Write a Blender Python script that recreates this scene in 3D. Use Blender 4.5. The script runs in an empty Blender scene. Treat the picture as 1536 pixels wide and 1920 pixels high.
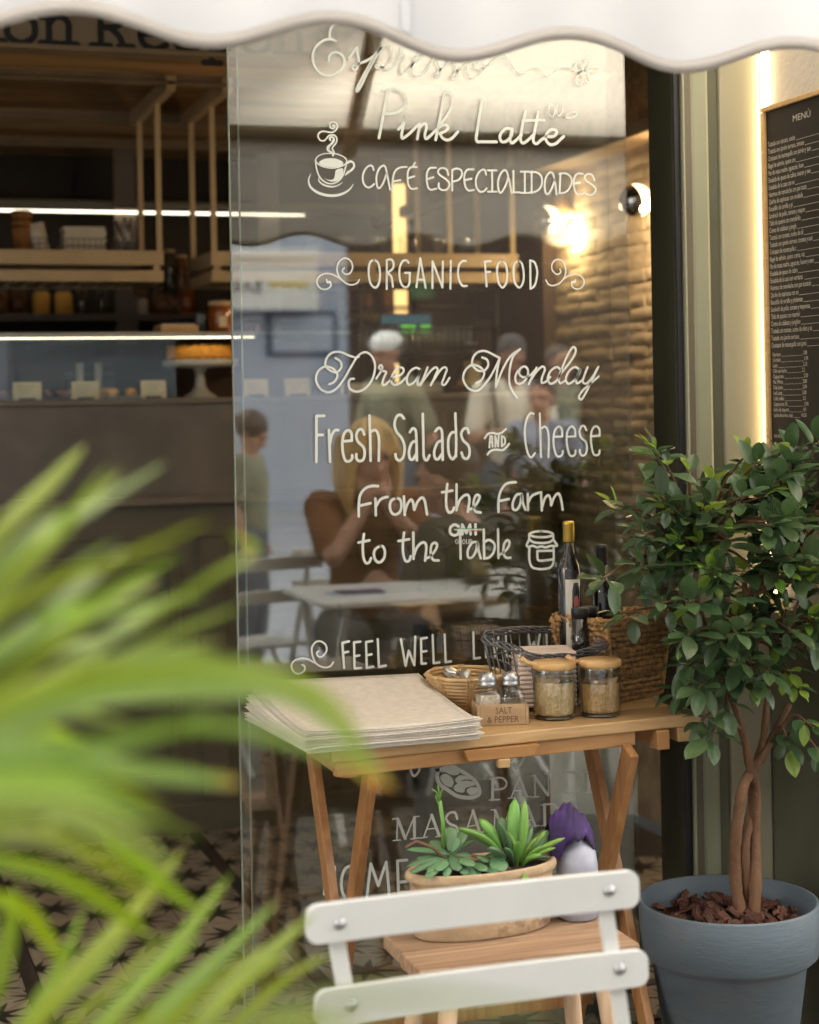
import bpy, bmesh, math, random
from math import sin, cos, pi, radians, sqrt, atan2, hypot
from mathutils import Vector, Matrix
random.seed(7)
scene = bpy.context.scene
COL = scene.collection

# ------------------------------------------------------------------ camera
FPX, YAW, ROLL, HZ = 3300.0, radians(18.1), radians(1.05), 203.0
CAM = Vector((0.0, -3.3, 1.34))
RT = Vector((cos(YAW), -sin(YAW), 0)); FW = Vector((sin(YAW), cos(YAW), 0)); UP = Vector((0, 0, 1))
cd = bpy.data.cameras.new('camera'); cam = bpy.data.objects.new('camera', cd); COL.objects.link(cam)
cx_ = RT * cos(ROLL) - UP * sin(ROLL); cy_ = RT * sin(ROLL) + UP * cos(ROLL)
m = Matrix((cx_, cy_, -FW)).transposed().to_4x4(); m.translation = CAM
cam.matrix_world = m
cd.sensor_fit = 'VERTICAL'; cd.sensor_height = 30.0; cd.sensor_width = 24.0; cd.lens = FPX / 64.0
cd.shift_x = HZ * sin(ROLL) / 1920.0; cd.shift_y = -HZ * cos(ROLL) / 1920.0
cd.clip_start = 0.05; cd.clip_end = 300
cd.dof.use_dof = True; cd.dof.focus_distance = 3.28; cd.dof.aperture_fstop = 3.0
scene.camera = cam
# ------------------------------------------------------------------ world, sun, exposure
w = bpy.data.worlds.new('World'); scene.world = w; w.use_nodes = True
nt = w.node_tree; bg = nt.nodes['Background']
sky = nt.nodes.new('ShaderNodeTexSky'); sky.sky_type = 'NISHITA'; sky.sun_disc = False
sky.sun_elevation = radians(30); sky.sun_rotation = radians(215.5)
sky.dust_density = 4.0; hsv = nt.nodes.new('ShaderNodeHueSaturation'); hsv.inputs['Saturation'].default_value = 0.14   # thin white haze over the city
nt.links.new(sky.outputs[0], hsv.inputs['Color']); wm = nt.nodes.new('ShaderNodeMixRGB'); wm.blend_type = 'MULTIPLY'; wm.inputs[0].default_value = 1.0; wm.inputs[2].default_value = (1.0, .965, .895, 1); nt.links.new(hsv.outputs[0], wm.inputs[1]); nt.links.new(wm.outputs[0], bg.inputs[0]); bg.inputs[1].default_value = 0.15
sl = bpy.data.lights.new('sun', 'SUN'); sl.energy = 5.0; sl.angle = radians(0.5); sl.color = (1.0, 0.93, 0.82)
so = bpy.data.objects.new('sun', sl); COL.objects.link(so)
SUND = Vector((0.5, 0.7, -0.5)).normalized()
so.rotation_euler = SUND.to_track_quat('-Z', 'Y').to_euler(); so.location = (-6, -12, 14)
scene.view_settings.view_transform = 'Standard'; scene.view_settings.look = 'None'
scene.view_settings.gamma = 1.0; scene.view_settings.exposure = 3.2
scene.render.engine = 'CYCLES'
scene.cycles.use_denoising = True
scene.cycles.max_bounces = 7; scene.cycles.transparent_max_bounces = 20; scene.cycles.glossy_bounces = 4
scene.cycles.caustics_reflective = False; scene.cycles.caustics_refractive = False
scene.cycles.sample_clamp_indirect = 6.0

# ------------------------------------------------------------------ measuring helpers: where a sight line meets a real plane of the place
def ray(px, py):
    dx = px - 768.0; dy = 960.0 - py
    x = dx * cos(ROLL) + dy * sin(ROLL); y = -dx * sin(ROLL) + dy * cos(ROLL) - HZ
    return RT * x + FW * FPX + UP * y
def atY(px, py, Y): r = ray(px, py); return CAM + r * ((Y - CAM.y) / r.y)
def atX(px, py, X): r = ray(px, py); return CAM + r * ((X - CAM.x) / r.x)
def atZ(px, py, Z): r = ray(px, py); return CAM + r * ((Z - CAM.z) / r.z)
def atD(px, py, d): r = ray(px, py); return CAM + r * (d / FPX)
def mir(px, py, Yv):            # a thing seen mirrored in the window, Yv metres behind it, stands Yv metres in front of it
    p = atY(px, py, Yv); return Vector((p.x, -Yv, p.z))

# ------------------------------------------------------------------ materials
def newmat(name):
    mt = bpy.data.materials.new(name); mt.use_nodes = True
    n = mt.node_tree; b = n.nodes['Principled BSDF']; return mt, n, b
def lk(n, a, b): n.links.new(a, b)
def mat(name, col, rough=0.55, metal=0.0, var=0.12, scale=8.0, bump=0.0, bscale=60.0, stretch=(1, 1, 1), rand=0.0, emis=None, coat=0.0, sub=0.0, spec=None, dirt=None):
    mt, n, b = newmat(name)
    b.inputs['Roughness'].default_value = rough; b.inputs['Metallic'].default_value = metal
    if spec is not None: b.inputs['Specular IOR Level'].default_value = spec
    if coat: b.inputs['Coat Weight'].default_value = coat; b.inputs['Coat Roughness'].default_value = 0.12
    tc = n.nodes.new('ShaderNodeTexCoord'); mp = n.nodes.new('ShaderNodeMapping'); mp.inputs['Scale'].default_value = stretch
    lk(n, tc.outputs['Object'], mp.inputs[0])
    ns = n.nodes.new('ShaderNodeTexNoise'); ns.inputs['Scale'].default_value = scale; ns.inputs['Detail'].default_value = 5
    lk(n, mp.outputs[0], ns.inputs[0])
    cr = n.nodes.new('ShaderNodeValToRGB'); e = cr.color_ramp.elements
    e[0].position = 0.3; e[1].position = 0.7
    e[0].color = [c * (1 - var) for c in col] + [1]; e[1].color = [min(1, c * (1 + var)) for c in col] + [1]
    lk(n, ns.outputs[0], cr.inputs[0]); out = cr.outputs[0]
    if dirt:
        n2 = n.nodes.new('ShaderNodeTexNoise'); n2.inputs['Scale'].default_value = dirt[2]; n2.inputs['Detail'].default_value = 8; n2.inputs['Roughness'].default_value = .7
        lk(n, tc.outputs['Object'], n2.inputs[0])
        r2 = n.nodes.new('ShaderNodeValToRGB'); r2.color_ramp.elements[0].position = dirt[1]; r2.color_ramp.elements[1].position = min(1, dirt[1] + .12)
        lk(n, n2.outputs[0], r2.inputs[0])
        mx = n.nodes.new('ShaderNodeMixRGB'); mx.inputs[2].default_value = list(dirt[0]) + [1]
        lk(n, r2.outputs[0], mx.inputs[0]); lk(n, out, mx.inputs[1]); out = mx.outputs[0]
    if rand:
        oi = n.nodes.new('ShaderNodeObjectInfo'); hs = n.nodes.new('ShaderNodeHueSaturation')
        mr = n.nodes.new('ShaderNodeMapRange'); mr.inputs['To Min'].default_value = 1 - rand; mr.inputs['To Max'].default_value = 1 + rand
        lk(n, oi.outputs['Random'], mr.inputs[0]); lk(n, mr.outputs[0], hs.inputs['Value']); lk(n, out, hs.inputs['Color']); out = hs.outputs[0]
    lk(n, out, b.inputs['Base Color'])
    if bump:
        nb = n.nodes.new('ShaderNodeTexNoise'); nb.inputs['Scale'].default_value = bscale; nb.inputs['Detail'].default_value = 4
        lk(n, mp.outputs[0], nb.inputs[0])
        bp = n.nodes.new('ShaderNodeBump'); bp.inputs['Strength'].default_value = bump; bp.inputs['Distance'].default_value = 0.004
        lk(n, nb.outputs[0], bp.inputs['Height']); lk(n, bp.outputs[0], b.inputs['Normal'])
    if emis: b.inputs['Emission Color'].default_value = list(emis[0]) + [1]; b.inputs['Emission Strength'].default_value = emis[1]
    return mt
def wood(name, c1, c2, axis='X', scale=14, rough=0.45, rand=0.12, coat=0.0):
    mt, n, b = newmat(name)
    tc = n.nodes.new('ShaderNodeTexCoord'); mp = n.nodes.new('ShaderNodeMapping')
    s = {'X': (0.08, 1, 1), 'Y': (1, 0.08, 1), 'Z': (1, 1, 0.08)}[axis]; mp.inputs['Scale'].default_value = s
    oi = n.nodes.new('ShaderNodeObjectInfo'); ad = n.nodes.new('ShaderNodeVectorMath'); ad.operation = 'ADD'
    lk(n, tc.outputs['Object'], ad.inputs[0]); lk(n, oi.outputs['Random'], ad.inputs[1]); lk(n, ad.outputs[0], mp.inputs[0])
    ns = n.nodes.new('ShaderNodeTexNoise'); ns.inputs['Scale'].default_value = scale * 4; ns.inputs['Detail'].default_value = 6; ns.inputs['Distortion'].default_value = 1.2
    lk(n, mp.outputs[0], ns.inputs[0])
    cr = n.nodes.new('ShaderNodeValToRGB'); e = cr.color_ramp.elements; e[0].position = .32; e[1].position = .68
    e[0].color = list(c2) + [1]; e[1].color = list(c1) + [1]; lk(n, ns.outputs[0], cr.inputs[0])
    hs = n.nodes.new('ShaderNodeHueSaturation'); mr = n.nodes.new('ShaderNodeMapRange'); mr.inputs['To Min'].default_value = 1 - rand; mr.inputs['To Max'].default_value = 1 + rand
    lk(n, oi.outputs['Random'], mr.inputs[0]); lk(n, mr.outputs[0], hs.inputs['Value']); lk(n, cr.outputs[0], hs.inputs['Color'])
    lk(n, hs.outputs[0], b.inputs['Base Color']); b.inputs['Roughness'].default_value = rough
    if coat: b.inputs['Coat Weight'].default_value = coat; b.inputs['Coat Roughness'].default_value = 0.2
    bp = n.nodes.new('ShaderNodeBump'); bp.inputs['Strength'].default_value = .25; bp.inputs['Distance'].default_value = .002
    lk(n, ns.outputs[0], bp.inputs['Height']); lk(n, bp.outputs[0], b.inputs['Normal'])
    return mt
def leafmat(name, col, trans=0.35, rough=0.35, rand=0.25, var=.25):
    mt, n, b = newmat(name)
    oi = n.nodes.new('ShaderNodeObjectInfo'); hs = n.nodes.new('ShaderNodeHueSaturation'); hs.inputs['Color'].default_value = list(col) + [1]
    fr_ = n.nodes.new('ShaderNodeMath'); fr_.operation = 'MULTIPLY'; fr_.inputs[1].default_value = 7.31; fc_ = n.nodes.new('ShaderNodeMath'); fc_.operation = 'FRACT'; mh = n.nodes.new('ShaderNodeMapRange'); mh.inputs['To Min'].default_value = .475; mh.inputs['To Max'].default_value = .515
    lk(n, oi.outputs['Random'], fr_.inputs[0]); lk(n, fr_.outputs[0], fc_.inputs[0]); lk(n, fc_.outputs[0], mh.inputs[0]); lk(n, mh.outputs[0], hs.inputs['Hue'])
    mr = n.nodes.new('ShaderNodeMapRange'); mr.inputs['To Min'].default_value = 1 - rand; mr.inputs['To Max'].default_value = 1 + rand
    tc = n.nodes.new('ShaderNodeTexCoord'); ns = n.nodes.new('ShaderNodeTexNoise'); ns.inputs['Scale'].default_value = 22; lk(n, tc.outputs['Object'], ns.inputs[0])
    lk(n, oi.outputs['Random'], mr.inputs[0])
    m2 = n.nodes.new('ShaderNodeMath'); m2.operation = 'MULTIPLY_ADD'; m2.inputs[1].default_value = var; lk(n, ns.outputs[0], m2.inputs[0]); lk(n, mr.outputs[0], m2.inputs[2])
    lk(n, m2.outputs[0], hs.inputs['Value'])
    lk(n, hs.outputs[0], b.inputs['Base Color']); b.inputs['Roughness'].default_value = rough
    tr = n.nodes.new('ShaderNodeBsdfTranslucent'); h2 = n.nodes.new('ShaderNodeHueSaturation'); h2.inputs['Value'].default_value = 1.6; h2.inputs['Hue'].default_value = .48
    lk(n, hs.outputs[0], h2.inputs['Color']); lk(n, h2.outputs[0], tr.inputs[0])
    mx = n.nodes.new('ShaderNodeMixShader'); mx.inputs[0].default_value = trans
    lk(n, b.outputs[0], mx.inputs[1]); lk(n, tr.outputs[0], mx.inputs[2]); lk(n, mx.outputs[0], n.nodes['Material Output'].inputs[0])
    return mt
def glassmat(name, tint=(0.93, 0.96, 0.95), base=0.06, gain=0.9, rough=0.0):
    mt = bpy.data.materials.new(name); mt.use_nodes = True; n = mt.node_tree; n.nodes.remove(n.nodes['Principled BSDF'])
    lw = n.nodes.new('ShaderNodeLayerWeight'); lw.inputs[0].default_value = 0.5
    pw = n.nodes.new('ShaderNodeMath'); pw.operation = 'POWER'; pw.inputs[1].default_value = 5; lk(n, lw.outputs['Facing'], pw.inputs[0])
    ma = n.nodes.new('ShaderNodeMath'); ma.operation = 'MULTIPLY_ADD'; ma.inputs[1].default_value = gain; ma.inputs[2].default_value = base; lk(n, pw.outputs[0], ma.inputs[0])
    t = n.nodes.new('ShaderNodeBsdfTransparent'); t.inputs[0].default_value = list(tint) + [1]
    g = n.nodes.new('ShaderNodeBsdfGlossy'); g.inputs['Roughness'].default_value = rough
    mx = n.nodes.new('ShaderNodeMixShader'); lk(n, ma.outputs[0], mx.inputs[0]); lk(n, t.outputs[0], mx.inputs[1]); lk(n, g.outputs[0], mx.inputs[2])
    lk(n, mx.outputs[0], n.nodes['Material Output'].inputs[0]); return mt
def emit(name, col, s):
    mt = bpy.data.materials.new(name); mt.use_nodes = True; n = mt.node_tree; n.nodes.remove(n.nodes['Principled BSDF'])
    e = n.nodes.new('ShaderNodeEmission'); e.inputs[0].default_value = list(col) + [1]; e.inputs[1].default_value = s
    lk(n, e.outputs[0], n.nodes['Material Output'].inputs[0]); return mt
def fabricmat(name, col, trans):
    mt, n, b = newmat(name); b.inputs['Base Color'].default_value = list(col) + [1]; b.inputs['Roughness'].default_value = .9
    tc = n.nodes.new('ShaderNodeTexCoord'); wv = n.nodes.new('ShaderNodeTexNoise'); wv.inputs['Scale'].default_value = 500; lk(n, tc.outputs['Object'], wv.inputs[0])
    n2 = n.nodes.new('ShaderNodeTexNoise'); n2.inputs['Scale'].default_value = 5; n2.inputs['Detail'].default_value = 5; lk(n, tc.outputs['Object'], n2.inputs[0])
    cr = n.nodes.new('ShaderNodeValToRGB'); cr.color_ramp.elements[0].position = .3; cr.color_ramp.elements[1].position = .65
    cr.color_ramp.elements[0].color = [c * .93 for c in col] + [1]; cr.color_ramp.elements[1].color = list(col) + [1]; lk(n, n2.outputs[0], cr.inputs[0]); lk(n, cr.outputs[0], b.inputs['Base Color'])
    bp = n.nodes.new('ShaderNodeBump'); bp.inputs['Strength'].default_value = .3; bp.inputs['Distance'].default_value = .001; lk(n, wv.outputs[0], bp.inputs['Height']); lk(n, bp.outputs[0], b.inputs['Normal'])
    tr = n.nodes.new('ShaderNodeBsdfTranslucent'); tr.inputs[0].default_value = list(col) + [1]
    mx = n.nodes.new('ShaderNodeMixShader'); mx.inputs[0].default_value = trans
    lk(n, b.outputs[0], mx.inputs[1]); lk(n, tr.outputs[0], mx.inputs[2]); lk(n, mx.outputs[0], n.nodes['Material Output'].inputs[0]); return mt

M = {}
M['white_paint'] = mat('white_paint', (.70, .70, .675), .42, var=.04, scale=6, bump=.10, bscale=60, coat=.12, dirt=((.52, .49, .43), .64, 26))
M['steel'] = mat('steel', (.55, .55, .55), .3, 1.0, var=.1, scale=40)
M['frosted_steel'] = mat('frosted_steel', (.45, .46, .48), .35, 1.0, var=.15)
M['black_metal'] = mat('black_metal', (.02, .02, .02), .4, .3)
M['wire'] = mat('wire', (.13, .13, .14), .5, .4, var=.2, scale=60)
M['vinyl'] = mat('vinyl', (.66, .70, .66), .5, var=.03, scale=4)
M['vinyl_grey'] = mat('vinyl_grey', (.5, .5, .48), .5)
M['vinyl_green'] = mat('vinyl_green', (.08, .3, .12), .5)
M['vinyl_red'] = mat('vinyl_red', (.45, .03, .03), .5)
M['glass'] = glassmat('window_glass', (.94, .955, .935), .14, .9); M['glass_back'] = glassmat('window_glass_rear', (.95, .96, .945), .045, .7)
M['glass_edge'] = mat('glass_edge', (.22, .25, .20), .2, var=.1, scale=3)
M['jar_glass'] = glassmat('jar_glass', (.93, .96, .95), .07, .9, .0)
M['case_glass'] = glassmat('case_glass', (.93, .95, .94), .06, .9, .0)
M['olive'] = mat('olive_paint', (.035, .035, .02), .45, var=.12, scale=3, bump=.1)
M['taupe'] = mat('taupe_paint', (.16, .14, .10), .45, var=.08, scale=3)
M['sage'] = mat('sage_paint', (.33, .34, .24), .45, var=.06, scale=3, bump=.08)
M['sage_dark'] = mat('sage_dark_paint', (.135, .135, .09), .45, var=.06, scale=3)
M['cream'] = mat('cream_paint', (.36, .34, .24), .5, var=.05, scale=2, bump=.1, bscale=30)
M['plaster'] = mat('plaster', (.58, .53, .46), .85, var=.06, scale=6, bump=.5, bscale=90)
M['rubber'] = mat('rubber', (.012, .012, .014), .5)
M['counter_paint'] = mat('counter_paint', (.105, .090, .060), .5, var=.1, scale=3)
M['stone'] = mat('grey_stone', (.135, .113, .088), .35, var=.25, scale=5, dirt=((.17, .145, .115), .6, 3))
M['lip'] = mat('counter_lip', (.16, .13, .10), .4)
M['shelf_paint'] = mat('shelf_paint', (.46, .33, .17), .5, var=.06)
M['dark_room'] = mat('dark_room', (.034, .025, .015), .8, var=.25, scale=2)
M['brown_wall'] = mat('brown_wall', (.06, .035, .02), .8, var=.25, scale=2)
M['ceil_board'] = wood('ceiling_board', (.42, .25, .10), (.19, .105, .042), 'X', 5, .85, .15)
M['beam'] = mat('beam', (.22, .15, .08), .7, var=.15)
M['sign_board'] = mat('sign_board', (.25, .18, .11), .8, var=.15, scale=6)
M['ink'] = mat('black_ink', (.012, .011, .010), .7)
M['brick'] = mat('painted_brick', (.44, .35, .23), .85, var=.3, scale=7, bump=.7, bscale=22, rand=.12)
M['mortar'] = mat('mortar', (.36, .28, .18), .9, var=.3, scale=14, bump=.5)
M['oak'] = wood('oak', (.62, .40, .19), (.50, .30, .12), 'X', 12, .42, .06, .15)
M['table_wood'] = wood('table_wood', (.56, .36, .17), (.44, .26, .105), 'X', 12, .45, .07, .15)
M['leg_wood'] = wood('leg_wood', (.40, .20, .075), (.27, .115, .038), 'Z', 10, .42, .08, .2)
M['rail_wood'] = wood('rail_wood', (.47, .25, .09), (.36, .17, .055), 'X', 10, .42, .08, .2)
M['stool_wood'] = wood('stool_wood', (.40, .26, .16), (.20, .11, .06), 'X', 9, .7, .1)
M['barrel_wood'] = wood('barrel_wood', (.13, .085, .045), (.07, .04, .02), 'X', 6, .6, .1)
M['stool_leg'] = wood('stool_leg', (.55, .38, .24), (.42, .27, .16), 'Z', 9, .6, .1)
M['holder_wood'] = wood('holder_wood', (.47, .33, .19), (.36, .23, .12), 'X', 12, .6, .05)
M['bamboo'] = wood('bamboo', (.72, .46, .2), (.64, .38, .15), 'X', 12, .4, .05, .2)
M['cane'] = mat('cane', (.55, .36, .17), .5, var=.22, scale=30, rand=.12)
M['seagrass'] = mat('seagrass', (.38, .21, .08), .75, var=.6, scale=110, bump=1.0, bscale=240, rand=.3)
M['stamp'] = mat('burnt_stamp', (.13, .07, .035), .8)
M['linen'] = mat('linen', (.69, .63, .55), .9, var=.07, scale=70, stretch=(1, .12, 1), bump=.5, bscale=350)
M['linen_dark'] = mat('linen_dark', (.60, .54, .47), .9, var=.08, scale=70, bump=.5, bscale=350)
M['sugar'] = mat('sugar', (.74, .50, .25), .9, var=.22, scale=160, bump=1.0, bscale=420)
M['sugar_dark'] = mat('sugar_dark', (.60, .33, .12), .9, var=.25, scale=160, bump=1.0, bscale=420)
M['salt'] = mat('salt', (.8, .8, .78), .8)
M['pepper'] = mat('pepper', (.48, .38, .30), .9, var=.3, scale=200)
M['paper'] = mat('paper', (.72, .58, .50), .8, var=.04)
M['card'] = mat('card', (.72, .60, .36), .7, var=.04)
M['bottle'] = mat('bottle_glass', (.012, .009, .008), .08, var=.1, coat=1.0)
M['gold'] = mat('gold_cap', (.62, .42, .08), .3, .8, var=.1)
M['label_white'] = mat('label_white', (.6, .57, .5), .6)
M['label_pink'] = mat('label_pink', (.45, .12, .12), .6)
M['label_green'] = mat('label_green', (.06, .12, .05), .6)
M['terracotta'] = mat('old_terracotta', (.46, .33, .20), .85, var=.16, scale=9, bump=.9, bscale=60, dirt=((.24, .15, .08), .54, 13))
M['soil'] = mat('soil', (.03, .02, .015), .95, var=.4, scale=60, bump=1)
M['bark_chip'] = mat('bark_chip', (.095, .036, .02), .8, var=.45, scale=40, bump=.9, bscale=100, rand=.35)
M['trunk'] = mat('trunk', (.15, .075, .036), .8, var=.3, scale=30, stretch=(1, 1, .4), bump=.8, bscale=120, dirt=((.36, .27, .19), .60, 120))
M['branch'] = mat('branch', (.14, .07, .035), .75, var=.3, scale=40)
M['pot_grey'] = mat('pot_plastic', (.105, .138, .168), .55, var=.10, scale=5, bump=.2, bscale=40, stretch=(1, 1, 6), dirt=((.125, .145, .16), .53, 8))
M['ficus'] = leafmat('ficus_leaf', (.048, .088, .034), .2, .34, .45, .45)
M['ficus_new'] = leafmat('ficus_new_leaf', (.16, .30, .045), .35, .35, .2)
M['succ'] = leafmat('succulent', (.085, .19, .085), .12, .45, .25)
M['succ2'] = leafmat('succulent_finger', (.15, .30, .06), .15, .4, .22)
M['palm'] = leafmat('palm_leaf', (.17, .28, .006), .45, .4, .25)
M['palm_pale'] = leafmat('palm_leaf_pale', (.20, .30, .07), .42, .35, .2)
M['palm_tip'] = leafmat('palm_leaf_yellow', (.55, .34, .04), .3, .5, .1)
M['awning'] = fabricmat('awning_fabric', (.66, .61, .53), .47)
M['valance'] = fabricmat('valance_fabric', (.64, .63, .625), .15)
M['piping'] = mat('valance_binding', (.40, .355, .31), .9, var=.05)
M['frost'] = mat('frosted_bulb', (.8, .75, .6), .3, emis=((1.0, .74, .38), .55))
M['mirror'] = mat('mirror_cap', (.5, .5, .5), .08, 1.0, var=.02)
M['led_amber'] = emit('led_amber', (1.0, .62, .24), .30)
M['led_warm'] = emit('led_warm', (1.0, .74, .40), 3.2)
M['led_case'] = emit('led_case', (1.0, .84, .58), 1.0)
M['led_white'] = emit('led_white', (1.0, .86, .66), .5)
M['menu_black'] = mat('menu_black', (.018, .014, .012), .6, var=.2, scale=2)
M['chalk'] = mat('chalk_text', (.62, .58, .5), .8)
M['cake'] = mat('cake', (.70, .30, .035), .8, var=.2, scale=60, bump=1, bscale=90)
M['cake_side'] = mat('cake_side', (.75, .40, .07), .8, var=.1, scale=60)
M['crust'] = mat('crust', (.30, .12, .03), .85, var=.3, scale=30, bump=1)
M['ceramic'] = mat('ceramic', (.42, .40, .34), .3, var=.03)
M['honey'] = mat('honey', (.28, .07, .01), .15, var=.1, coat=.5)
M['amber'] = mat('amber', (.16, .07, .02), .25, var=.4, scale=40, rand=.4)
M['screen'] = emit('screen', (.02, .05, .06), .3)
M['screen_green'] = emit('screen_green', (.12, .45, .05), .35)
M['purple'] = mat('purple_cloth', (.040, .014, .095), .75, var=.55, scale=30, bump=.6, dirt=((.16, .10, .22), .6, 18))
M['milky'] = mat('milky_plastic', (.36, .37, .45), .35, var=.06, scale=8)
M['glass_dark'] = mat('smoked_glass', (.06, .05, .035), .1, coat=.6)
M['skin'] = mat('skin', (.50, .27, .19), .5, var=.08)
M['hair_blond'] = mat('hair_blond', (.68, .44, .17), .5, var=.35, scale=40, stretch=(1, 1, .15))
M['hair_brown'] = mat('hair_brown', (.07, .04, .025), .5, var=.35, scale=40, stretch=(1, 1, .15))
M['hair_grey'] = mat('hair_grey', (.13, .11, .095), .6, var=.2)
M['rust_top'] = mat('rust_top', (.20, .075, .025), .9, var=.2, scale=60, bump=.6)
M['dark_shirt'] = mat('dark_shirt', (.07, .065, .045), .9, bump=.6, bscale=14)
M['olive_shirt'] = mat('olive_shirt', (.24, .25, .18), .9, var=.15, bump=.6, bscale=14)
M['cream_shirt'] = mat('cream_shirt', (.84, .78, .64), .9, var=.06, bump=.6, bscale=14)
M['blue_shirt'] = mat('blue_shirt', (.30, .34, .44), .9, var=.4, scale=40)
M['grey_cloth'] = mat('grey_cloth', (.12, .12, .12), .9)
M['denim'] = mat('denim', (.10, .12, .17), .9)
M['eye'] = mat('eye_dark', (.02, .015, .01), .2)
M['lip_red'] = mat('lip_skin', (.38, .12, .10), .5)
M['cap_white'] = mat('cap_white', (.84, .87, .88), .8)
M['street'] = mat('street_paving', (.42, .45, .50), .8, var=.15, scale=3)
M['terrace'] = mat('terrace', (.13, .12, .10), .8, var=.2, scale=4)
M['facade_blue'] = mat('facade_blue', (.40, .44, .515), .85, var=.08, scale=1)
M['facade_brown'] = mat('facade_brown', (.06, .035, .022), .7, var=.2, scale=1)
M['facade_top'] = mat('facade_top', (.45, .40, .33), .85, var=.1, scale=1)
M['banner'] = mat('banner', (.70, .68, .63), .8, var=.06, scale=2)
M['yellow_ink'] = mat('yellow_ink', (.55, .42, .10), .7)
M['window_dark'] = mat('window_dark', (.10, .13, .17), .2, var=.4, scale=2)
M['frame_blue'] = mat('frame_blue', (.05, .08, .13), .5)
M['shrub'] = leafmat('shrub_leaf', (.07, .10, .03), .2)
M['napkin'] = mat('napkin', (.62, .55, .43), .9)
M['tumbler'] = mat('drink', (.42, .30, .12), .3)
M['box_white'] = mat('box_white', (.62, .62, .62), .6)

# floor tile: flat printed star pattern (object coords, tile = .2 m)
def tilemat():
    mt, n, b = newmat('star_tile'); b.inputs['Roughness'].default_value = .45
    tc = n.nodes.new('ShaderNodeTexCoord'); sp = n.nodes.new('ShaderNodeSeparateXYZ'); lk(n, tc.outputs['Object'], sp.inputs[0])
    def mth(op, a, bb=None, c=None):
        q = n.nodes.new('ShaderNodeMath'); q.operation = op
        for i, v in enumerate((a, bb, c)):
            if v is None: continue
            if isinstance(v, (int, float)): q.inputs[i].default_value = v
            else: lk(n, v, q.inputs[i])
        return q.outputs[0]
    X, Y = sp.outputs[0], sp.outputs[1]
    def star(cx, cy, R, k, phase):
        x = mth('SUBTRACT', X, cx); y = mth('SUBTRACT', Y, cy)
        r = mth('SQRT', mth('ADD', mth('MULTIPLY', x, x), mth('MULTIPLY', y, y)))
        a = mth('ARCTAN2', y, x)
        t = mth('ABSOLUTE', mth('SUBTRACT', mth('FRACT', mth('ADD', mth('DIVIDE', a, 2 * pi / k), phase)), .5))  # 0..0.5 ; .5 at spikes
        edge = mth('MULTIPLY', mth('POWER', mth('MULTIPLY', t, 2.0), 2.2), R * .66)
        return mth('LESS_THAN', r, mth('ADD', edge, R * .34))
    H = .098
    s = star(0, 0, .088, 8, .5)
    for sx in (-1, 1):
        for sy in (-1, 1): s = mth('MAXIMUM', s, star(sx * H, sy * H, .062, 8, .5))
    ax = mth('ABSOLUTE', X); ay = mth('ABSOLUTE', Y)
    d1 = mth('LESS_THAN', mth('ABSOLUTE', mth('SUBTRACT', ax, ay)), .0014)
    s = mth('MAXIMUM', s, d1)
    ns = n.nodes.new('ShaderNodeTexNoise'); ns.inputs['Scale'].default_value = 14; ns.inputs['Detail'].default_value = 6; lk(n, tc.outputs['Object'], ns.inputs[0])
    oi = n.nodes.new('ShaderNodeObjectInfo'); mr = n.nodes.new('ShaderNodeMapRange'); mr.inputs['To Min'].default_value = .8; mr.inputs['To Max'].default_value = 1.15; lk(n, oi.outputs['Random'], mr.inputs[0])
    cr = n.nodes.new('ShaderNodeValToRGB'); cr.color_ramp.elements[0].color = (.25, .205, .155, 1); cr.color_ramp.elements[1].color = (.40, .335, .26, 1); lk(n, ns.outputs[0], cr.inputs[0])
    mx = n.nodes.new('ShaderNodeMixRGB'); mx.inputs[2].default_value = (.022, .018, .015, 1); lk(n, s, mx.inputs[0]); lk(n, cr.outputs[0], mx.inputs[1])
    hs = n.nodes.new('ShaderNodeHueSaturation'); lk(n, mx.outputs[0], hs.inputs['Color']); lk(n, mr.outputs[0], hs.inputs['Value']); lk(n, hs.outputs[0], b.inputs['Base Color'])
    return mt
M['tile'] = tilemat()
M['dark_strip'] = mat('dark_strip', (.045, .035, .03), .5, var=.2)
M['grout'] = mat('grout', (.05, .042, .036), .9)

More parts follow.
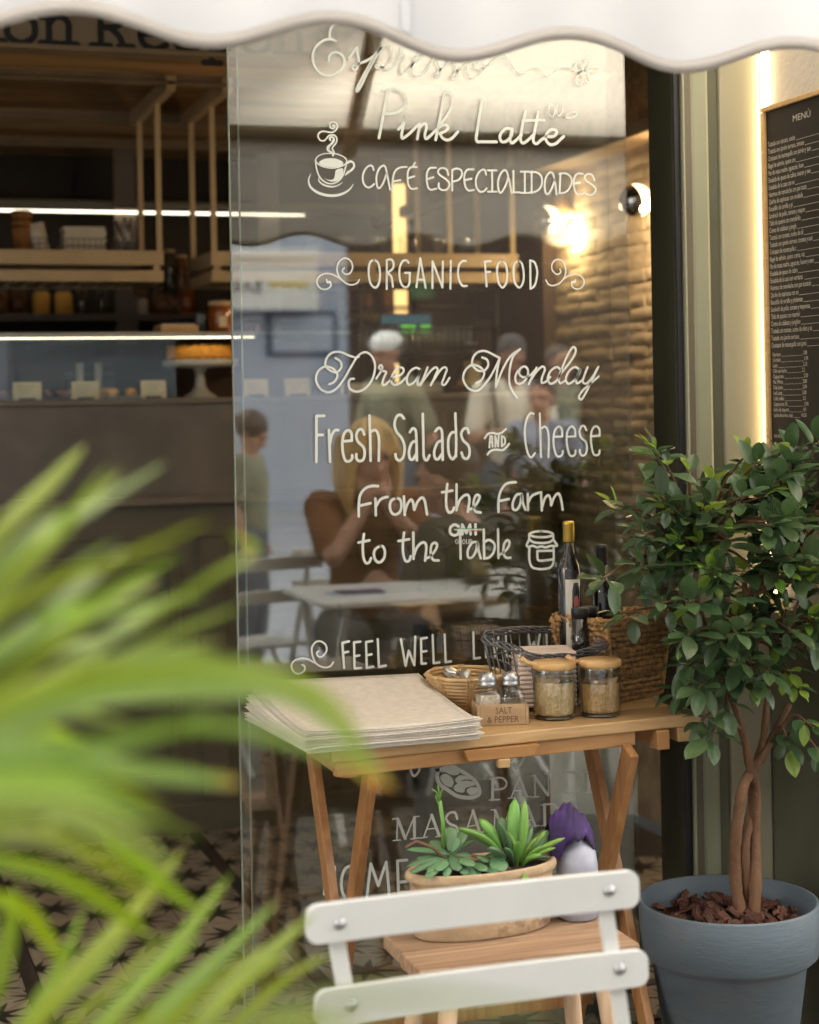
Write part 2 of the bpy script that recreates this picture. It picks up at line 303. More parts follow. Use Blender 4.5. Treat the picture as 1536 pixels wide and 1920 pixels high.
# ------------------------------------------------------------------ mesh builder
class MB:
    def __init__(s): s.v = []; s.f = []; s.sm = []; s.mi = []; s.cur = 0
    def add(s, vs, fs, smooth=False):
        o = len(s.v); s.v += [tuple(v) for v in vs]
        for f in fs: s.f.append([o + i for i in f]); s.sm.append(smooth); s.mi.append(s.cur)
    def box(s, lo, hi):
        x0, y0, z0 = lo; x1, y1, z1 = hi
        s.add([(x0, y0, z0), (x1, y0, z0), (x1, y1, z0), (x0, y1, z0), (x0, y0, z1), (x1, y0, z1), (x1, y1, z1), (x0, y1, z1)],
              [(0, 3, 2, 1), (4, 5, 6, 7), (0, 1, 5, 4), (1, 2, 6, 5), (2, 3, 7, 6), (3, 0, 4, 7)]); return s
    def beam(s, p0, p1, w, h, side=(1, 0, 0)):
        p0 = Vector(p0); p1 = Vector(p1); d = (p1 - p0).normalized(); a = Vector(side); a = (a - d * a.dot(d)).normalized(); b = d.cross(a)
        q = [a * (i * w / 2) + b * (j * h / 2) for i, j in ((-1, -1), (1, -1), (1, 1), (-1, 1))]
        s.add([p0 + k for k in q] + [p1 + k for k in q], [(0, 3, 2, 1), (4, 5, 6, 7), (0, 1, 5, 4), (1, 2, 6, 5), (2, 3, 7, 6), (3, 0, 4, 7)]); return s
    def prism(s, poly, axis, t0, t1):       # poly list of 2d; axis 'Y': (x,z) extruded along y ; 'Z': (x,y) along z ; 'X': (y,z) along x
        n = len(poly)
        f = {'Y': lambda p, t: (p[0], t, p[1]), 'Z': lambda p, t: (p[0], p[1], t), 'X': lambda p, t: (t, p[0], p[1])}[axis]
        s.add([f(p, t0) for p in poly] + [f(p, t1) for p in poly], [tuple(range(n - 1, -1, -1)), tuple(range(n, 2 * n))] + [(i, (i + 1) % n, n + (i + 1) % n, n + i) for i in range(n)]); return s
    def tube(s, path, r, n=8, closed=False, cap=True, smooth=True, flat=1.0):
        path = [Vector(p) for p in path]; L = len(path); rr = r if isinstance(r, (list, tuple)) else [r] * L
        vs = []; pa = None
        for i, p in enumerate(path):
            if closed: d = path[(i + 1) % L] - path[i - 1]
            else: d = path[min(i + 1, L - 1)] - path[max(i - 1, 0)]
            d = d.normalized() if d.length > 1e-9 else Vector((0, 0, 1))
            if pa is None:
                ref = Vector((0, 0, 1)) if abs(d.z) < .9 else Vector((1, 0, 0)); pa = ref.cross(d).normalized()
            else:
                pa = pa - d * pa.dot(d); pa = pa.normalized() if pa.length > 1e-6 else Vector((1, 0, 0)).cross(d).normalized()
            pb = d.cross(pa)
            for k in range(n):
                t = 2 * pi * k / n; vs.append(p + (pa * cos(t) + pb * sin(t) * flat) * rr[i])
        fs = []
        for i in range(L if closed else L - 1):
            j = (i + 1) % L
            for k in range(n): fs.append((i * n + k, i * n + (k + 1) % n, j * n + (k + 1) % n, j * n + k))
        if cap and not closed: fs += [tuple(range(n - 1, -1, -1)), tuple(range((L - 1) * n, L * n))]
        s.add(vs, fs, smooth); return s
    def lathe(s, prof, c=(0, 0, 0), n=32, sx=1.0, sy=1.0, rot=0.0, smooth=True, cap0=True, cap1=True):
        vs = []
        for r, z in prof:
            for k in range(n):
                t = 2 * pi * k / n; x = r * cos(t) * sx; y = r * sin(t) * sy
                vs.append((c[0] + x * cos(rot) - y * sin(rot), c[1] + x * sin(rot) + y * cos(rot), c[2] + z))
        fs = [(i * n + k, i * n + (k + 1) % n, (i + 1) * n + (k + 1) % n, (i + 1) * n + k) for i in range(len(prof) - 1) for k in range(n)]
        if cap0: fs.append(tuple(range(n - 1, -1, -1)))
        if cap1: fs.append(tuple(range((len(prof) - 1) * n, len(prof) * n)))
        s.add(vs, fs, smooth); return s
    def ball(s, c, r, n=16, m=10, sc=(1, 1, 1), R=None):
        vs = []
        for i in range(m + 1):
            ph = pi * i / m
            for k in range(n):
                t = 2 * pi * k / n; v = Vector((r * sc[0] * sin(ph) * cos(t), r * sc[1] * sin(ph) * sin(t), r * sc[2] * cos(ph)))
                if R: v = R @ v
                vs.append(Vector(c) + v)
        fs = [(i * n + k, (i + 1) * n + k, (i + 1) * n + (k + 1) % n, i * n + (k + 1) % n) for i in range(m) for k in range(n)]
        s.add(vs, fs, True); return s
    def grid(s, fn, nu, nv, smooth=True):
        s.add([fn(i / nu, j / nv) for j in range(nv + 1) for i in range(nu + 1)],
              [(j * (nu + 1) + i, j * (nu + 1) + i + 1, (j + 1) * (nu + 1) + i + 1, (j + 1) * (nu + 1) + i) for j in range(nv) for i in range(nu)], smooth); return s
    def mesh(s, name, mats):
        me = bpy.data.meshes.new(name); me.from_pydata(s.v, [], s.f)
        for mm in (mats if isinstance(mats, (list, tuple)) else [mats]): me.materials.append(M[mm] if isinstance(mm, str) else mm)
        me.polygons.foreach_set('use_smooth', s.sm); me.polygons.foreach_set('material_index', s.mi); me.update(); return me
    def obj(s, name, mats, parent=None, bevel=0.0, solid=0.0, sub=0, seg=2):
        return link(name, s.mesh(name, mats), parent, bevel, solid, sub, seg)
def link(name, me, parent=None, bevel=0.0, solid=0.0, sub=0, seg=2):
    o = bpy.data.objects.new(name, me); COL.objects.link(o)
    if parent: o.parent = parent
    if solid: md = o.modifiers.new('thickness', 'SOLIDIFY'); md.thickness = solid; md.offset = 0
    if bevel: md = o.modifiers.new('bevel', 'BEVEL'); md.width = bevel; md.segments = seg; md.limit_method = 'ANGLE'; md.harden_normals = False
    if sub: md = o.modifiers.new('sub', 'SUBSURF'); md.levels = sub; md.render_levels = sub
    return o
def B(lo, hi): return MB().box(lo, hi)
def tag(o, label=None, cat=None, group=None, kind=None):
    if label: o['label'] = label
    if cat: o['category'] = cat
    if group: o['group'] = group
    if kind: o['kind'] = kind
    return o
def thing(name, label, cat, loc=(0, 0, 0), group=None, rz=0.0):
    o = bpy.data.objects.new(name, None); COL.objects.link(o); o.location = loc; o.rotation_euler = (0, 0, rz); o.empty_display_size = .05
    return tag(o, label, cat, group)
def copytree(o, loc=None, label=None, rz=None, parent=None):
    c = o.copy(); COL.objects.link(c)
    if parent: c.parent = parent
    if loc is not None: c.location = loc
    if rz is not None: c.rotation_euler = (0, 0, rz)
    if label: c['label'] = label
    for ch in list(o.children): copytree(ch, parent=c)
    return c
def T(parent_loc, p): return Vector(p) - Vector(parent_loc)

def catmull(P, k=6, closed=False):
    P = [Vector(p) for p in P]; n = len(P)
    if n < 3: return P
    out = []
    rng = range(n if closed else n - 1)
    for i in rng:
        p1 = P[i]; p2 = P[(i + 1) % n]
        p0 = P[i - 1] if (closed or i > 0) else p1 * 2 - p2
        p3 = P[(i + 2) % n] if (closed or i + 2 < n) else p2 * 2 - p1
        for j in range(k):
            t = j / k; out.append(.5 * ((2 * p1) + (p2 - p0) * t + (2 * p0 - 5 * p1 + 4 * p2 - p3) * t * t + (3 * p1 - p0 - 3 * p2 + p3) * t ** 3))
    if not closed: out.append(P[-1])
    return out

exec_order = []
# ------------------------------------------------------------------ vinyl strokes on a plane facing the camera side (normal -Y)
class Ink:
    def __init__(s, Y, step=-0.00004): s.mb = MB(); s.Y = Y; s.step = step; s.k = 0
    def y(s): s.k += 1; return s.Y + s.step * (s.k % 12)
    def strip(s, P, wd, taper=None):
        P = [Vector((p[0], p[1])) for p in P]; Q = [P[0]]
        for p in P[1:]:
            if (p - Q[-1]).length > 1e-5: Q.append(p)
        P = Q; n = len(P)
        if n < 2: return
        y = s.y(); L = []; R = []
        for i, p in enumerate(P):
            d = (P[min(i + 1, n - 1)] - P[max(i - 1, 0)])
            if d.length < 1e-9: d = Vector((1, 0))
            d.normalize(); nn = Vector((-d.y, d.x)); h = wd / 2
            if taper: h *= taper(i / (n - 1))
            L.append(p + nn * h); R.append(p - nn * h)
        vs = [(q.x, y, q.y) for q in L] + [(q.x, y, q.y) for q in R]
        fs = [(i, n + i, n + i + 1, i + 1) for i in range(n - 1)]
        s.mb.add(vs, fs)
        if not taper:
            for p, d in ((P[0], P[0] - P[1]), (P[-1], P[-1] - P[-2])):
                a = atan2(d.y, d.x); h = wd / 2
                cap = [(p.x + h * cos(a + t), y, p.y + h * sin(a + t)) for t in [(-.5 + q / 6) * pi for q in range(7)]]
                s.mb.add(cap, [tuple(range(6, -1, -1))])
    def fill(s, P):
        y = s.y(); s.mb.add([(p[0], y, p[1]) for p in P], [tuple(range(len(P)))])

def trace(ink, crop, strokes, wpx, Y):
    """strokes: lists of points, measured on the lettering; a leading 'p' = straight polyline, 'c' = closed curve, 'o' = dot (centre, radius), 'f' = filled closed curve, 't' = tapered"""
    x0, y0, sc = crop
    def W(p): q = atY(x0 + p[0] / sc, y0 + p[1] / sc, Y); return Vector((q.x, q.z))
    wm = wpx / FPX * (atY(x0 + 200 / sc, y0, Y) - CAM).dot(FW)
    for st in strokes:
        mode = 's'; ww = wm
        st = list(st)
        while st and not isinstance(st[0], tuple):
            if isinstance(st[0], str): mode = st[0]
            else: ww = wm * st[0]
            st.pop(0)
        P = [W(p) for p in st]
        if mode == 'p' or len(P) == 2 and mode == 's':
            for a, b in zip(P, P[1:]): ink.strip([a, b], ww)
        elif mode == 'c': ink.strip(catmull(P + P[:1], 6), ww)
        elif mode == 'f': ink.fill(catmull(P, 5, True))
        elif mode == 'g': ink.fill(P)
        elif mode == 't': ink.strip(catmull(P, 7), ww, lambda t: .12 + .88 * sin(pi * min(1, max(0, t))) ** .7)
        else: ink.strip(catmull(P, 6), ww)

TXT = {}
TXT['espresso'] = ((570, 30, 5.12), 24 / 5.12, [
 [(345, 52), (300, 75), (262, 115), (248, 165), (250, 215)], [(310, 240), (255, 222), (190, 235), (120, 290), (85, 370), (95, 460), (140, 530), (205, 570), (280, 565), (350, 520), (388, 450), (378, 390), (330, 352), (280, 352), (247, 385), (240, 430)],
 [(430, 405), (510, 300)], [(508, 305), (514, 360), (527, 420), (522, 470), (498, 515), (468, 508), (470, 478), (500, 468), (600, 430), (680, 375), (740, 310)],
 [(740, 300), (690, 390), (620, 520), (560, 650), (515, 722), (507, 700), (560, 590), (640, 450), (690, 360), (770, 290), (830, 300), (845, 370), (820, 440), (770, 485), (710, 500), (690, 482), (720, 470), (780, 510), (850, 490), (910, 400), (930, 330)],
 [(930, 340), (965, 390), (930, 470), (935, 540), (970, 540), (1050, 460), (1130, 400), (1165, 350), (1120, 350), (1050, 440), (1030, 520), (1060, 572), (1130, 560), (1210, 470), (1262, 370)],
 [(1262, 370), (1275, 440), (1310, 520), (1290, 585), (1255, 575), (1290, 530), (1370, 470), (1430, 390)], [(1430, 390), (1440, 460), (1475, 540), (1455, 600), (1420, 590), (1460, 540), (1540, 480), (1580, 440)]])
TXT['espresso_tail'] = ((850, 60, 5.12), 17 / 5.12, [
 [(190, 270), (145, 300), (128, 380), (165, 440), (230, 420), (290, 350), (280, 300), (220, 290), (200, 340), (300, 350), (370, 290), (450, 238), (510, 245), (570, 340), (630, 395), (690, 395), (740, 360), (800, 350), (860, 390), (900, 425), (960, 395), (1040, 342), (1110, 342), (1175, 385)],
 ['c', (1230, 375), (1262, 300), (1295, 245), (1318, 290), (1290, 350), (1250, 380)], ['c', (1260, 372), (1330, 335), (1400, 340), (1410, 365), (1360, 385), (1290, 385)],
 ['c', (1255, 400), (1275, 465), (1305, 478), (1325, 430), (1290, 395)], ['c', (1200, 400), (1180, 460), (1195, 505), (1235, 505), (1248, 440), (1230, 400)], ['c', (1210, 390), (1175, 350), (1180, 300), (1215, 280), (1235, 320), (1230, 370)],
 ['c', (1215, 385), (1245, 368), (1275, 385), (1250, 405)]])
TXT['pink'] = ((690, 150, 7.68), 42 / 7.68, [
 [(285, 160), (160, 835)], [(215, 148), (330, 135), (430, 150), (510, 210), (548, 300), (520, 390), (440, 455), (340, 485), (250, 488)],
 ['f', (550, 489), (576, 515), (550, 541), (524, 515)],
 [(440, 710), (518, 625)], [(516, 625), (488, 770), (490, 832), (520, 830), (610, 760), (700, 665), (748, 635)],
 [(748, 640), (730, 740), (710, 850)], [(735, 690), (790, 640), (835, 635), (842, 690), (820, 790), (835, 845), (880, 820), (985, 715)],
 [(975, 860), (1040, 530), (1095, 230), (1120, 182), (1170, 182), (1215, 240), (1215, 350), (1150, 490), (1060, 620), (1005, 705)],
 [(1010, 690), (1080, 652), (1140, 655), (1150, 700), (1100, 745), (1035, 770)], [(1035, 770), (1080, 840), (1155, 865), (1220, 830), (1295, 745)]])
TXT['latte'] = ((870, 160, 6.678), 37 / 6.678, [
 [(225, 172), (150, 670)], [(150, 665), (172, 705), (230, 706), (408, 708)], [(600, 548), (530, 540), (470, 590), (450, 655), (475, 705), (530, 700), (590, 640), (608, 550)],
 [(606, 548), (578, 670), (600, 722), (650, 690), (722, 620)], [(770, 320), (730, 520), (708, 670), (738, 722), (790, 695), (872, 620)], [(932, 330), (892, 540), (868, 690), (908, 732), (960, 690), (1030, 640)],
 ['p', (735, 445), (1010, 434)], [(1030, 640), (1120, 640), (1163, 590), (1140, 557), (1080, 560), (1030, 620), (1030, 690), (1080, 740), (1150, 730), (1200, 685), (1250, 640)],
 ['c', .55, (1110, 410), (1060, 350), (1070, 260), (1110, 240), (1140, 320)], ['c', .55, (1160, 380), (1160, 270), (1200, 215), (1240, 290), (1210, 370)], ['c', .55, (1250, 400), (1320, 350), (1400, 330), (1410, 370), (1330, 410)]])
TXT['cup'] = ((560, 220, 10.97), 30 / 10.97, [
 [1.15, (705, 175), (735, 160), (745, 200), (705, 230), (650, 200), (645, 130), (710, 92), (780, 125), (798, 195), (765, 265), (690, 308), (600, 300), (500, 287), (425, 320), (402, 390), (440, 465), (520, 482), (575, 435), (620, 382), (680, 362), (745, 375), (787, 440), (770, 530), (715, 590), (695, 645), (722, 700), (735, 738)],
 [1.5, (655, 470), (638, 440), (670, 408), (715, 425), (722, 490), (660, 560), (605, 610), (602, 670), (660, 715), (705, 735), (705, 785)], [.6, (700, 470), (665, 560), (630, 615), (640, 660)],
 ['c', .8, (670, 742), (800, 760), (930, 815), (990, 890), (960, 960), (860, 1015), (700, 1045), (520, 1020), (400, 960), (350, 880), (400, 800), (520, 750)],
 ['f', (670, 842), (800, 860), (910, 920), (900, 985), (760, 1025), (600, 1020), (470, 985), (420, 930), (520, 860)],
 [(348, 890), (370, 1060), (430, 1220), (540, 1330), (680, 1365), (820, 1310), (920, 1180), (975, 990)],
 ['f', (770, 1085), (905, 1050), (918, 1130), (875, 1235), (780, 1312), (650, 1318), (530, 1255), (620, 1285), (715, 1270), (745, 1190)],
 [1.5, (985, 950), (1060, 905), (1130, 945), (1138, 1020), (1080, 1090), (1010, 1130)], ['t', 1.5, (1080, 1080), (1010, 1140), (950, 1200)],
 ['t', 1.3, (425, 1225), (415, 1300), (500, 1380), (640, 1425), (780, 1412), (912, 1335)], ['t', 1.9, (252, 1158), (205, 1290), (245, 1430), (380, 1540), (560, 1600), (760, 1608), (930, 1560), (1050, 1480), (1128, 1372)]])
TXT['cafe'] = ((670, 295, 6.678), 24 / 6.678, [
 [(205, 160), (190, 112), (150, 105), (100, 150), (70, 230), (75, 310), (110, 365), (160, 375), (212, 335)], [(410, 398), (385, 270), (355, 130), (322, 105), (270, 150), (240, 250), (250, 360), (280, 385), (325, 320), (368, 200)],
 [(440, 398), (445, 280), (470, 180), (530, 130), (618, 120)], [(450, 300), (542, 285)], [(745, 122), (670, 126), (635, 180), (630, 260), (640, 340), (680, 395), (750, 386)], [(632, 262), (715, 238)], [(705, 102), (720, 68)],
 [(985, 130), (910, 136), (875, 190), (868, 280), (885, 370), (920, 405), (990, 393)], [(868, 275), (955, 250)], [(1140, 220), (1115, 150), (1050, 135), (1012, 170), (1030, 220), (1110, 275), (1155, 330), (1130, 395), (1070, 410), (1022, 380), (1020, 325)],
 [(1188, 415), (1188, 160)], [(1188, 160), (1240, 140), (1300, 160), (1310, 220), (1270, 280), (1195, 305)], [(1455, 150), (1380, 156), (1345, 210), (1342, 290), (1355, 370), (1395, 415), (1462, 408)], [(1338, 288), (1430, 268)]])
TXT['cafe2'] = ((890, 300, 6.4), 23 / 6.4, [
 [(138, 175), (125, 125), (90, 118), (45, 160), (15, 240), (25, 330), (65, 378), (110, 375), (145, 340)], [(160, 125), (262, 125)], [(210, 125), (212, 380)], [(160, 380), (265, 380)],
 [(445, 398), (415, 250), (385, 140), (345, 128), (300, 190), (280, 280), (295, 380), (325, 385), (370, 310), (402, 210)], ['p', (465, 130), (468, 390), (545, 388)], [(552, 140), (655, 140)], [(602, 140), (602, 395)], [(550, 395), (655, 395)],
 [(685, 135), (685, 400)], [(665, 150), (730, 145), (790, 180), (810, 250), (790, 330), (730, 380), (665, 388)], [(985, 412), (965, 260), (940, 165), (903, 150), (860, 200), (840, 300), (855, 395), (885, 405), (930, 330), (962, 230)],
 [(1030, 160), (1020, 400)], [(1015, 165), (1090, 160), (1150, 200), (1165, 270), (1130, 350), (1080, 390), (1015, 400)], [(1300, 165), (1235, 165), (1200, 210), (1190, 290), (1205, 370), (1240, 412), (1305, 405)], [(1188, 285), (1265, 270)],
 [(1440, 245), (1410, 180), (1355, 170), (1320, 200), (1340, 250), (1410, 300), (1455, 350), (1430, 405), (1370, 420), (1320, 395)]])
TXT['organic'] = ((580, 470, 5.486), 22 / 5.486, [
 [.75, (515, 298), (490, 335), (430, 352), (370, 330), (310, 270), (285, 190), (310, 110), (370, 76), (430, 110), (445, 180), (415, 235), (370, 240), (340, 207), (360, 177)], [.75, (360, 320), (290, 270), (220, 240), (150, 240), (90, 280), (82, 340), (120, 390), (180, 395), (222, 360), (212, 322), (188, 322)], [.75, (178, 295), (188, 330), (215, 318)],
 ['c', (665, 92), (622, 130), (612, 240), (632, 340), (680, 380), (715, 340), (728, 240), (710, 130)], [(797, 95), (797, 395)], [(797, 95), (840, 90), (865, 120), (860, 180), (805, 230)], [(805, 230), (845, 270), (860, 372)],
 [(1022, 125), (1000, 100), (960, 110), (930, 180), (930, 280), (955, 355), (1000, 376), (1030, 335), (1035, 228)], [(1035, 228), (985, 228)], ['p', (1102, 375), (1142, 78), (1196, 382)], [(1125, 298), (1185, 298)],
 ['p', (1267, 385), (1268, 110), (1370, 378), (1375, 112)], [(1452, 392), (1456, 105)]])
TXT['food'] = ((850, 470, 5.908), 24 / 5.908, [
 [(140, 115), (105, 115), (65, 160), (52, 250), (70, 340), (105, 390), (150, 390)], ['p', (370, 395), (350, 120), (415, 116)], [(358, 235), (410, 235)], ['c', (540, 108), (495, 150), (485, 250), (505, 360), (548, 408), (588, 350), (598, 250), (580, 150)],
 ['c', (722, 108), (677, 150), (668, 250), (685, 360), (733, 408), (773, 350), (780, 250), (762, 150)], [(852, 108), (855, 422)], [(852, 108), (900, 130), (930, 220), (920, 330), (895, 395), (855, 422)],
 [.7, (1025, 325), (1060, 375), (1120, 385), (1190, 350), (1237, 280), (1243, 190), (1210, 112), (1140, 100), (1095, 150), (1100, 220), (1150, 262), (1190, 240), (1183, 203)], [.7, (1205, 330), (1270, 282), (1340, 262), (1410, 280), (1450, 335), (1430, 400), (1370, 425), (1320, 400), (1312, 355), (1335, 340)], [.7, (1352, 325), (1345, 352), (1322, 345)]])
TXT['dream'] = ((580, 645, 5.486), 23 / 5.486, [
 [(205, 415), (260, 385), (290, 325), (260, 265), (200, 235), (140, 240), (85, 290), (70, 370), (110, 455), (190, 495), (270, 465), (350, 370), (430, 235), (500, 125), (570, 85), (630, 110), (670, 180), (675, 270), (640, 380), (570, 460), (490, 490), (420, 460), (405, 400), (425, 362), (460, 358)],
 [(270, 145), (320, 180), (330, 240), (280, 290), (210, 270), (165, 210), (190, 130), (250, 85), (330, 85), (400, 115), (470, 137), (510, 132)],
 [(690, 355), (735, 285), (752, 240), (735, 217), (717, 245), (755, 275), (792, 290), (770, 340), (752, 405), (775, 422), (820, 385), (862, 345), (930, 325), (970, 280), (955, 243), (905, 250), (855, 320), (845, 390), (880, 422), (940, 398), (995, 345)],
 [(1142, 262), (1095, 245), (1035, 285), (1003, 360), (1020, 418), (1070, 400), (1120, 335), (1150, 258), (1118, 365), (1118, 424), (1165, 385)],
 [(1218, 240), (1145, 425)], [(1155, 400), (1250, 275), (1300, 240), (1320, 268), (1290, 340), (1250, 425)], [(1262, 400), (1340, 280), (1388, 240), (1415, 260), (1390, 335), (1365, 405), (1395, 418), (1443, 348)]])
TXT['monday'] = ((855, 640, 5.486), 23 / 5.486, [
 [(205, 430), (265, 395), (290, 325), (255, 270), (195, 245), (140, 255), (90, 310), (75, 390), (120, 475), (190, 510), (260, 482), (350, 370), (410, 260), (450, 172)],
 [(270, 165), (320, 190), (330, 250), (290, 300), (220, 298), (168, 235), (180, 160), (230, 110), (300, 100), (370, 130), (450, 172)], [(450, 172), (420, 330), (410, 472)], [(410, 470), (480, 290), (560, 155), (660, 80)], [(660, 80), (590, 155), (555, 280), (550, 420), (580, 510), (632, 580)],
 [(640, 298), (612, 360), (622, 425), (675, 432), (728, 375), (742, 300), (712, 260), (665, 278), (650, 330), (690, 368), (760, 350), (822, 290)],
 [(830, 270), (790, 350), (750, 440)], [(765, 405), (830, 310), (888, 260), (915, 288), (888, 365), (882, 425), (925, 415), (970, 365)],
 [(1080, 292), (1035, 265), (975, 305), (945, 380), (970, 435), (1030, 410), (1080, 330), (1150, 245), (1215, 150), (1232, 85), (1205, 60), (1160, 120), (1110, 230), (1062, 365), (1070, 430), (1125, 405)],
 [(1272, 290), (1225, 265), (1165, 305), (1130, 385), (1155, 435), (1215, 405), (1268, 330), (1282, 285), (1242, 375), (1245, 432), (1300, 400)],
 [(1355, 265), (1320, 355), (1305, 418), (1345, 432), (1405, 365), (1465, 262)], [(1465, 262), (1400, 400), (1330, 540), (1290, 597), (1265, 572), (1300, 510), (1390, 430), (1468, 362)]])
TXT['fresh'] = ((580, 765, 4.955), 26 / 4.955, [
 ['p', (66, 500), (67, 75), (140, 73)], [(70, 250), (125, 250)], [(193, 500), (183, 205)], [(190, 335), (210, 250), (240, 208), (270, 205)],
 ['p', (312, 310), (395, 303)], [(395, 303), (392, 235), (362, 207), (325, 235), (308, 310), (312, 410), (335, 485), (370, 495), (397, 470), (398, 440)],
 [(510, 245), (492, 203), (460, 202), (437, 250), (450, 310), (500, 360), (515, 420), (500, 480), (460, 492), (437, 465), (437, 430)], [(560, 70), (570, 490)], [(565, 225), (608, 205), (638, 240), (648, 320), (645, 490)],
 [(880, 97), (850, 65), (812, 80), (792, 150), (810, 220), (858, 280), (885, 360), (875, 450), (840, 487), (808, 468), (800, 430)],
 [(935, 225), (962, 190), (988, 208), (995, 280), (1000, 485)], [(995, 310), (955, 322), (927, 400), (935, 468), (962, 478), (992, 430)], [(1055, 55), (1060, 300), (1065, 450), (1092, 485), (1118, 440)],
 [(1172, 215), (1203, 185), (1230, 208), (1236, 280), (1240, 480)], [(1235, 302), (1192, 322), (1162, 400), (1168, 462), (1196, 475), (1230, 430)], [(1357, 50), (1365, 300), (1362, 450)], [(1360, 225), (1320, 232), (1292, 300), (1297, 420), (1330, 475), (1358, 445)],
 [(1482, 232), (1468, 190), (1435, 195), (1412, 240), (1430, 300), (1478, 350), (1490, 420), (1468, 470), (1432, 460), (1415, 415)]])
TXT['cheese'] = ((890, 765, 6.144), 25 / 6.144, [
 [(118, 348), (150, 302), (200, 287), (260, 298), (310, 285), (360, 242)], [(148, 535), (190, 492), (250, 480), (320, 485), (365, 452), (398, 412)],
 ['p', .9, (170, 455), (180, 325), (202, 328), (207, 445)], [.8, (172, 395), (205, 392)], ['p', .9, (240, 445), (238, 325), (272, 440), (278, 320)], [.9, (312, 322), (314, 440)], [.9, (312, 322), (345, 345), (350, 405), (314, 440)],
 [(680, 67), (642, 62), (600, 130), (578, 260), (590, 420), (620, 535), (655, 568), (695, 520)], [(750, 62), (765, 565)], [(762, 240), (808, 215), (843, 260), (855, 400), (850, 565)],
 [(912, 332), (1010, 328)], [(1010, 328), (1005, 250), (970, 213), (928, 250), (910, 330), (912, 440), (940, 540), (980, 558), (1012, 530), (1015, 495)],
 [(1062, 332), (1160, 325)], [(1160, 325), (1157, 250), (1120, 212), (1078, 250), (1062, 330), (1067, 440), (1095, 538), (1130, 553), (1160, 530), (1162, 490)],
 [(1288, 255), (1265, 210), (1230, 215), (1208, 270), (1225, 340), (1280, 390), (1295, 460), (1280, 530), (1240, 548), (1213, 515), (1212, 480)],
 [(1342, 326), (1440, 320)], [(1440, 320), (1437, 245), (1400, 210), (1360, 240), (1340, 320), (1347, 440), (1370, 528), (1405, 543), (1435, 525), (1440, 490)]])
TXT['farm'] = ((660, 895, 7.314), 37 / 7.314, [
 [(95, 535), (95, 400), (112, 250), (180, 155), (265, 120), (358, 120)], [(105, 390), (255, 355)], [(328, 520), (322, 290)], [(330, 400), (380, 315), (440, 278), (488, 268)],
 ['c', (605, 282), (540, 320), (520, 400), (545, 485), (600, 508), (660, 470), (678, 380), (660, 305)], [(725, 515), (712, 262)], [(725, 480), (760, 370), (808, 305), (838, 345), (855, 445)], [(855, 445), (900, 335), (960, 277), (1000, 330), (1030, 508)],
 [(1308, 92), (1292, 250), (1295, 400), (1330, 480), (1380, 465), (1398, 415)], [(1235, 205), (1378, 182)],
 [(165, 778), (150, 920), (155, 1080), (188, 1170), (235, 1165), (262, 1108)], [(92, 895), (240, 865)], ['c', (390, 938), (322, 985), (302, 1060), (330, 1145), (385, 1163), (440, 1110), (453, 1020), (430, 955)],
 [(715, 758), (700, 900), (702, 1040), (735, 1143), (785, 1143), (806, 1082)], [(640, 873), (785, 850)], [(842, 758), (845, 1118)], [(850, 1070), (890, 965), (950, 902), (1000, 898), (1020, 960), (1003, 1143)],
 [(1008, 1112), (1060, 1092), (1130, 1020), (1168, 935), (1140, 897), (1092, 930), (1080, 1035), (1112, 1128), (1188, 1140)]])
TXT['table'] = ((820, 895, 6.144), 30 / 6.144, [
 [(222, 80), (222, 378)], [(225, 350), (260, 262), (308, 212), (355, 205), (370, 262), (352, 398)], [(360, 375), (412, 348), (462, 290), (488, 225), (460, 202), (428, 240), (416, 335), (442, 393), (500, 405)],
 [(705, 395), (705, 290), (720, 185), (770, 95), (830, 62), (905, 56)], [(712, 273), (825, 250)], [(970, 192), (912, 205), (872, 290), (875, 365), (920, 370), (958, 300), (973, 200), (985, 290), (1015, 373)],
 [(1045, 378), (1043, 192)], [(1048, 290), (1090, 215), (1170, 177)], [(1205, 380), (1196, 172)], [(1207, 345), (1240, 245), (1280, 207), (1305, 250), (1312, 322)], [(1312, 322), (1350, 225), (1395, 187), (1425, 250), (1445, 373)],
 [(262, 595), (270, 938)], [(460, 745), (402, 755), (352, 840), (358, 920), (402, 920), (445, 850), (465, 748), (475, 840), (500, 930)], [(535, 602), (540, 930)], [(540, 745), (600, 722), (658, 770), (650, 858), (600, 920), (537, 935)],
 [(698, 598), (705, 928)], [(718, 890), (770, 860), (820, 800), (830, 742), (800, 727), (767, 780), (762, 868), (792, 923), (843, 925)]])
TXT['jar'] = ((820, 895, 6.144), 28 / 6.144, [
 ['c', (1195, 618), (1110, 630), (1062, 655), (1110, 682), (1195, 690), (1290, 682), (1335, 655), (1280, 628)], [(1060, 655), (1058, 720)], [(1335, 655), (1337, 718)], [(1058, 712), (1110, 747), (1200, 757), (1290, 747), (1337, 715)],
 [(1058, 722), (1030, 780), (1055, 802), (1100, 787), (1150, 807), (1200, 795), (1250, 807), (1305, 790), (1372, 790), (1375, 772), (1340, 722)], [(1060, 802), (1062, 950), (1090, 1030), (1160, 1055), (1240, 1055), (1310, 1030), (1340, 960), (1340, 800)],
 [(1152, 848), (1155, 935), (1180, 960), (1260, 955), (1328, 945)], [(1150, 848), (1330, 845)]])
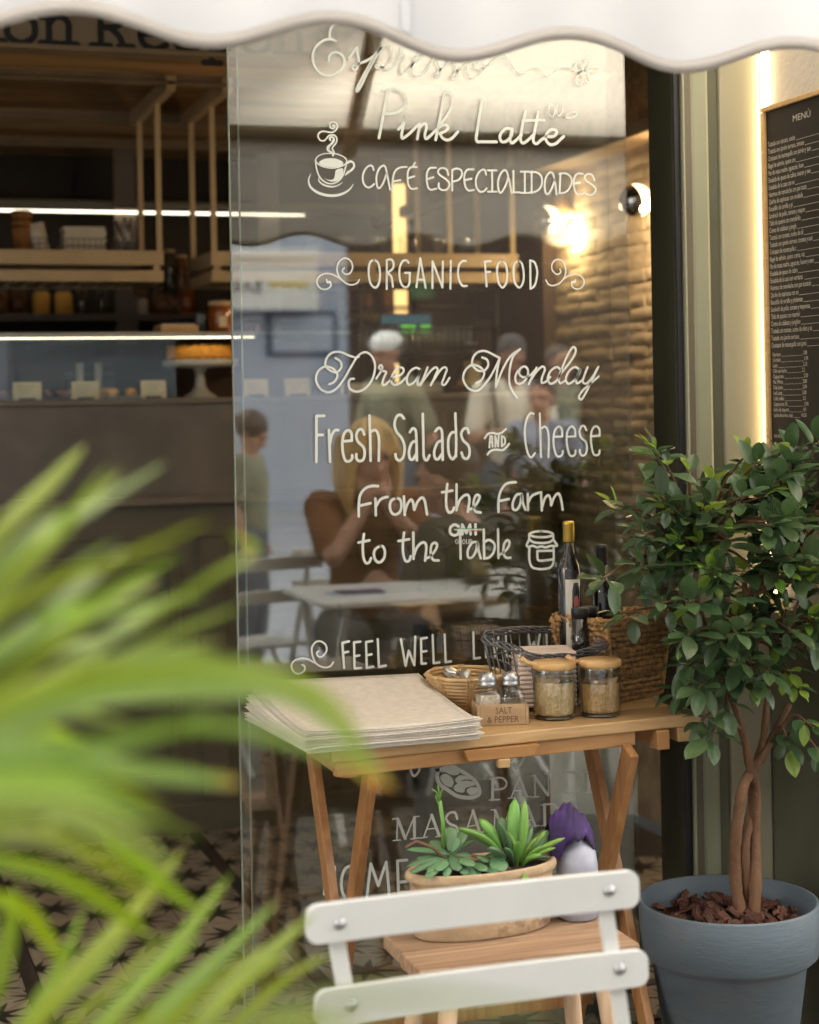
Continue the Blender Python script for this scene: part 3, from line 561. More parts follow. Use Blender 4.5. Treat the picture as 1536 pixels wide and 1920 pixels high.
TXT['feel'] = ((535, 1180, 5.12), 23 / 5.12, [
 [.75, (462, 315), (430, 355), (370, 365), (300, 330), (265, 260), (255, 180), (290, 125), (340, 115), (388, 150), (395, 210), (350, 262), (312, 255), (303, 225), (320, 210)], [.75, (285, 322), (210, 285), (140, 280), (78, 310), (60, 360), (90, 415), (140, 425), (183, 395), (185, 355), (160, 340)],
 ['p', (565, 370), (548, 130), (612, 115)], [(555, 225), (605, 215)], ['p', (722, 118), (660, 125), (665, 375), (728, 370)], [(668, 260), (712, 250)], ['p', (835, 112), (775, 122), (782, 370), (845, 358)], [(785, 248), (828, 240)],
 ['p', (888, 95), (900, 360), (965, 348)], ['p', (1110, 95), (1155, 350), (1185, 205), (1240, 345), (1248, 70)], ['p', (1360, 80), (1302, 90), (1308, 330), (1350, 328)], [(1312, 215), (1355, 208)], ['p', (1415, 55), (1425, 325), (1480, 318)], ['p', (1530, 50), (1540, 315), (1590, 308)]])
TXT['live'] = ((880, 1140, 5.486), 24 / 5.486, [
 ['p', (42, 250), (48, 520), (110, 512)], [(170, 245), (172, 505)], ['p', (240, 235), (265, 500), (300, 300)], ['p', (420, 240), (375, 250), (380, 500), (430, 495)], ['p', (605, 260), (632, 430), (665, 350), (700, 430), (735, 215)], ['p', (850, 225), (792, 235), (800, 430), (860, 425)], ['p', (905, 225), (912, 425), (960, 418)]])
TXT['pan'] = ((720, 1400, 3.746), 18 / 3.746, [
 [(200, 60), (188, 160), (212, 205), (248, 165), (262, 60)], [(1002, 40), (960, 120), (925, 145), (905, 125)],
 [1.25, (765, 225), (762, 372)], [.75, (765, 222), (830, 220), (862, 255), (840, 293), (770, 302)], ['p', .55, (740, 375), (812, 371)], ['p', .55, (742, 226), (780, 222)],
 ['p', .6, (895, 355), (950, 215)], ['p', 1.2, (950, 215), (1002, 350)], ['p', .5, (918, 310), (985, 305)], ['p', .5, (870, 362), (920, 358)], ['p', .5, (975, 356), (1032, 350)],
 ['p', .6, (1062, 350), (1060, 205)], ['p', 1.2, (1055, 205), (1152, 340)], ['p', .6, (1157, 342), (1155, 190)], ['p', .5, (1130, 192), (1182, 187)], ['p', .5, (1038, 355), (1088, 351)], ['p', .5, (1030, 205), (1068, 202)],
 ['p', 1.25, (1280, 326), (1278, 182)], [.8, (1278, 182), (1340, 182), (1382, 230), (1378, 290), (1335, 322), (1280, 327)], ['p', .5, (1250, 180), (1290, 178)], ['p', .5, (1250, 330), (1290, 327)],
 ['p', 1.25, (1440, 318), (1436, 172)], ['p', .6, (1415, 174), (1510, 168)], ['p', .6, (1440, 240), (1490, 236)], ['p', .6, (1415, 322), (1515, 315)],
 ['p', .6, (90, 655), (97, 505)], ['p', 1.2, (97, 508), (150, 645)], ['p', .6, (150, 645), (212, 495)], ['p', 1.2, (214, 497), (214, 642)], ['p', .5, (65, 660), (116, 655)], ['p', .5, (190, 648), (246, 641)], ['p', .5, (62, 508), (98, 503)], ['p', .5, (208, 493), (248, 488)],
 ['p', .6, (280, 636), (335, 480)], ['p', 1.2, (335, 480), (388, 625)], ['p', .5, (300, 580), (370, 572)], ['p', .5, (255, 642), (302, 636)], ['p', .5, (365, 632), (422, 623)],
 [.95, (515, 505), (500, 465), (462, 465), (437, 500), (460, 540), (508, 562), (520, 598), (490, 620), (445, 612), (430, 580)],
 ['p', .6, (575, 605), (625, 450)], ['p', 1.2, (625, 450), (672, 600)], ['p', .5, (595, 560), (655, 550)], ['p', .5, (550, 612), (595, 606)], ['p', .5, (645, 606), (700, 598)],
 ['p', .6, (775, 590), (780, 445)], ['p', 1.2, (780, 447), (832, 578)], ['p', .6, (832, 578), (890, 430)], ['p', 1.2, (892, 432), (895, 578)], ['p', .5, (752, 445), (785, 440)],
 ['p', .6, (955, 570), (1008, 415)], ['p', 1.2, (1008, 415), (1062, 555)], ['p', .5, (975, 520), (1040, 512)], ['p', .5, (1040, 560), (1092, 553)],
 ['p', 1.25, (1130, 550), (1127, 407)], [.8, (1127, 407), (1195, 405), (1238, 450), (1230, 515), (1180, 546), (1130, 551)], ['p', .5, (1100, 410), (1140, 405)], ['p', .5, (1105, 555), (1140, 552)],
 ['p', 1.25, (1290, 540), (1285, 398)], [.8, (1285, 395), (1335, 395), (1352, 430), (1335, 462), (1290, 470)], ['p', .9, (1320, 470), (1365, 535)], ['p', .5, (1258, 398), (1300, 393)],
 ['c', 1.5, (380, 165), (470, 138), (540, 170), (590, 200), (640, 240), (668, 290), (668, 335), (610, 358), (520, 348), (450, 305), (392, 262), (375, 210)],
 ['f', (395, 215), (430, 190), (475, 215), (490, 255), (470, 285), (420, 262)], ['f', (400, 180), (440, 150), (500, 150), (530, 190), (480, 200), (430, 178)], ['f', (500, 230), (540, 200), (590, 215), (610, 230), (560, 232), (520, 258)],
 ['f', (490, 285), (530, 250), (590, 238), (650, 260), (620, 275), (575, 290), (560, 320), (510, 315)], ['f', (580, 310), (610, 285), (655, 290), (655, 325), (610, 340)]])
TXT['home'] = ((600, 1590, 8.084), 46 / 8.084, [
 [(90, 300), (70, 700)], [(222, 290), (205, 690)], [(80, 505), (215, 490)], ['c', (500, 252), (565, 300), (592, 430), (585, 600), (545, 720), (440, 765), (350, 700), (325, 500), (380, 320)],
 ['p', (712, 740), (770, 240), (885, 568), (1005, 212), (1050, 700)], ['p', (1320, 180), (1175, 195), (1190, 675), (1350, 665)], [(1190, 520), (1318, 505)]])
TXT['gmi_w'] = ((820, 895, 6.144), 32 / 6.144, [
 [(245, 565), (200, 545), (152, 580), (150, 640), (195, 668), (245, 650)], [(245, 650), (245, 612)], ['p', (290, 655), (288, 545), (335, 640), (378, 545), (385, 655)], [(440, 540), (442, 655)], ['p', .3, (200, 603), (515, 603)]])
TXT['gmi_g'] = ((820, 895, 6.144), 8 / 6.144, [[(205, 592), (515, 590)]])
TXT['gmi_r'] = ((820, 895, 6.144), 12 / 6.144, [[(385, 618), (512, 614)]])
TXT['group'] = ((820, 895, 6.144), 7 / 6.144, [
 [(243, 725), (225, 716), (208, 740), (222, 765), (243, 758), (243, 742), (230, 742)], [(256, 765), (256, 716)], [(256, 716), (276, 722), (272, 740), (256, 742)], [(264, 742), (280, 765)], ['c', (306, 714), (290, 740), (306, 766), (324, 740)],
 [(336, 715), (337, 752), (350, 766), (363, 752), (364, 715)], [(376, 765), (376, 715)], [(376, 715), (398, 722), (394, 742), (376, 742)]])

# ------------------------------------------------------------------ SETTING: floors, room shell
GX0, GX1 = -2.6, 1.614
tag(B((-2.6, .12, -.12), (2.4, 4.4, -.005)).obj('floor', 'grout'), kind='structure')
floor = bpy.data.objects['floor']
tm = MB(); h = .0985; tm.prism([(-h, -h), (h, -h), (h, h), (-h, h)], 'Z', -.006, 0); tm = tm.mesh('tile', 'tile')
TS = .2; ntl = 0
sx_ = [.42, 1.03, 1.64]          # dark strips running into the room
def strip_at(x): return any(abs(x - s) < .01 for s in sx_)
X = -.72
cols = []
for s0, s1 in ((-.78, .40), (.44, 1.04), (1.08, 2.28)):
    n_ = int(round((s1 - s0) / TS)); cols += [s0 + TS * (i + .5) for i in range(n_)]
for xi in cols:
    rows = [.16 + .1] + [.40 + TS * (i + .5) for i in range(10)]
    for yi in rows:
        if ntl >= 160: break
        o = bpy.data.objects.new('tile', tm); COL.objects.link(o); o.parent = floor; o.location = (xi, yi, 0)
        if yi < .3: o.scale = (1, 1, 1)
        ntl += 1
sp = B((.402, .165, -.005), (.438, 2.35, .001)).box((1.042, .165, -.005), (1.078, 2.35, .001)).box((-.78, .364, -.005), (.40, .398, .0012)).box((.44, .364, -.005), (1.04, .398, .0012)).box((1.08, .364, -.005), (2.3, .398, .0012))
sp.obj('border_strip', 'dark_strip', floor)
tag(B((-9, -17.9, -.3), (16, .118, -.02)).obj('street', 'street'), kind='structure')
tag(B((-3, -5.4, -.02), (7, .10, 0)).obj('terrace_paving', 'terrace'), kind='structure')
thr = tag(B((-2.6, .10, -.02), (1.61, .16, .008)).obj('threshold', 'olive'), kind='structure')
# room walls
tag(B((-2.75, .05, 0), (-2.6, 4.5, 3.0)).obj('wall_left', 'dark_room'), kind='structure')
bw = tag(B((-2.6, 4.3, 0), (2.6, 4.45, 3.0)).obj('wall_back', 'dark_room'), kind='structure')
rw = tag(B((2.45, .05, 0), (2.6, 4.3, 3.0)).obj('wall_right', 'mortar'), kind='structure')
# bricks on the right wall
random.seed(3)
bks = []
for v in range(5):
    q = MB(); L = .25; H_b = .0385; nu, nv = 9, 3; vs = []
    for jj in range(nv + 1):
        for ii in range(nu + 1):
            ed = (ii in (0, nu)) or (jj in (0, nv)); yy = L * ii / nu; zz = H_b * jj / nv + .0022 * sin(ii * .9 + v) + random.uniform(-.0012, .0012)
            vs.append((.006 + random.uniform(-.001, .001) if ed else .0025 + random.uniform(-.0014, .0014), yy, zz))
    q.add(vs, [(b_ * (nu + 1) + a_, b_ * (nu + 1) + a_ + 1, (b_ + 1) * (nu + 1) + a_ + 1, (b_ + 1) * (nu + 1) + a_) for a_ in range(nu) for b_ in range(nv)], True)
    q.add([(.006, 0, 0), (.006, L, 0), (.006, L, H_b), (.006, 0, H_b), (.03, 0, 0), (.03, L, 0), (.03, L, H_b), (.03, 0, H_b)], [(4, 5, 6, 7), (0, 1, 5, 4), (1, 2, 6, 5), (2, 3, 7, 6), (3, 0, 4, 7)])
    bks.append(q.mesh('brick', 'brick'))
z = .30; r_ = 0; nb = 0
while z < 2.12:
    y = 1.36 - (.115 if r_ % 2 else 0)
    while y < 2.36 and nb < 290:
        o = link('brick', bks[random.randrange(5)], rw); o.location = (2.4425 + random.uniform(-.004, .004), y + random.uniform(-.006, .006), z + random.uniform(-.004, .004)); o.scale = (1, random.uniform(.95, 1.0), random.uniform(.92, 1.04)); o.rotation_euler = (random.uniform(-.012, .012), 0, 0); nb += 1
        y += .254
    z += .0405; r_ += 1
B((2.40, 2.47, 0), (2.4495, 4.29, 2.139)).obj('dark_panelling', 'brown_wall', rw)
ledge = B((2.33, 1.2, 2.14), (2.45, 4.3, 2.19)).obj('picture_rail', 'beam', rw, bevel=.006)
B((2.36, 1.2, 2.19), (2.45, 4.3, 2.62)).obj('timber_panel', 'ceil_board', rw)
# ceiling with boards and steel flanges
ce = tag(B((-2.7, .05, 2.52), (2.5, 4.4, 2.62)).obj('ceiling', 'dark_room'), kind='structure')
ys_ = [1.66, 2.36, 3.10, 3.74, 4.3]
for i, y0 in enumerate([1.66, 2.36, 3.10, 3.74]):
    y1 = ys_[i + 1]; nbd = 4; dy = (y1 - y0) / nbd
    for k in range(nbd):
        a = y0 + dy * k; c0 = 2.42 + .05 * sin(pi * (k) / nbd); c1 = 2.42 + .05 * sin(pi * (k + 1) / nbd)
        q = MB(); g = .004
        for xa, xb in ((-2.6, -.55), (-.545, 2.3)):
            q.add([(xa, a + g, c0), (xb, a + g, c0), (xb, a + dy - g, c1), (xa, a + dy - g, c1), (xa, a + g, c0 + .02), (xb, a + g, c0 + .02), (xb, a + dy - g, c1 + .02), (xa, a + dy - g, c1 + .02)], [(0, 3, 2, 1), (4, 5, 6, 7), (0, 1, 5, 4), (1, 2, 6, 5), (2, 3, 7, 6), (3, 0, 4, 7)])
        q.obj('ceiling_board', 'ceil_board', ce)
for y0 in (2.36, 3.10, 3.74): B((-2.6, y0 - .02, 2.385), (2.34, y0 + .02, 2.396)).box((-2.6, y0 - .006, 2.401), (2.34, y0 + .006, 2.5)).obj('beam_flange', 'beam', ce)
# signed bulkhead beam
sg = thing('sign_beam', 'long tan beam with black typewriter lettering at the top left', 'sign', (0, 1.62, 2.334))
B((-2.6, 0, .015), (2.3, .06, .16)).obj('board', 'sign_board', sg)
B((-2.6, -.02, 0), (2.3, .07, .014)).obj('lower_trim', 'beam', sg, bevel=.003)
def glyphs():
    S = .12
    return {
     'c': (.56, [[(.5, .36), (.42, .46), (.28, .5), (.12, .42), (.06, .25), (.12, .08), (.28, 0), (.44, .04), (.52, .12)]]),
     'i': (.36, [['p', (.05, .47), (.2, .47), (.2, .02)], ['p', (.02, .02), (.38, .02)], ['p', (.2, .66), (.2, .68)]]),
     'ó': (.62, [['c', (.3, .5), (.1, .4), (.06, .25), (.1, .1), (.3, 0), (.5, .1), (.54, .25), (.5, .4)], ['p', (.3, .62), (.4, .72)]]),
     'o': (.62, [['c', (.3, .5), (.1, .4), (.06, .25), (.1, .1), (.3, 0), (.5, .1), (.54, .25), (.5, .4)]]),
     'n': (.74, [['p', (.03, .47), (.16, .47), (.16, .02)], ['p', (.02, .02), (.3, .02)], [(.16, .36), (.28, .48), (.42, .47), (.5, .36), (.5, .2), (.5, .02)], ['p', (.38, .02), (.64, .02)]]),
     'R': (.82, [['p', (.18, .68), (.18, .02)], ['p', (.02, .68), (.3, .68)], ['p', (.02, .02), (.34, .02)], [(.18, .68), (.45, .67), (.56, .52), (.46, .37), (.18, .34)], [(.34, .35), (.5, .2), (.58, .02)], ['p', (.5, .02), (.74, .02)]]),
     'e': (.62, [[(.08, .26), (.3, .27), (.52, .27), (.46, .44), (.3, .5), (.13, .43), (.06, .25), (.13, .07), (.32, 0), (.52, .08)]]),
     's': (.56, [[(.44, .38), (.38, .47), (.22, .5), (.09, .42), (.12, .31), (.28, .25), (.44, .19), (.47, .08), (.34, 0), (.16, .02), (.07, .13)]]),
     'p': (.68, [['p', (.03, .47), (.16, .47), (.16, -.2)], ['p', (.02, -.2), (.32, -.2)], [(.16, .38), (.3, .5), (.48, .44), (.54, .25), (.46, .06), (.3, 0), (.16, .1)]]),
     'a': (.62, [[(.1, .4), (.24, .5), (.4, .46), (.44, .34), (.44, .02)], [(.44, .28), (.24, .28), (.08, .2), (.08, .07), (.22, 0), (.36, .05), (.44, .14)], ['p', (.44, .02), (.56, .02)]]),
     'b': (.66, [['p', (.02, .7), (.15, .7), (.15, .02)], [(.15, .38), (.3, .5), (.46, .44), (.53, .25), (.46, .06), (.3, 0), (.15, .1)]]),
     'l': (.4, [['p', (.05, .7), (.2, .7), (.2, .02)], ['p', (.03, .02), (.38, .02)]]), ' ': (.14, [])}
G_ = glyphs()
def typeset(ink, s, x, z, size, wd):
    for ch in s:
        adv, sts = G_[ch]
        for st in sts:
            st = list(st); mode = st.pop(0) if isinstance(st[0], str) else 's'
            P = [(x + p[0] * size, z + p[1] * size) for p in st]
            if mode == 'p' or len(P) == 2:
                for a, b in zip(P, P[1:]): ink.strip([a, b], wd)
            elif mode == 'c': ink.strip(catmull([Vector((a, b, 0)) for a, b in P + P[:1]], 5), wd)
            else: ink.strip(catmull([Vector((a, b, 0)) for a, b in P], 5), wd)
        x += adv * size
    return x
ink = Ink(-.003); xs = atY(4, 84, 1.62).x
typeset(ink, 'ción Responsable', xs - 1.18 * .158 + .045, .0158, .158, .018)
ink.mb.obj('lettering', 'ink', sg)

# shop front above the awning and to the left, neighbour
tag(B((-7, .02, 2.62), (9, .5, 5.0)).obj('shop_upper_wall', 'plaster'), kind='structure')
tag(B((-7, .02, 0), (-2.6, .3, 2.62)).obj('shop_left_wall', 'plaster'), kind='structure')
# jamb and trims right of the opening (each X range measured on the front)
fr = thing('door_frame', 'tall dark olive door frame with black seal and stepped sage trims', 'door frame', (1.614, 0, 0))
def fx(name, x0, x1, y0, y1, mt, bev=.003): return B((x0 - 1.614, y0, 0), (x1 - 1.614, y1, 2.62)).obj(name, mt, fr, bevel=bev)
fx('post', 1.6675, 1.681, .0, .113, 'olive'); fx('seal', 1.668, 1.6808, -.008, -.0005, 'rubber', .001); fx('taupe_trim', 1.682, 1.707, -.012, .1, 'taupe')
fx('bead', 1.6815, 1.686, -.022, -.0125, 'sage', .002)
fx('sage_trim', 1.7075, 1.752, -.004, .1, 'sage', .008); fx('dark_sage_trim', 1.7525, 1.776, .006, .1, 'sage_dark', .002)  # second trim: narrow, set back, painted dark sage
cr_ = tag(B((1.7765, -.004, 0), (1.872, .3, 2.62)).obj('front_panel', 'cream', bevel=.004), 'smooth cream painted panel lit by the light strip', 'wall panel')
pier = tag(B((1.885, -.34, 0), (2.6, .3, 2.62)).obj('pier', 'plaster', bevel=.003), 'rough off-white pier that carries the black menu board', 'pier')
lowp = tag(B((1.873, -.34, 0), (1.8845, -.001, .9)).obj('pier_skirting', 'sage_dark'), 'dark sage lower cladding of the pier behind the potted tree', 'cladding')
led = thing('light_strip', 'glowing vertical light strip beside the menu board', 'light strip', (1.874, -.012, .93))
B((-.001, -.004, 0), (.0095, .006, 1.66)).obj('diffuser', 'led_warm', led, bevel=.001)
B((.0098, -.013, 0), (.0125, .007, 1.66)).obj('channel', 'steel', led)

# ------------------------------------------------------------------ menu board on the pier face
mn = thing('menu_board', 'black menu board in an oak frame on the pier, white heading', 'menu board', (1.884, -.022, 1.10))
W_, H_ = .31, .845
B((-.012, -W_, 0), (0, 0, H_)).obj('board', 'menu_black', mn)
for nm, lo, hi in (('frame_rail', (-.02, -W_ - .002, H_ - .008), (-.0121, .002, H_ + .003)), ('frame_rail', (-.02, -W_ - .002, -.003), (-.0121, .002, .012)), ('frame_stile', (-.0205, -.0085, .0121), (-.0121, .003, H_ - .0081)), ('frame_stile', (-.0205, -W_ - .003, .0121), (-.0121, -W_ + .009, H_ - .0081))):
    B(lo, hi).obj(nm, 'oak', mn, bevel=.002)
def textmesh(name, s, size, mt, parent, loc, rot, sx=1.0, ext=0.0, align='LEFT'):
    c = bpy.data.curves.new(name, 'FONT'); c.body = s; c.size = size; c.align_x = align; c.extrude = ext; c.resolution_u = 2
    o = bpy.data.objects.new(name, c); COL.objects.link(o)
    dg = bpy.context.evaluated_depsgraph_get(); dg.update(); me = bpy.data.meshes.new_from_object(o.evaluated_get(dg)); bpy.data.objects.remove(o); bpy.data.curves.remove(c)
    for p in me.polygons: p.use_smooth = False
    me.transform(Matrix.Diagonal((sx, 1, 1, 1)))
    me.materials.clear(); me.materials.append(M[mt]); q = link(name, me, parent); q.location = loc; q.rotation_euler = rot
    return q
RX = (pi / 2, 0, -pi / 2)     # reads from the left, faces -X
textmesh('heading', 'MENÚ', .019, 'chalk', mn, (-.0135, -.150, .800), RX, 1.35, 0, 'CENTER')
rows = ['Tostada con tomate, aceite de oliva y sal marina', 'Tostada con jamón serrano, tomate y aceite', 'Croissant de mantequilla con jamón y queso', 'Bagel de salmón, queso crema, rúcula y eneldo', 'Pan de masa madre, aguacate, huevo y semillas', 'Ensalada de queso de cabra, nueces y miel', 'Ensalada de la casa con verduras de temporada', 'Hummus de remolacha con pan tostado', 'Quiche de espinacas con ensalada', 'Bocadillo de tortilla y pimientos', 'Sandwich de pollo, tomate y mayonesa', 'Tabla de quesos con membrillo', 'Crema de calabaza y jengibre']
ml = MB()
zz = .765; k = 0; joined = []
tx = []
while zz > .33:
    s = rows[k % len(rows)] + (' y pan' if k % 3 == 0 else ''); s = s[: 26 + (k * 7) % 21]
    tx.append(s + ' ' + '_' * max(0, 46 - len(s))); zz -= .0151; k += 1
textmesh('dish_list', '\n'.join(tx), .0150, 'chalk', mn, (-.0135, -.014, .763), RX, .66).data.name = 'dish_list'
dr = ['Espresso', 'Cortado', 'Latte', 'Café con leche', 'Cappuccino', 'Flat White', 'Chai Latte', 'Iced Latte', 'Cold coffee', 'Cappuccino XL', 'Extra de espuma', 'Leche de avena, soja']
pr = ['1,80', '1,90', '2,10', '2,2', '2,50', '2,80', '2,90', '3,00', '3,5', '3,90', '4,0', '+0,30']
textmesh('drinks_list', '\n'.join(a + ' ' + '_' * (26 - len(a)) + ' ' + b for a, b in zip(dr, pr)), .0115, 'chalk', mn, (-.0135, -.018, .325), RX, .8)
textmesh('closing_lines', 'IVA INCLUIDO\n\nConsulte con el personal los alérgenos\n\nTERRAZA\n\nDesayunos y comidas\nZumos naturales del día', .0105, 'chalk', mn, (-.0135, -.018, .155), RX, .8)
mn['kind'] = 'thing'

# ------------------------------------------------------------------ glass panes with the vinyl lettering
PX0, PX1 = atY(443, 900, 0).x, 1.562
gp = thing('sliding_window', 'front sliding glass pane covered in white hand drawn lettering', 'glass panel', (0, 0, 0))
B((PX0, 0, .02), (PX1, .008, 2.55)).obj('sheet', 'glass', gp)
B((PX0 - .0025, -.0004, .02), (PX0 - .0002, .0084, 2.55)).obj('polished_edge', 'glass_edge', gp)
def deco(key, name, label, mt='vinyl'):
    ink = Ink(-.0006)
    for k in (key if isinstance(key, (list, tuple)) else [key]): trace(ink, *((TXT[k][0], TXT[k][2], TXT[k][1], -.0006)))
    o = ink.mb.obj(name, mt, gp)
    if label: o['label'] = label
    return o
deco(('espresso', 'espresso_tail'), 'lettering', 'white script word Espresso with a flower tail')
deco(('pink', 'latte'), 'lettering', 'white script words Pink Latte')
deco('cup', 'cup_drawing', 'white drawing of a steaming coffee cup')
deco(('cafe', 'cafe2'), 'lettering', 'white thin capitals CAFÉ ESPECIALIDADES')
deco(('organic', 'food'), 'lettering', 'white capitals ORGANIC FOOD between scrolls')
deco(('dream', 'monday'), 'lettering', 'white flowing script Dream Monday')
deco(('fresh', 'cheese'), 'lettering', 'white tall letters Fresh Salads AND Cheese')
deco(('farm', 'table'), 'lettering', 'white handwriting From the Farm to the Table')
deco('jar', 'jar_drawing', 'white drawing of a jam jar with a cloth lid')
deco(('feel', 'live'), 'lettering', 'white capitals FEEL WELL LIVE WELL above the table')
deco('pan', 'lettering', 'grey serif capitals PAN DE MASA MADRE with a loaf')
deco('home', 'lettering', 'grey capitals HOME low on the glass')
deco(('gmi_w', 'group'), 'logo', 'small bold white letters GMI GROUP')
o = deco('gmi_g', 'logo_bar', 'thin green bar', 'vinyl_green'); o.location.y = -.0006
o = deco('gmi_r', 'logo_bar', 'thin red bar', 'vinyl_red'); o.location.y = -.0006
GP2 = atY(460, 900, .034).x
g2 = thing('sliding_window', 'rear plain sliding glass pane just behind the lettered one', 'glass panel', (0, .03, 0))
B((GP2, 0, .02), (1.535, .008, 2.55)).obj('sheet', 'glass_back', g2)
B((GP2 - .0025, -.0004, .02), (GP2 - .0002, .0084, 2.55)).obj('polished_edge', 'glass_edge', g2)
for o_ in list(gp.children):
    if o_.name.startswith(('lettering', 'cup_dr', 'jar_dr', 'logo')): o_['kind'] = 'stuff'

# ------------------------------------------------------------------ counter with stone slab
CY0 = 2.2
ct = thing('counter', 'dark panelled bar counter with a grey stone front band', 'counter', (0, CY0, 0))
XL, XR = -1.6, 2.30
B((XL, 0, .0), (XR, .06, 1.035)).obj('front', 'counter_paint', ct)
B((XL, -.012, .0), (XR, -.0005, .09)).obj('plinth', 'counter_paint', ct, bevel=.003)
B((XL, -.035, 1.036), (XR, .06, 1.066)).obj('lip', 'lip', ct, bevel=.006)
B((XL, -.006, .93), (XR, -.0005, .94)).obj('top_moulding', 'counter_paint', ct, bevel=.002)
B((XL, 0, 1.0665), (XR, .7, 1.352)).obj('stone_band', 'stone', ct)
B((XL, -.012, 1.3525), (XR, .72, 1.372)).obj('worktop', 'lip', ct, bevel=.004)
for x0 in (-1.25, -.42, .41, 1.24):   # recessed panels with frames
    f = MB(); a, b_, c_, d_ = x0, x0 + .62, .16, .88
    for lo, hi in (((a, -.012, c_), (b_, -.0005, c_ + .035)), ((a, -.012, d_ - .035), (b_, -.0005, d_)), ((a, -.0125, c_ + .0351), (a + .035, -.0005, d_ - .0351)), ((b_ - .035, -.0125, c_ + .0351), (b_, -.0005, d_ - .0351))): f.box(lo, hi)
    f.obj('panel_frame', 'counter_paint', ct, bevel=.004)
    B((b_ + .06, -.010, .0905), (b_ + .15, -.0005, .929)).obj('pilaster', 'counter_paint', ct, bevel=.003)

# glass display case on the counter
cs = thing('display_case', 'long low glass display case on the counter', 'display case', (0, CY0 + .05, 1.372))
Xc = atY(330, 700, CY0 + .05).x
B((XL, 0, 0), (Xc, .006, .198)).obj('front_glass', 'case_glass', cs)
B((XL, -.01, .2), (1.62, .55, .210)).obj('top_glass', 'glass_edge', cs, bevel=.002)
B((XL, -.012, .196), (1.30, -.002, .2095)).obj('front_rail', 'ceramic', cs, bevel=.002)
B((XL, .50, 0), (1.62, .52, .195)).obj('back_panel', 'brown_wall', cs)
for x in (-1.0, .2, 1.60): B((x, .01, 0), (x + .012, .022, .195)).obj('support', 'black_metal', cs)
tag(B((XL, CY0 + .058, 1.5635), (1.30, CY0 + .064, 1.5652)).obj('case_lamp', 'led_case'), 'slim warm lamp tube behind the top front rail of the display case', 'lamp')
bpy.data.materials['led_warm']
# price cards
cards = [((25, 715), (78, 748), 'leftmost small cream price card in the display case'), ((135, 713), (187, 748), 'small cream price card, second from the left in the case'), ((265, 712), (312, 748), 'small cream price card just left of the cake stand'),
         ((456, 702), (503, 735), 'small cream price card seen through the glass right of the cake'), ((535, 706), (582, 737), 'rightmost cream price card in the display case')]
for i, (a, b_, lab) in enumerate(cards):
    Yc = CY0 + .10 + (.05 if i > 2 else 0)
    p = atY(a[0], b_[1], Yc); q = atY(b_[0], a[1], Yc); wd = q.x - p.x; hh = .058
    c = thing('price_card', lab, 'price card', (p.x, Yc, 1.372), 'price cards in the display case')
    MB().box((0, 0, .002), (wd, .0015, hh)).obj('card', 'card', c).rotation_euler = (-.12, 0, 0)
    k = Ink(-.0008)
    for ln in range(3):
        x0 = .012 + .004 * ln; z0 = hh * (.78 - .2 * ln); pts = [Vector((x0 + t * .0032, z0 + .0018 * sin(t * 2.3 + ln + i) + .001 * sin(t * 5), 0)) for t in range(int((wd - .03 - .012 * ln) / .0032))]
        if len(pts) > 2: k.strip(pts, .0013)
    k.mb.obj('handwriting', 'ink', c).rotation_euler = (-.12, 0, 0)
    B((wd * .2, -.006, 0), (wd * .8, .012, .008)).obj('clip', 'black_metal', c, bevel=.001)
# cake stand and cake
pcx = atY(375, 690, CY0 + .2); cst = thing('cake_stand', 'white pedestal cake stand on the counter', 'cake stand', (pcx.x, CY0 + .2, 1.372))
MB().lathe([(.055, 0), (.052, .006), (.03, .02), (.018, .04), (.015, .075), (.022, .095), (.05, .1)], n=28).obj('foot', 'ceramic', cst)
MB().lathe([(.05, .1), (.118, .102), (.122, .106), (.122, .122), (.118, .124), (0, .123)], n=40, cap0=True, cap1=False).obj('plate', 'ceramic', cst)
ck = thing('cake', 'round golden sponge cake with crumbly top on the stand', 'cake', (pcx.x, CY0 + .2, 1.4965))
MB().lathe([(.104, 0), (.109, .01), (.108, .032), (.1, .043), (0, .0445)], n=48, cap1=False).obj('sponge', 'cake', ck, solid=0)
cr2 = MB(); random.seed(5)
for _ in range(90):
    a = random.uniform(0, 2 * pi); r = .102 * sqrt(random.random()); cr2.ball((r * cos(a), r * sin(a), .0445), random.uniform(.002, .005), 6, 4)
tag(cr2.obj('crumbs', 'cake_side', ck), kind='stuff')
q = MB();
for k_ in range(24):
    a = 2 * pi * k_ / 24; q.box((.106 * cos(a) - .006, .106 * sin(a) - .006, 0), (.106 * cos(a) + .006, .106 * sin(a) + .006, .004))
q.obj('crust', 'crust', ck)
# pastries in the case
def pastry(px, py, label, n, mtl, seed, w=.05):
    random.seed(seed); p = atY(px, py, CY0 + .24); t = thing('pastry', label, 'pastry', (p.x, CY0 + .24, 1.372))
    MB().lathe([(.09, 0), (.11, .006), (.11, .010)], n=24, sy=.6).obj('tray', 'black_metal' if seed % 2 else 'ceramic', t)
    for k in range(n):
        f = MB().ball((0, 0, 0), 1, 12, 8, (w * .5, w * .3, w * .28)); o = f.obj('piece', mtl, t); o.location = (random.uniform(-.06, .06), random.uniform(-.04, .04), .010 + w * .26); o.rotation_euler = (0, random.uniform(-.15, .15), random.uniform(0, 3))
pastry(30, 745, 'dark pastries behind the leftmost price card', 4, 'crust', 1)
pastry(105, 745, 'brown tart slices between the first two price cards', 5, 'crust', 3, .045)
pastry(225, 745, 'pale puff pastries heaped left of the cake stand', 6, 'cake_side', 4, .05)
bx = thing('cake_box', 'dark rectangular tin standing at the back of the display case', 'tin', (.74, CY0 + .35, 1.372)); B((0, 0, 0), (.15, .1, .075)).obj('body', 'black_metal', bx, bevel=.006); B((-.003, -.003, .0755), (.153, .103, .09)).obj('lid', 'counter_paint', bx, bevel=.006)
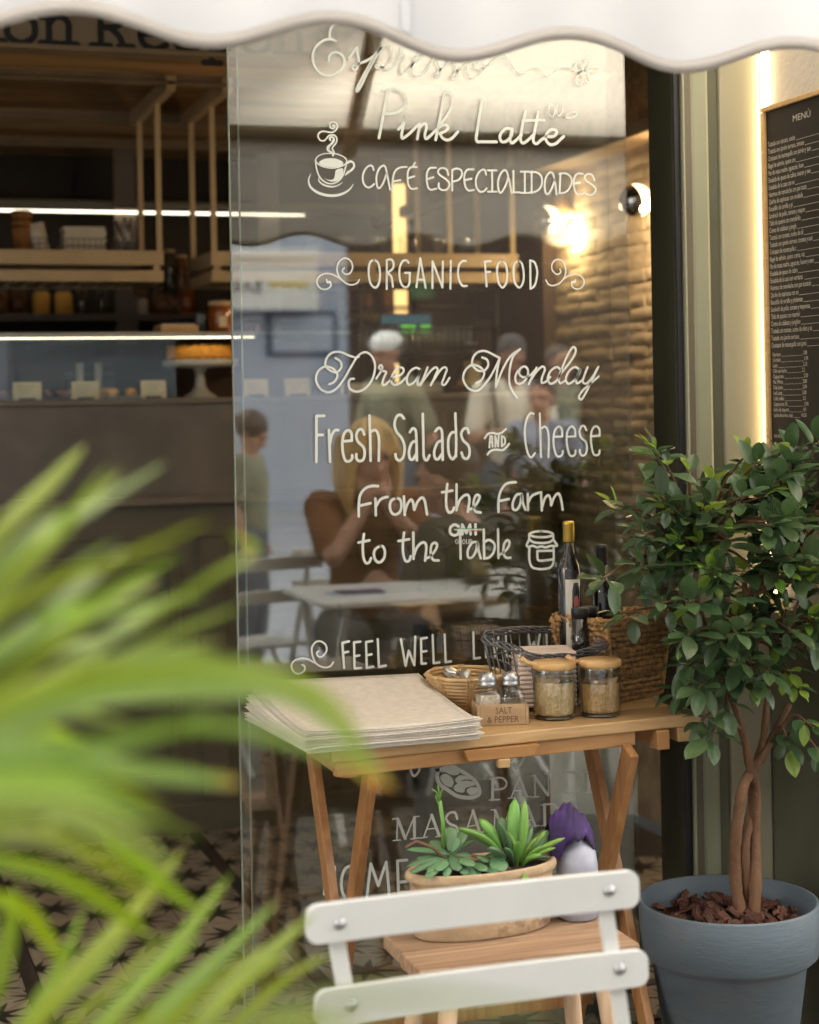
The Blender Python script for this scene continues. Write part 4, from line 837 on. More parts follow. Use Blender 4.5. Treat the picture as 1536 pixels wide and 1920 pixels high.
for i, (px, lab) in enumerate(((150, 'narrow white candle in the display case, left one'), (185, 'narrow white candle in the display case, right one'))):
    p = atY(px, 720, CY0 + .3); t = thing('candle', lab, 'candle', (p.x, CY0 + .3, 1.372)); MB().lathe([(.012, 0), (.012, .12), (0, .122)], n=14, cap1=False).obj('wax', 'ceramic', t); MB().tube([(0, 0, .121), (.001, 0, .13)], .0012, 5).obj('wick', 'ink', t)

# things standing on top of the case
TOPZ = 1.5825
p = atY(297, 605, CY0 + .2); t = thing('wooden_box', 'pale wooden box with stacked cards on the display case', 'box', (p.x, CY0 + .15, TOPZ), rz=.1)
B((0, 0, 0), (.125, .09, .004)).box((0, 0, .0041), (.004, .09, .026)).box((.121, 0, .0041), (.125, .09, .026)).box((.0041, 0, .0041), (.1209, .004, .026)).box((.0041, .086, .0041), (.1209, .09, .026)).obj('tray', 'oak', t)
B((.008, .008, .0045), (.116, .08, .031)).obj('card_stack', 'napkin', t)
p = atY(377, 605, CY0 + .18); t = thing('card_reader', 'small black upright card reader beside the amber jar', 'card reader', (p.x - .018, CY0 + .18, TOPZ))
B((0, 0, 0), (.036, .03, .008)).obj('base', 'black_metal', t, bevel=.002); B((.003, .008, .0082), (.033, .022, .07)).obj('body', 'black_metal', t, bevel=.003); B((.007, .0065, .035), (.029, .0079, .062)).obj('display', 'window_dark', t)
p = atY(414, 605, CY0 + .2); t = thing('honey_jar', 'large amber honey jar with a pale lid on the display case', 'jar', (p.x, CY0 + .2, TOPZ))
MB().lathe([(.05, 0), (.053, .004)], n=30).obj('coaster', 'ceramic', t)
MB().lathe([(.036, .0045), (.041, .012), (.041, .075), (.037, .086), (.037, .09)], n=30).obj('body', 'honey', t)
MB().lathe([(.041, .0905), (.042, .092), (.042, .104), (.039, .107), (0, .1075)], n=30, cap1=False).obj('lid', 'shelf_paint', t); B((-.014, -.0425, .02), (.012, -.0415, .055)).obj('label', 'card', t)
for i, (px, lab) in enumerate(((462, 'small red glass just right of the amber jar'), (478, 'small copper coloured glass right of the red one'))):
    p = atY(px, 600, CY0 + .25); t = thing('votive_glass', lab, 'glass', (p.x, CY0 + .25, TOPZ)); MB().lathe([(.014, 0), (.016, .004), (.018, .06)], n=18, cap1=False).obj('cup', 'jar_glass', t); MB().lathe([(.013, .002), (.015, .035), (0, .0355)], n=18, cap1=False).obj('wax', 'honey', t)

# ------------------------------------------------------------------ hanging shelves
def hanging(x0, x1, label, rods, brackets):
    Y0, Y1 = 2.6, 2.98; z0, z1 = 1.767, 1.872
    t = thing('hanging_shelf', label, 'shelf', (x0, Y0, z0)); L = x1 - x0; D = Y1 - Y0
    for nm, za, zb in (('lower_rail', 0, .038), ('upper_rail', .056, .105)):
        B((0, 0, za), (L, .018, zb)).obj(nm, 'shelf_paint', t, bevel=.002); B((0, D - .018, za), (L, D, zb)).obj(nm, 'shelf_paint', t, bevel=.002)
        B((0.0, .0185, za), (.018, D - .0185, zb)).obj(nm, 'shelf_paint', t); B((L - .018, .0185, za), (L, D - .0185, zb)).obj(nm, 'shelf_paint', t)
    for x in (.01, L * .5, L - .034): B((x, .002, .0385), (x + .022, .016, .0555)).obj('spacer', 'shelf_paint', t)
    n = int(L / .06)
    sl_ = B((0, .02, 0), (.035, D - .02, .012)).mesh('slat', 'shelf_paint')
    for i in range(n): o = link('slat', sl_, t); o.location = (.02 + i * (L - .07) / max(1, n - 1), 0, .004)
    B((.019, .019, .094), (L - .019, D - .019, .1005)).obj('deck', 'shelf_paint', t)
    for rx in rods:
        for yy in (.009, D - .009): B((rx - x0 - .009, yy - .008, .1055), (rx - x0 + .009, yy + .008, .60 + (.009 if yy > .1 else 0))).obj('rod', 'shelf_paint', t)
    for rx in brackets:
        MB().prism([(-.26, .615), (-.26, .65), (.50, .65), (.50, .61), (.47, .60), (-.23, .60)], 'X', rx - x0 - .016, rx - x0 + .016).obj('bracket', 'shelf_paint', t, bevel=.002)
    return t
hanging(-1.2, 1.072, 'cream hanging shelf on the left, ending at the paired rods', (1.06,), (1.06,))
hanging(1.235, 2.36, 'cream hanging shelf on the right, crowded with glasses', (1.247, 2.10, 2.34), (1.247,))
SZ = 1.8678
def mesh_bowl(t, r0, r1, h, n=10, rr=.0014, sy=1.0):
    for k in range(3):
        z = h * (k + 1) / 3; r = r0 + (r1 - r0) * (k + 1) / 3; MB().tube([(r * cos(a), r * sy * sin(a), z) for a in [2 * pi * i / 24 for i in range(24)]], rr, 5, closed=True).obj('wire_ring', 'wire', t)
    w_ = MB()
    for i in range(n):
        a = 2 * pi * i / n; w_.tube([(r0 * cos(a), r0 * sy * sin(a), .002), (r1 * cos(a), r1 * sy * sin(a), h)], rr, 5)
    tag(w_.obj('wire_ribs', 'wire', t), kind='stuff')
YS = 2.78
p = atY(42, 462, YS); t = thing('cup_stack', 'stack of brown paper cups on the left hanging shelf', 'cups', (p.x, YS, SZ))
for k in range(6): MB().lathe([(.026, 0), (.034, .085), (.0355, .086), (.0355, .089)], n=20).obj('cup', 'amber' if k % 2 else 'crust', t).location = (0, 0, k * .012)
p = atY(78, 462, YS); t = thing('wire_basket', 'round wire basket holding a tilted cream paper roll on the hanging shelf', 'basket', (p.x, YS, SZ)); mesh_bowl(t, .035, .045, .055)
t2 = thing('paper_roll', 'tilted cream paper roll standing in the round wire basket', 'paper roll', (p.x, YS, SZ + .01)); o = MB().lathe([(.031, 0), (.031, .10), (.012, .101)], n=24).obj('roll', 'napkin', t2); o.rotation_euler = (0, -.22, 0)
p = atY(155, 462, YS); t = thing('wire_tray', 'square wire basket of folded napkins on the hanging shelf', 'basket', (p.x - .08, YS - .06, SZ))
for k in range(3): z = .004 + k * .025; MB().tube([(0, 0, z), (.155, 0, z), (.155, .12, z), (0, .12, z)], .0015, 5, closed=True).obj('wire_ring', 'wire', t)
w_ = MB()
for i in range(9): w_.tube([(.155 * i / 8, 0, .002), (.155 * i / 8, 0, .054)], .0013, 5); w_.tube([(.155 * i / 8, .12, .002), (.155 * i / 8, .12, .054)], .0013, 5)
tag(w_.obj('wire_ribs', 'wire', t), kind='stuff')
t2 = thing('napkin_stack', 'pile of folded cream napkins in the square wire basket', 'napkins', (p.x - .075, YS - .055, SZ + .003))
for k in range(9): o = B((0, 0, 0), (.142, .105, .0095)).obj('napkin', 'napkin', t2, bevel=.003); o.location = (random.uniform(-.006, .006) + .003, random.uniform(-.003, .003), k * .0103)
p = atY(232, 462, YS); t = thing('cutlery_tub', 'dark wire tub of upright cutlery on the hanging shelf', 'cutlery holder', (p.x, YS, SZ)); mesh_bowl(t, .035, .045, .045)
for k in range(7):
    a = k * 2.4; o = MB().tube([(0, 0, .004), (.03 * cos(a), .03 * sin(a), .11 + .012 * (k % 3))], [.002, .0035], 6).obj('utensil', 'frosted_steel', t)
def jar(px, py, Y, zb, r, h, label, mtl, lid='shelf_paint', group=None):
    p = atY(px, py, Y); t = thing('storage_jar', label, 'jar', (p.x, Y, zb), group)
    MB().lathe([(r * .9, 0), (r, r * .12), (r, h * .82), (r * .75, h * .9), (r * .75, h * .93)], n=20).obj('body', mtl, t)
    MB().lathe([(r * .8, h * .931), (r * .8, h)], n=20).obj('lid', lid, t); return t
for px, lab, mt_, r, h in ((262, 'short dark wire-caged jar at the right end of the left shelf', 'amber', .024, .09), (318, 'tall swing-top bottle standing behind the paired rods', 'glass_dark', .026, .17), (340, 'brown glass bottle right of the tall swing-top bottle', 'amber', .028, .15)):
    jar(px, 490, 3.2, 1.76, r, h, lab, mt_)
# back wall shelving
bs = thing('back_shelving', 'dark built-in shelving along the back wall', 'shelving', (-1.6, 4.0, 0))
B((0, .26, .9), (3.9, .29, 2.42)).obj('back_panel', 'dark_room', bs)
for zz_ in (1.735, 2.205, 1.40): B((0, 0, zz_ - .03), (3.9, .26, zz_)).obj('shelf_board', 'lip' if zz_ == 1.735 else 'counter_paint', bs, bevel=.003)
for px in (236,): xx = atY(px, 500, 4.0).x + 1.6; B((xx - .045, -.012, .9), (xx + .045, -.0005, 2.42)).obj('upright', 'lip', bs)
xx = atY(505, 500, 4.0).x + 1.6; B((xx - .045, -.012, .9), (xx + .045, -.0005, 2.42)).obj('upright', 'lip', bs)
XE = atY(572, 395, 3.96).x
ls = thing('light_bar', 'long horizontal white light bar under the upper back shelf', 'light bar', (-1.6, 3.965, 2.150)); B((0, 0, 0), (XE + 1.6, .018, .0055)).obj('diffuser', 'led_white', ls); B((0, -.002, .0165), (XE + 1.6, .022, .024)).obj('channel', 'black_metal', ls)
jl = [(2, 'amber', .036, .10), (35, 'amber', .04, .11), (78, 'cake_side', .036, .10), (120, 'cake_side', .036, .10), (154, 'glass_dark', .026, .105), (192, 'glass_dark', .028, .11), (268, 'napkin', .022, .07), (305, 'amber', .045, .11), (350, 'honey', .038, .125), (330, 'amber', .03, .1)]
names = ['leftmost amber jar on the lower back shelf', 'amber jar of nuts, second on the lower back shelf', 'jar of pale biscuits, left of two on the back shelf', 'jar of pale biscuits, right of two on the back shelf', 'dark round jar left of the shelf upright', 'dark round jar next to the shelf upright', 'small white jar right of the shelf upright', 'wide dark jar behind the wooden box', 'tall amber jar behind the honey jar', 'amber jar between wide dark jar and tall jar']
for (px, mt_, r, h), lab in zip(jl, names): jar(px, 588, 4.06, 1.736, r, h, lab, mt_, 'lip')
for i in range(7):
    jar(600 + i * 42, 560, 4.08, 1.736, .028 + .006 * (i % 3), .09 + .03 * (i % 2), ['dim jar on the back shelf behind the organic food letters'][0], 'amber', 'lip', 'dim jars at the far end of the back shelf')
# lower back work surface, screen, warm vertical lamp, machine
wk = thing('back_worktop', 'dark back worktop under the shelving', 'worktop', (-1.6, 3.55, 0)); B((0, 0, 0), (3.9, .4, .93)).obj('cabinet', 'brown_wall', wk); B((-.01, -.02, .9305), (3.9, .43, .96)).obj('top', 'counter_paint', wk, bevel=.004)
p0 = atY(746, 735, 3.9); p1 = atY(765, 345, 3.9)
vl = thing('wall_light', 'glowing amber vertical lamp on the back wall', 'lamp', (p0.x, 3.9, p0.z)); B((0, 0, 0), (p1.x - p0.x - .012, .03, p1.z - p0.z)).obj('diffuser', 'led_amber', vl, bevel=.004); B((p1.x - p0.x - .010, 0, 0), (p1.x - p0.x + .002, .04, p1.z - p0.z)).obj('edge_plate', 'oak', vl)
p0 = atY(716, 624, 3.3); p1 = atY(808, 590, 3.3)
sc_ = thing('till_screen', 'dark till screen with a row of green buttons', 'screen', (p0.x, 3.3, p0.z)); wd, hh = p1.x - p0.x, p1.z - p0.z
B((-.006, .002, -.12), (wd + .006, .02, hh + .006)).obj('housing', 'black_metal', sc_, bevel=.003); B((0, 0, hh * .5), (wd, .0018, hh)).obj('display', 'screen', sc_)
for k in range(7): B((wd * (.3 + .1 * k), 0, 0), (wd * (.3 + .1 * k) + wd * .08, .0015, hh * .42)).obj('button', 'screen_green' if k not in (0, 4) else 'screen', sc_)
B((wd * .4, .021, -.36), (wd * .6, .05, .02)).obj('stand', 'black_metal', sc_)
mc = thing('coffee_machine', 'dark coffee machine behind the counter', 'coffee machine', (1.78, 2.95, .96)); B((0, 0, .06), (.42, .35, .42)).obj('body', 'black_metal', mc, bevel=.02); B((.02, -.06, 0), (.40, .3, .05)).obj('drip_tray', 'frosted_steel', mc, bevel=.004)
for k in range(2): MB().tube([(.12 + .17 * k, -.001, .2), (.12 + .17 * k, -.06, .19), (.12 + .17 * k, -.15, .185)], [.022, .012, .01], 10).obj('portafilter', 'steel', mc)
B((0.01, .02, .4205), (.41, .33, .46)).obj('cup_rail', 'frosted_steel', mc)
cts = thing('counter_stand', 'low support of the coffee machine', 'stand', (1.75, 2.93, 0)); B((0, 0, 0), (.48, .4, .96)).obj('body', 'brown_wall', cts)
# notice board with printed word
p0 = atY(868, 722, 3.0); nb_ = thing('notice', 'cream and brown poster with the word Pascual behind the glass', 'poster', (p0.x, 3.0, p0.z)); B((0, .001, 0), (.078, .004, .20)).obj('sheet', 'brown_wall', nb_); B((.004, 0, .0), (.074, .0008, .09)).obj('pale_panel', 'card', nb_); MB().lathe([(.024, 0), (.024, .0006)], n=20).obj('round_mark', 'cake_side', nb_).rotation_euler = (pi / 2, 0, 0)
nb_.children[-1].location = (.039, -.0003, .045)
textmesh('print', 'Pascual', .018, 'chalk', nb_, (.039, -.0006, .155), (pi / 2, 0, 0), 1, 0, 'CENTER'); textmesh('print', 'LECHE', .014, 'chalk', nb_, (.039, -.0006, .125), (pi / 2, 0, 0), 1, 0, 'CENTER')
tp = thing('notice_shelf', 'thin ledge the poster leans on', 'ledge', (p0.x - .05, 2.99, p0.z - .02)); B((0, 0, 0), (.2, .08, .0195)).obj('board', 'brown_wall', tp)
# glasses: on the right hanging shelf and in a hanging rack
def tumbler(name, label, loc, r, h, group): 
    t = thing(name, label, 'glass', loc, group); MB().lathe([(r * .8, 0), (r * .85, .003), (r, h)], n=16, cap1=False).obj('bowl', 'jar_glass', t); return t
g0 = tumbler('tumbler', 'clear tumbler among others on the right hanging shelf', (1.62, 2.72, SZ), .022, .075, 'tumblers on the right hanging shelf')
for k in range(1, 12): copytree(g0, (1.62 + .058 * (k % 12), 2.72 + .08 * (k % 2), SZ))
rk = thing('glass_rack', 'black metal rack of glasses hanging under the right shelf', 'rack', (1.80, 2.72, 1.52)); 
for z in (0, .09, .17): MB().tube([(0, 0, z), (.52, 0, z), (.52, .2, z), (0, .2, z)], .004, 6, closed=True).obj('rail', 'black_metal', rk)
for x in (0, .52):
    for y in (0, .2): B((x - .004, y - .004, 0), (x + .004, y + .004, .2465)).obj('post', 'black_metal', rk)
B((0.005, .005, -.004), (.515, .195, .0035)).obj('shelf', 'black_metal', rk)
g1 = tumbler('rack_glass', 'tall glass in the black hanging rack', (1.84, 2.79, 1.5243), .02, .1, 'tall glasses in the black rack')
for k in range(1, 18): copytree(g1, (1.84 + .05 * (k % 9), 2.79 + .07 * (k // 9), 1.5243))

# ------------------------------------------------------------------ globe lamps on the brick wall
def globe(px, py, Y, label, power):
    c = atY(px, py, Y); 
    t = thing('wall_globe_lamp', label, 'lamp', (c.x, Y, c.z)); ax = Vector((-.95, .05, -.32)).normalized(); R = Vector((0, 0, 1)).rotation_difference(ax).to_matrix(); r = .05
    pf = [(r * sin(a), r * cos(a)) for a in [pi * .5 + pi * .42 * i / 10 for i in range(11)]]
    mb = MB(); mb.lathe(pf + [(.012, -r - .004), (.012, -r - .02)], n=28, cap0=False); mb.v = [tuple(R @ Vector(v)) for v in mb.v]; mb.obj('frosted_glass', 'frost', t)
    pf = [(r * 1.002 * sin(a), r * 1.002 * cos(a)) for a in [pi * .5 * i / 12 for i in range(13)]]
    mb = MB(); mb.lathe(pf, n=28, cap0=False, cap1=False); mb.v = [tuple(R @ Vector(v)) for v in mb.v]; mb.obj('silvered_cap', 'mirror', t)
    e = -ax * (r + .02); wl = Vector((2.42 - c.x, 0, 0)); s_ = e + (-ax) * .04
    MB().tube([e, s_], [.021, .023], 16).obj('socket', 'ceramic', t)
    MB().tube([s_, Vector((s_.x + .04, s_.y + .01, s_.z)), Vector((wl.x, s_.y + .01, s_.z))], .01, 10).obj('arm', 'black_metal', t)
    mb = MB(); mb.lathe([(.055, 0), (.055, .016), (.048, .02)], n=6); mb.v = [(-v[2] + wl.x, v[0] + s_.y + .01, v[1] + s_.z) for v in mb.v]; mb.obj('wall_plate', 'oak', t)
    ld = bpy.data.lights.new('bulb_light', 'POINT'); ld.energy = power; ld.color = (1.0, .73, .42); ld.shadow_soft_size = .04; lo = bpy.data.objects.new('bulb_light', ld); COL.objects.link(lo); lo.parent = t; lo.location = -ax * (r + .010) + Vector((-.02, -.05, -.07))
    return t
globe(1192, 376, 1.55, 'silver-capped globe lamp nearest the door frame, on the brick wall', 1.7)
globe(1026, 413, 2.32, 'silver-capped globe lamp deeper inside on the brick wall', .8)
pf = thing('wall_picture', 'pale framed notice low on the brick wall beside the door frame', 'picture', (2.415, 1.48, 1.36)); B((-.014, 0, 0), (0, .13, .27)).obj('frame', 'rail_wood', pf, bevel=.003); B((-.0155, .014, .014), (-.0142, .116, .256)).obj('sheet', 'lip', pf)

# ------------------------------------------------------------------ round inside table, crate
bt = thing('barrel_table', 'round wooden table top dimly seen inside behind the glass', 'table', (1.66, 1.66, 0)); MB().lathe([(.24, .715), (.255, .72), (.255, .75), (.25, .754), (0, .7545)], n=48, cap1=False).obj('top', 'barrel_wood', bt); MB().lathe([(.22, 0), (.2, .02), (.04, .05), (.035, .714)], n=20).obj('pedestal', 'black_metal', bt)
nk = thing('menu_sheet', 'pale paper sheet on the round inside table', 'paper', (1.56, 1.50, .7555), rz=.2); B((0, 0, 0), (.16, .11, .001)).obj('sheet', 'napkin', nk)
wb = thing('white_crate', 'white panel box on the floor inside, seen between the table legs', 'box', (1.60, .42, 0), rz=.1); B((0, 0, 0), (.16, .12, .56)).obj('body', 'box_white', wb, bevel=.006); B((-.004, -.004, .5605), (.164, .124, .578)).obj('lid', 'box_white', wb, bevel=.004)

# ------------------------------------------------------------------ awning: valance, fabric, bar and arm
VY = -1.25; PER = .3115; XP = .276
def vz(x): return 1.783 + .0175 * cos(2 * pi * (x - XP) / PER)
AX0, AX1 = -3.4, 3.3
def vfold(x, v): return VY + .010 * sin(x * 7.3 + 1) * v + .006 * sin(x * 17 + 2) * v + .0025 * sin(x * 41 + 3 * v) * v
aw = thing('awning', 'white fabric awning with a scalloped valance across the top', 'awning', (0, 0, 0))
N_ = 520
MB().grid(lambda u, v: (AX0 + (AX1 - AX0) * u, vfold(AX0 + (AX1 - AX0) * u, v), 2.05 + (vz(AX0 + (AX1 - AX0) * u) + .006 - 2.05) * v), N_, 8).obj('valance', 'valance', aw)
MB().grid(lambda u, v: (AX0 + (AX1 - AX0) * u, vfold(AX0 + (AX1 - AX0) * u, 1) - .0022 + .0044 * 0, vz(AX0 + (AX1 - AX0) * u) + .014 - .017 * v), N_, 1).obj('binding', 'piping', aw, solid=.0018)
MB().grid(lambda u, v: (AX0 + (AX1 - AX0) * u, VY + .02 + (-.02 - VY - .02) * v, 2.075 + .56 * v - .012 * sin(pi * v)), 40, 10).obj('canopy', 'awning', aw)
MB().grid(lambda u, v: (AX0 + (AX1 - AX0) * u, vfold(AX0 + (AX1 - AX0) * u, 1) - .0046, vz(AX0 + (AX1 - AX0) * u) + .0165 - .0012 * v), N_, 1).obj('stitching', 'valance', aw)
for xq in [AX0 + .35 + .93 * k_ for k_ in range(7)]: MB().grid(lambda u, v: (xq + .012 * u, vfold(xq, v) - .0016, 2.05 + (vz(xq) + .015 - 2.05) * v), 1, 8).obj('seam', 'valance', aw)
B((AX0, VY - .03, 2.05), (AX1, VY + .03, 2.095)).obj('front_bar', 'taupe', aw, bevel=.01)
a_ = mir(655, 285, 1.2); b_ = mir(703, 60, .45)
for dx in (0, -2.6):
    MB().beam((a_.x + dx, a_.y, a_.z), (b_.x + dx, b_.y, b_.z), .035, .03).obj('folding_arm', 'oak', aw); MB().beam((b_.x + dx, b_.y, b_.z + .001), (b_.x + dx - .2, 0.0, b_.z + .03), .035, .03).obj('folding_arm', 'oak', aw)

# ------------------------------------------------------------------ folding side table
TZ = .75
tb = thing('side_table', 'slatted wooden folding side table standing against the glass', 'table', (1.15, -.22, 0))
def tl(x, y, z): return (x - 1.15, y + .22, z)
def yf(x): return -.400 + (x - .755) * .085      # front edge, slightly askew to the glass
bd = [(0, .105, .80, 1.541), (.108, .205, .803, 1.525), (.208, .300, .803, 1.528), (.303, .385, .803, 1.53)]
for a, b_, x0, x1 in bd:
    mb = MB(); mb.prism([(x0 - 1.15, yf(x0) + a + .22), (x1 - 1.15, yf(x1) + a + .22), (x1 - 1.15, min(yf(x1) + b_, -.012) + .22), (x0 - 1.15, min(yf(x0) + b_, -.012) + .22)], 'Z', .728, TZ)
    mb.obj('top_board', 'table_wood', tb, bevel=.003)
MB().beam(tl(.81, yf(.76) + .02, .714), tl(1.40, yf(1.40) + .02, .714), .018, .026, (0, 1, 0)).obj('apron_rail', 'rail_wood', tb, bevel=.002)
MB().beam(tl(.81, -.06, .714), tl(1.50, -.045, .714), .018, .026, (0, 1, 0)).obj('apron_rail', 'rail_wood', tb, bevel=.002)
for xx_ in (.835, 1.455):
    MB().beam(tl(xx_, yf(xx_) + .01, .7125), tl(xx_, -.03, .7125), .028, .030).obj('cross_rail', 'rail_wood', tb, bevel=.002)
q = atY(940, 1408, yf(1.09)); mb = MB(); pr_ = [(-.073, .0), (-.064, -.020), (.058, -.020), (.072, -.002), (.072, .0)]
mb.prism([(q.x - 1.15 + a, .7265 + b_) for a, b_ in pr_], 'Y', yf(1.09) + .22 - .006, yf(1.09) + .22 + .0095); mb.obj('catch_block', 'rail_wood', tb, bevel=.002)
B((q.x - 1.15 - .008, yf(1.09) + .212, .690), (q.x - 1.15 + .014, yf(1.09) + .229, .706)).obj('catch', 'table_wood', tb, bevel=.002)
B(tl(1.487, -.335, .700), tl(1.515, -.29, .7275)).obj('rail_end', 'table_wood', tb, bevel=.003)
B(tl(1.44, -.345, .690), tl(1.466, -.31, .7275)).obj('rail_end', 'rail_wood', tb, bevel=.003)
for xo, xi in ((.860, .879), (1.431, 1.376)):
    MB().beam(tl(xo, -.035, .70), tl(xo, -.375, .005), .017, .040).obj('leg', 'leg_wood', tb, bevel=.002)
    MB().beam(tl(xi, -.365, .70), tl(xi, -.035, .005), .017, .040).obj('leg', 'leg_wood', tb, bevel=.002)
for yy, zz_ in ((-.30, .12), (-.09, .16)): MB().beam(tl(.872, yy, zz_), tl(1.41, yy, zz_), .018, .028, (0, 1, 0)).obj('stretcher', 'leg_wood', tb, bevel=.002)

# ------------------------------------------------------------------ stack of linen placemats
NMT = 13
fl, frr = atY(577, 1378, -.412), atY(903, 1374, -.405); bl, br = atY(474, 1279, -.045), atY(786, 1263, -.035)
random.seed(11)
for i in range(NMT):
    s = i / (NMT - 1); ox, oy = random.uniform(-.006, .006), random.uniform(-.006, .006)
    zf = .7512 + .0026 * i; oxl = random.uniform(-.004, .004)
    if i == NMT - 1: ox = oy = 0
    def fn(u, v, s=s, ox=ox, oy=oy, zf=zf, oxl=oxl):
        F_ = Vector((fl.x + (frr.x - fl.x) * u, fl.y + (frr.y - fl.y) * u, 0)); Bk = Vector((bl.x + (br.x - bl.x) * u + .012 * (1 - s), bl.y + (br.y - bl.y) * u, 0))
        Bk.x -= .030 * (1 - s) * (1 - u); p = F_ * (1 - v) + Bk * v; zt = bl.z + (br.z - bl.z) * u; zb = (.7512 + .010 * u) * (1 - s) + zt * s
        t = v; base = zf * (1 - t ** 2.0) + zb * t ** 2.0
        base -= .012 * sin(pi * u) * (1 - abs(2 * v - 1) ** 2) * (.3 + .7 * s) * t
        base += .006 * max(0, .12 - v) / .12 * (s) * (abs(2 * u - 1) ** 2)
        if u < .05: base -= .004 * (1 - t) * (1 - s)
        return (p.x + ox + oxl * (1 - 2 * u) * .5, max(p.y, -.44) + oy * (1 - v), max(base, .7512 + .0008 * i))
    lab = 'topmost cream linen placemat with a stitched border' if i == NMT - 1 else ('lowest cream linen placemat, lying on the table top' if i == 0 else ('cream linen placemat in the upper half of the fanned stack on the table' if i >= NMT // 2 else 'cream linen placemat in the lower half of the fanned stack on the table'))
    o = MB().grid(fn, 18, 16).obj('placemat', 'linen' if i % 3 else 'linen_dark', None, solid=.0019); tag(o, lab, 'placemat', 'linen placemats stacked on the table')
    if i == NMT - 1:
        hem = MB(); e_ = .035
        for (u0, v0), (u1, v1) in (((e_, e_), (1 - e_, e_)), ((1 - e_, e_), (1 - e_, 1 - e_)), ((1 - e_, 1 - e_), (e_, 1 - e_)), ((e_, 1 - e_), (e_, e_))):
            hem.tube([Vector(fn(u0 + (u1 - u0) * k / 24, v0 + (v1 - v0) * k / 24)) + Vector((0, 0, .0011)) for k in range(25)], .0005, 4)
        hem.obj('hem_stitching', 'linen_dark', o)

# ------------------------------------------------------------------ oval cane basket with spoons
c0 = atY(872, 1262, -.107); bk = thing('cane_basket', 'oval cane bread basket holding spoons beside the placemats', 'basket', (c0.x, c0.y, TZ), rz=radians(-14))
RXb, RYb = .073, .088
def oval(z, k, n=40, ph=0): return [(RXb * k * cos(2 * pi * i / n), RYb * k * sin(2 * pi * i / n), z) for i in range(n)]
for j in range(10):
    s = j / 9; k = .62 + .38 * s ** .7; MB().tube(oval(.006 + .062 * s, k), .0038, 7, closed=True).obj('coil', 'cane', bk)
fl_ = MB()
for k in (.55, .45, .35, .25, .15): fl_.tube(oval(.0045, k), .0042, 6, closed=True)
fl_.obj('floor_coils', 'cane', bk)
bnd = MB()
for a0 in range(0, 360, 45):
    for da in (-4, 0, 4):
        a = radians(a0 + da); pts = []
        for j in range(12):
            s = j / 11; k = .62 + .38 * s ** .7; rr = 1 + (.045 if j % 2 else -.02); pts.append((RXb * k * rr * cos(a) + .0025 * cos(a), RYb * k * rr * sin(a) + .0025 * sin(a), .006 + .062 * s))
        pts.append((RXb * .97 * cos(a), RYb * .97 * sin(a), .0725)); bnd.tube(pts, .0021, 5)
bnd.obj('binding', 'cane', bk)
def spoon(t, loc, rz, tilt, L=.15):
    mb = MB(); mb.tube([(0, 0, 0), (L * .35, 0, .004), (L * .7, 0, .006)], [.0032, .002, .0026], 8, flat=.5); mb.ball((L * .82, 0, .004), .02, 14, 8, (1, .62, .22)); o = mb.obj('spoon', 'steel', None); 
    o.location = loc; o.rotation_euler = (0, tilt, rz); return o
for k, (dx_, dy_, rz_, tl_, lab) in enumerate(((-.02, -.04, 1.2, -.35, 'steel teaspoon leaning on the near side inside the cane basket'), (.0, -.02, 1.7, -.25, 'steel teaspoon across the middle of the cane basket'), (.02, -.03, 2.0, -.3, 'steel teaspoon nearest the glass in the cane basket'))):
    o = spoon(None, (c0.x + dx_, c0.y + dy_ - .01, TZ + .028 + .006 * k), rz_, tl_, .11); tag(o, lab, 'spoon', 'teaspoons in the cane basket')

# ------------------------------------------------------------------ salt and pepper in a wooden holder
A_ = atZ(900, 1361, TZ); B_ = atZ(986, 1360, TZ); ang = atan2(B_.y - A_.y, B_.x - A_.x) * .6; WH = (B_ - A_).length
hd = thing('shaker_holder', 'small wooden holder stamped SALT & PEPPER', 'holder', (A_.x, A_.y, TZ + .0005), rz=ang)
DH = .058; HH = .038
B((0, 0, 0), (WH, DH, .006)).obj('base', 'holder_wood', hd); B((0, -.0065, 0), (WH, -.0002, HH)).obj('front', 'holder_wood', hd, bevel=.0012); B((0, DH + .0002, 0), (WH, DH + .006, HH)).obj('back', 'holder_wood', hd, bevel=.001)
B((-.006, -.0065, 0), (-.0002, DH + .006, HH - .002)).obj('side', 'holder_wood', hd, bevel=.001); B((WH + .0002, -.0065, 0), (WH + .006, DH + .006, HH - .002)).obj('side', 'holder_wood', hd, bevel=.001)
textmesh('stamp', 'SALT', .0165, 'stamp', hd, (WH * .52, -.0068, .0215), (pi / 2, 0, 0), .85, 0, 'CENTER'); textmesh('stamp', '& PEPPER', .0165, 'stamp', hd, (WH * .5, -.0068, .0055), (pi / 2, 0, 0), .88, 0, 'CENTER')
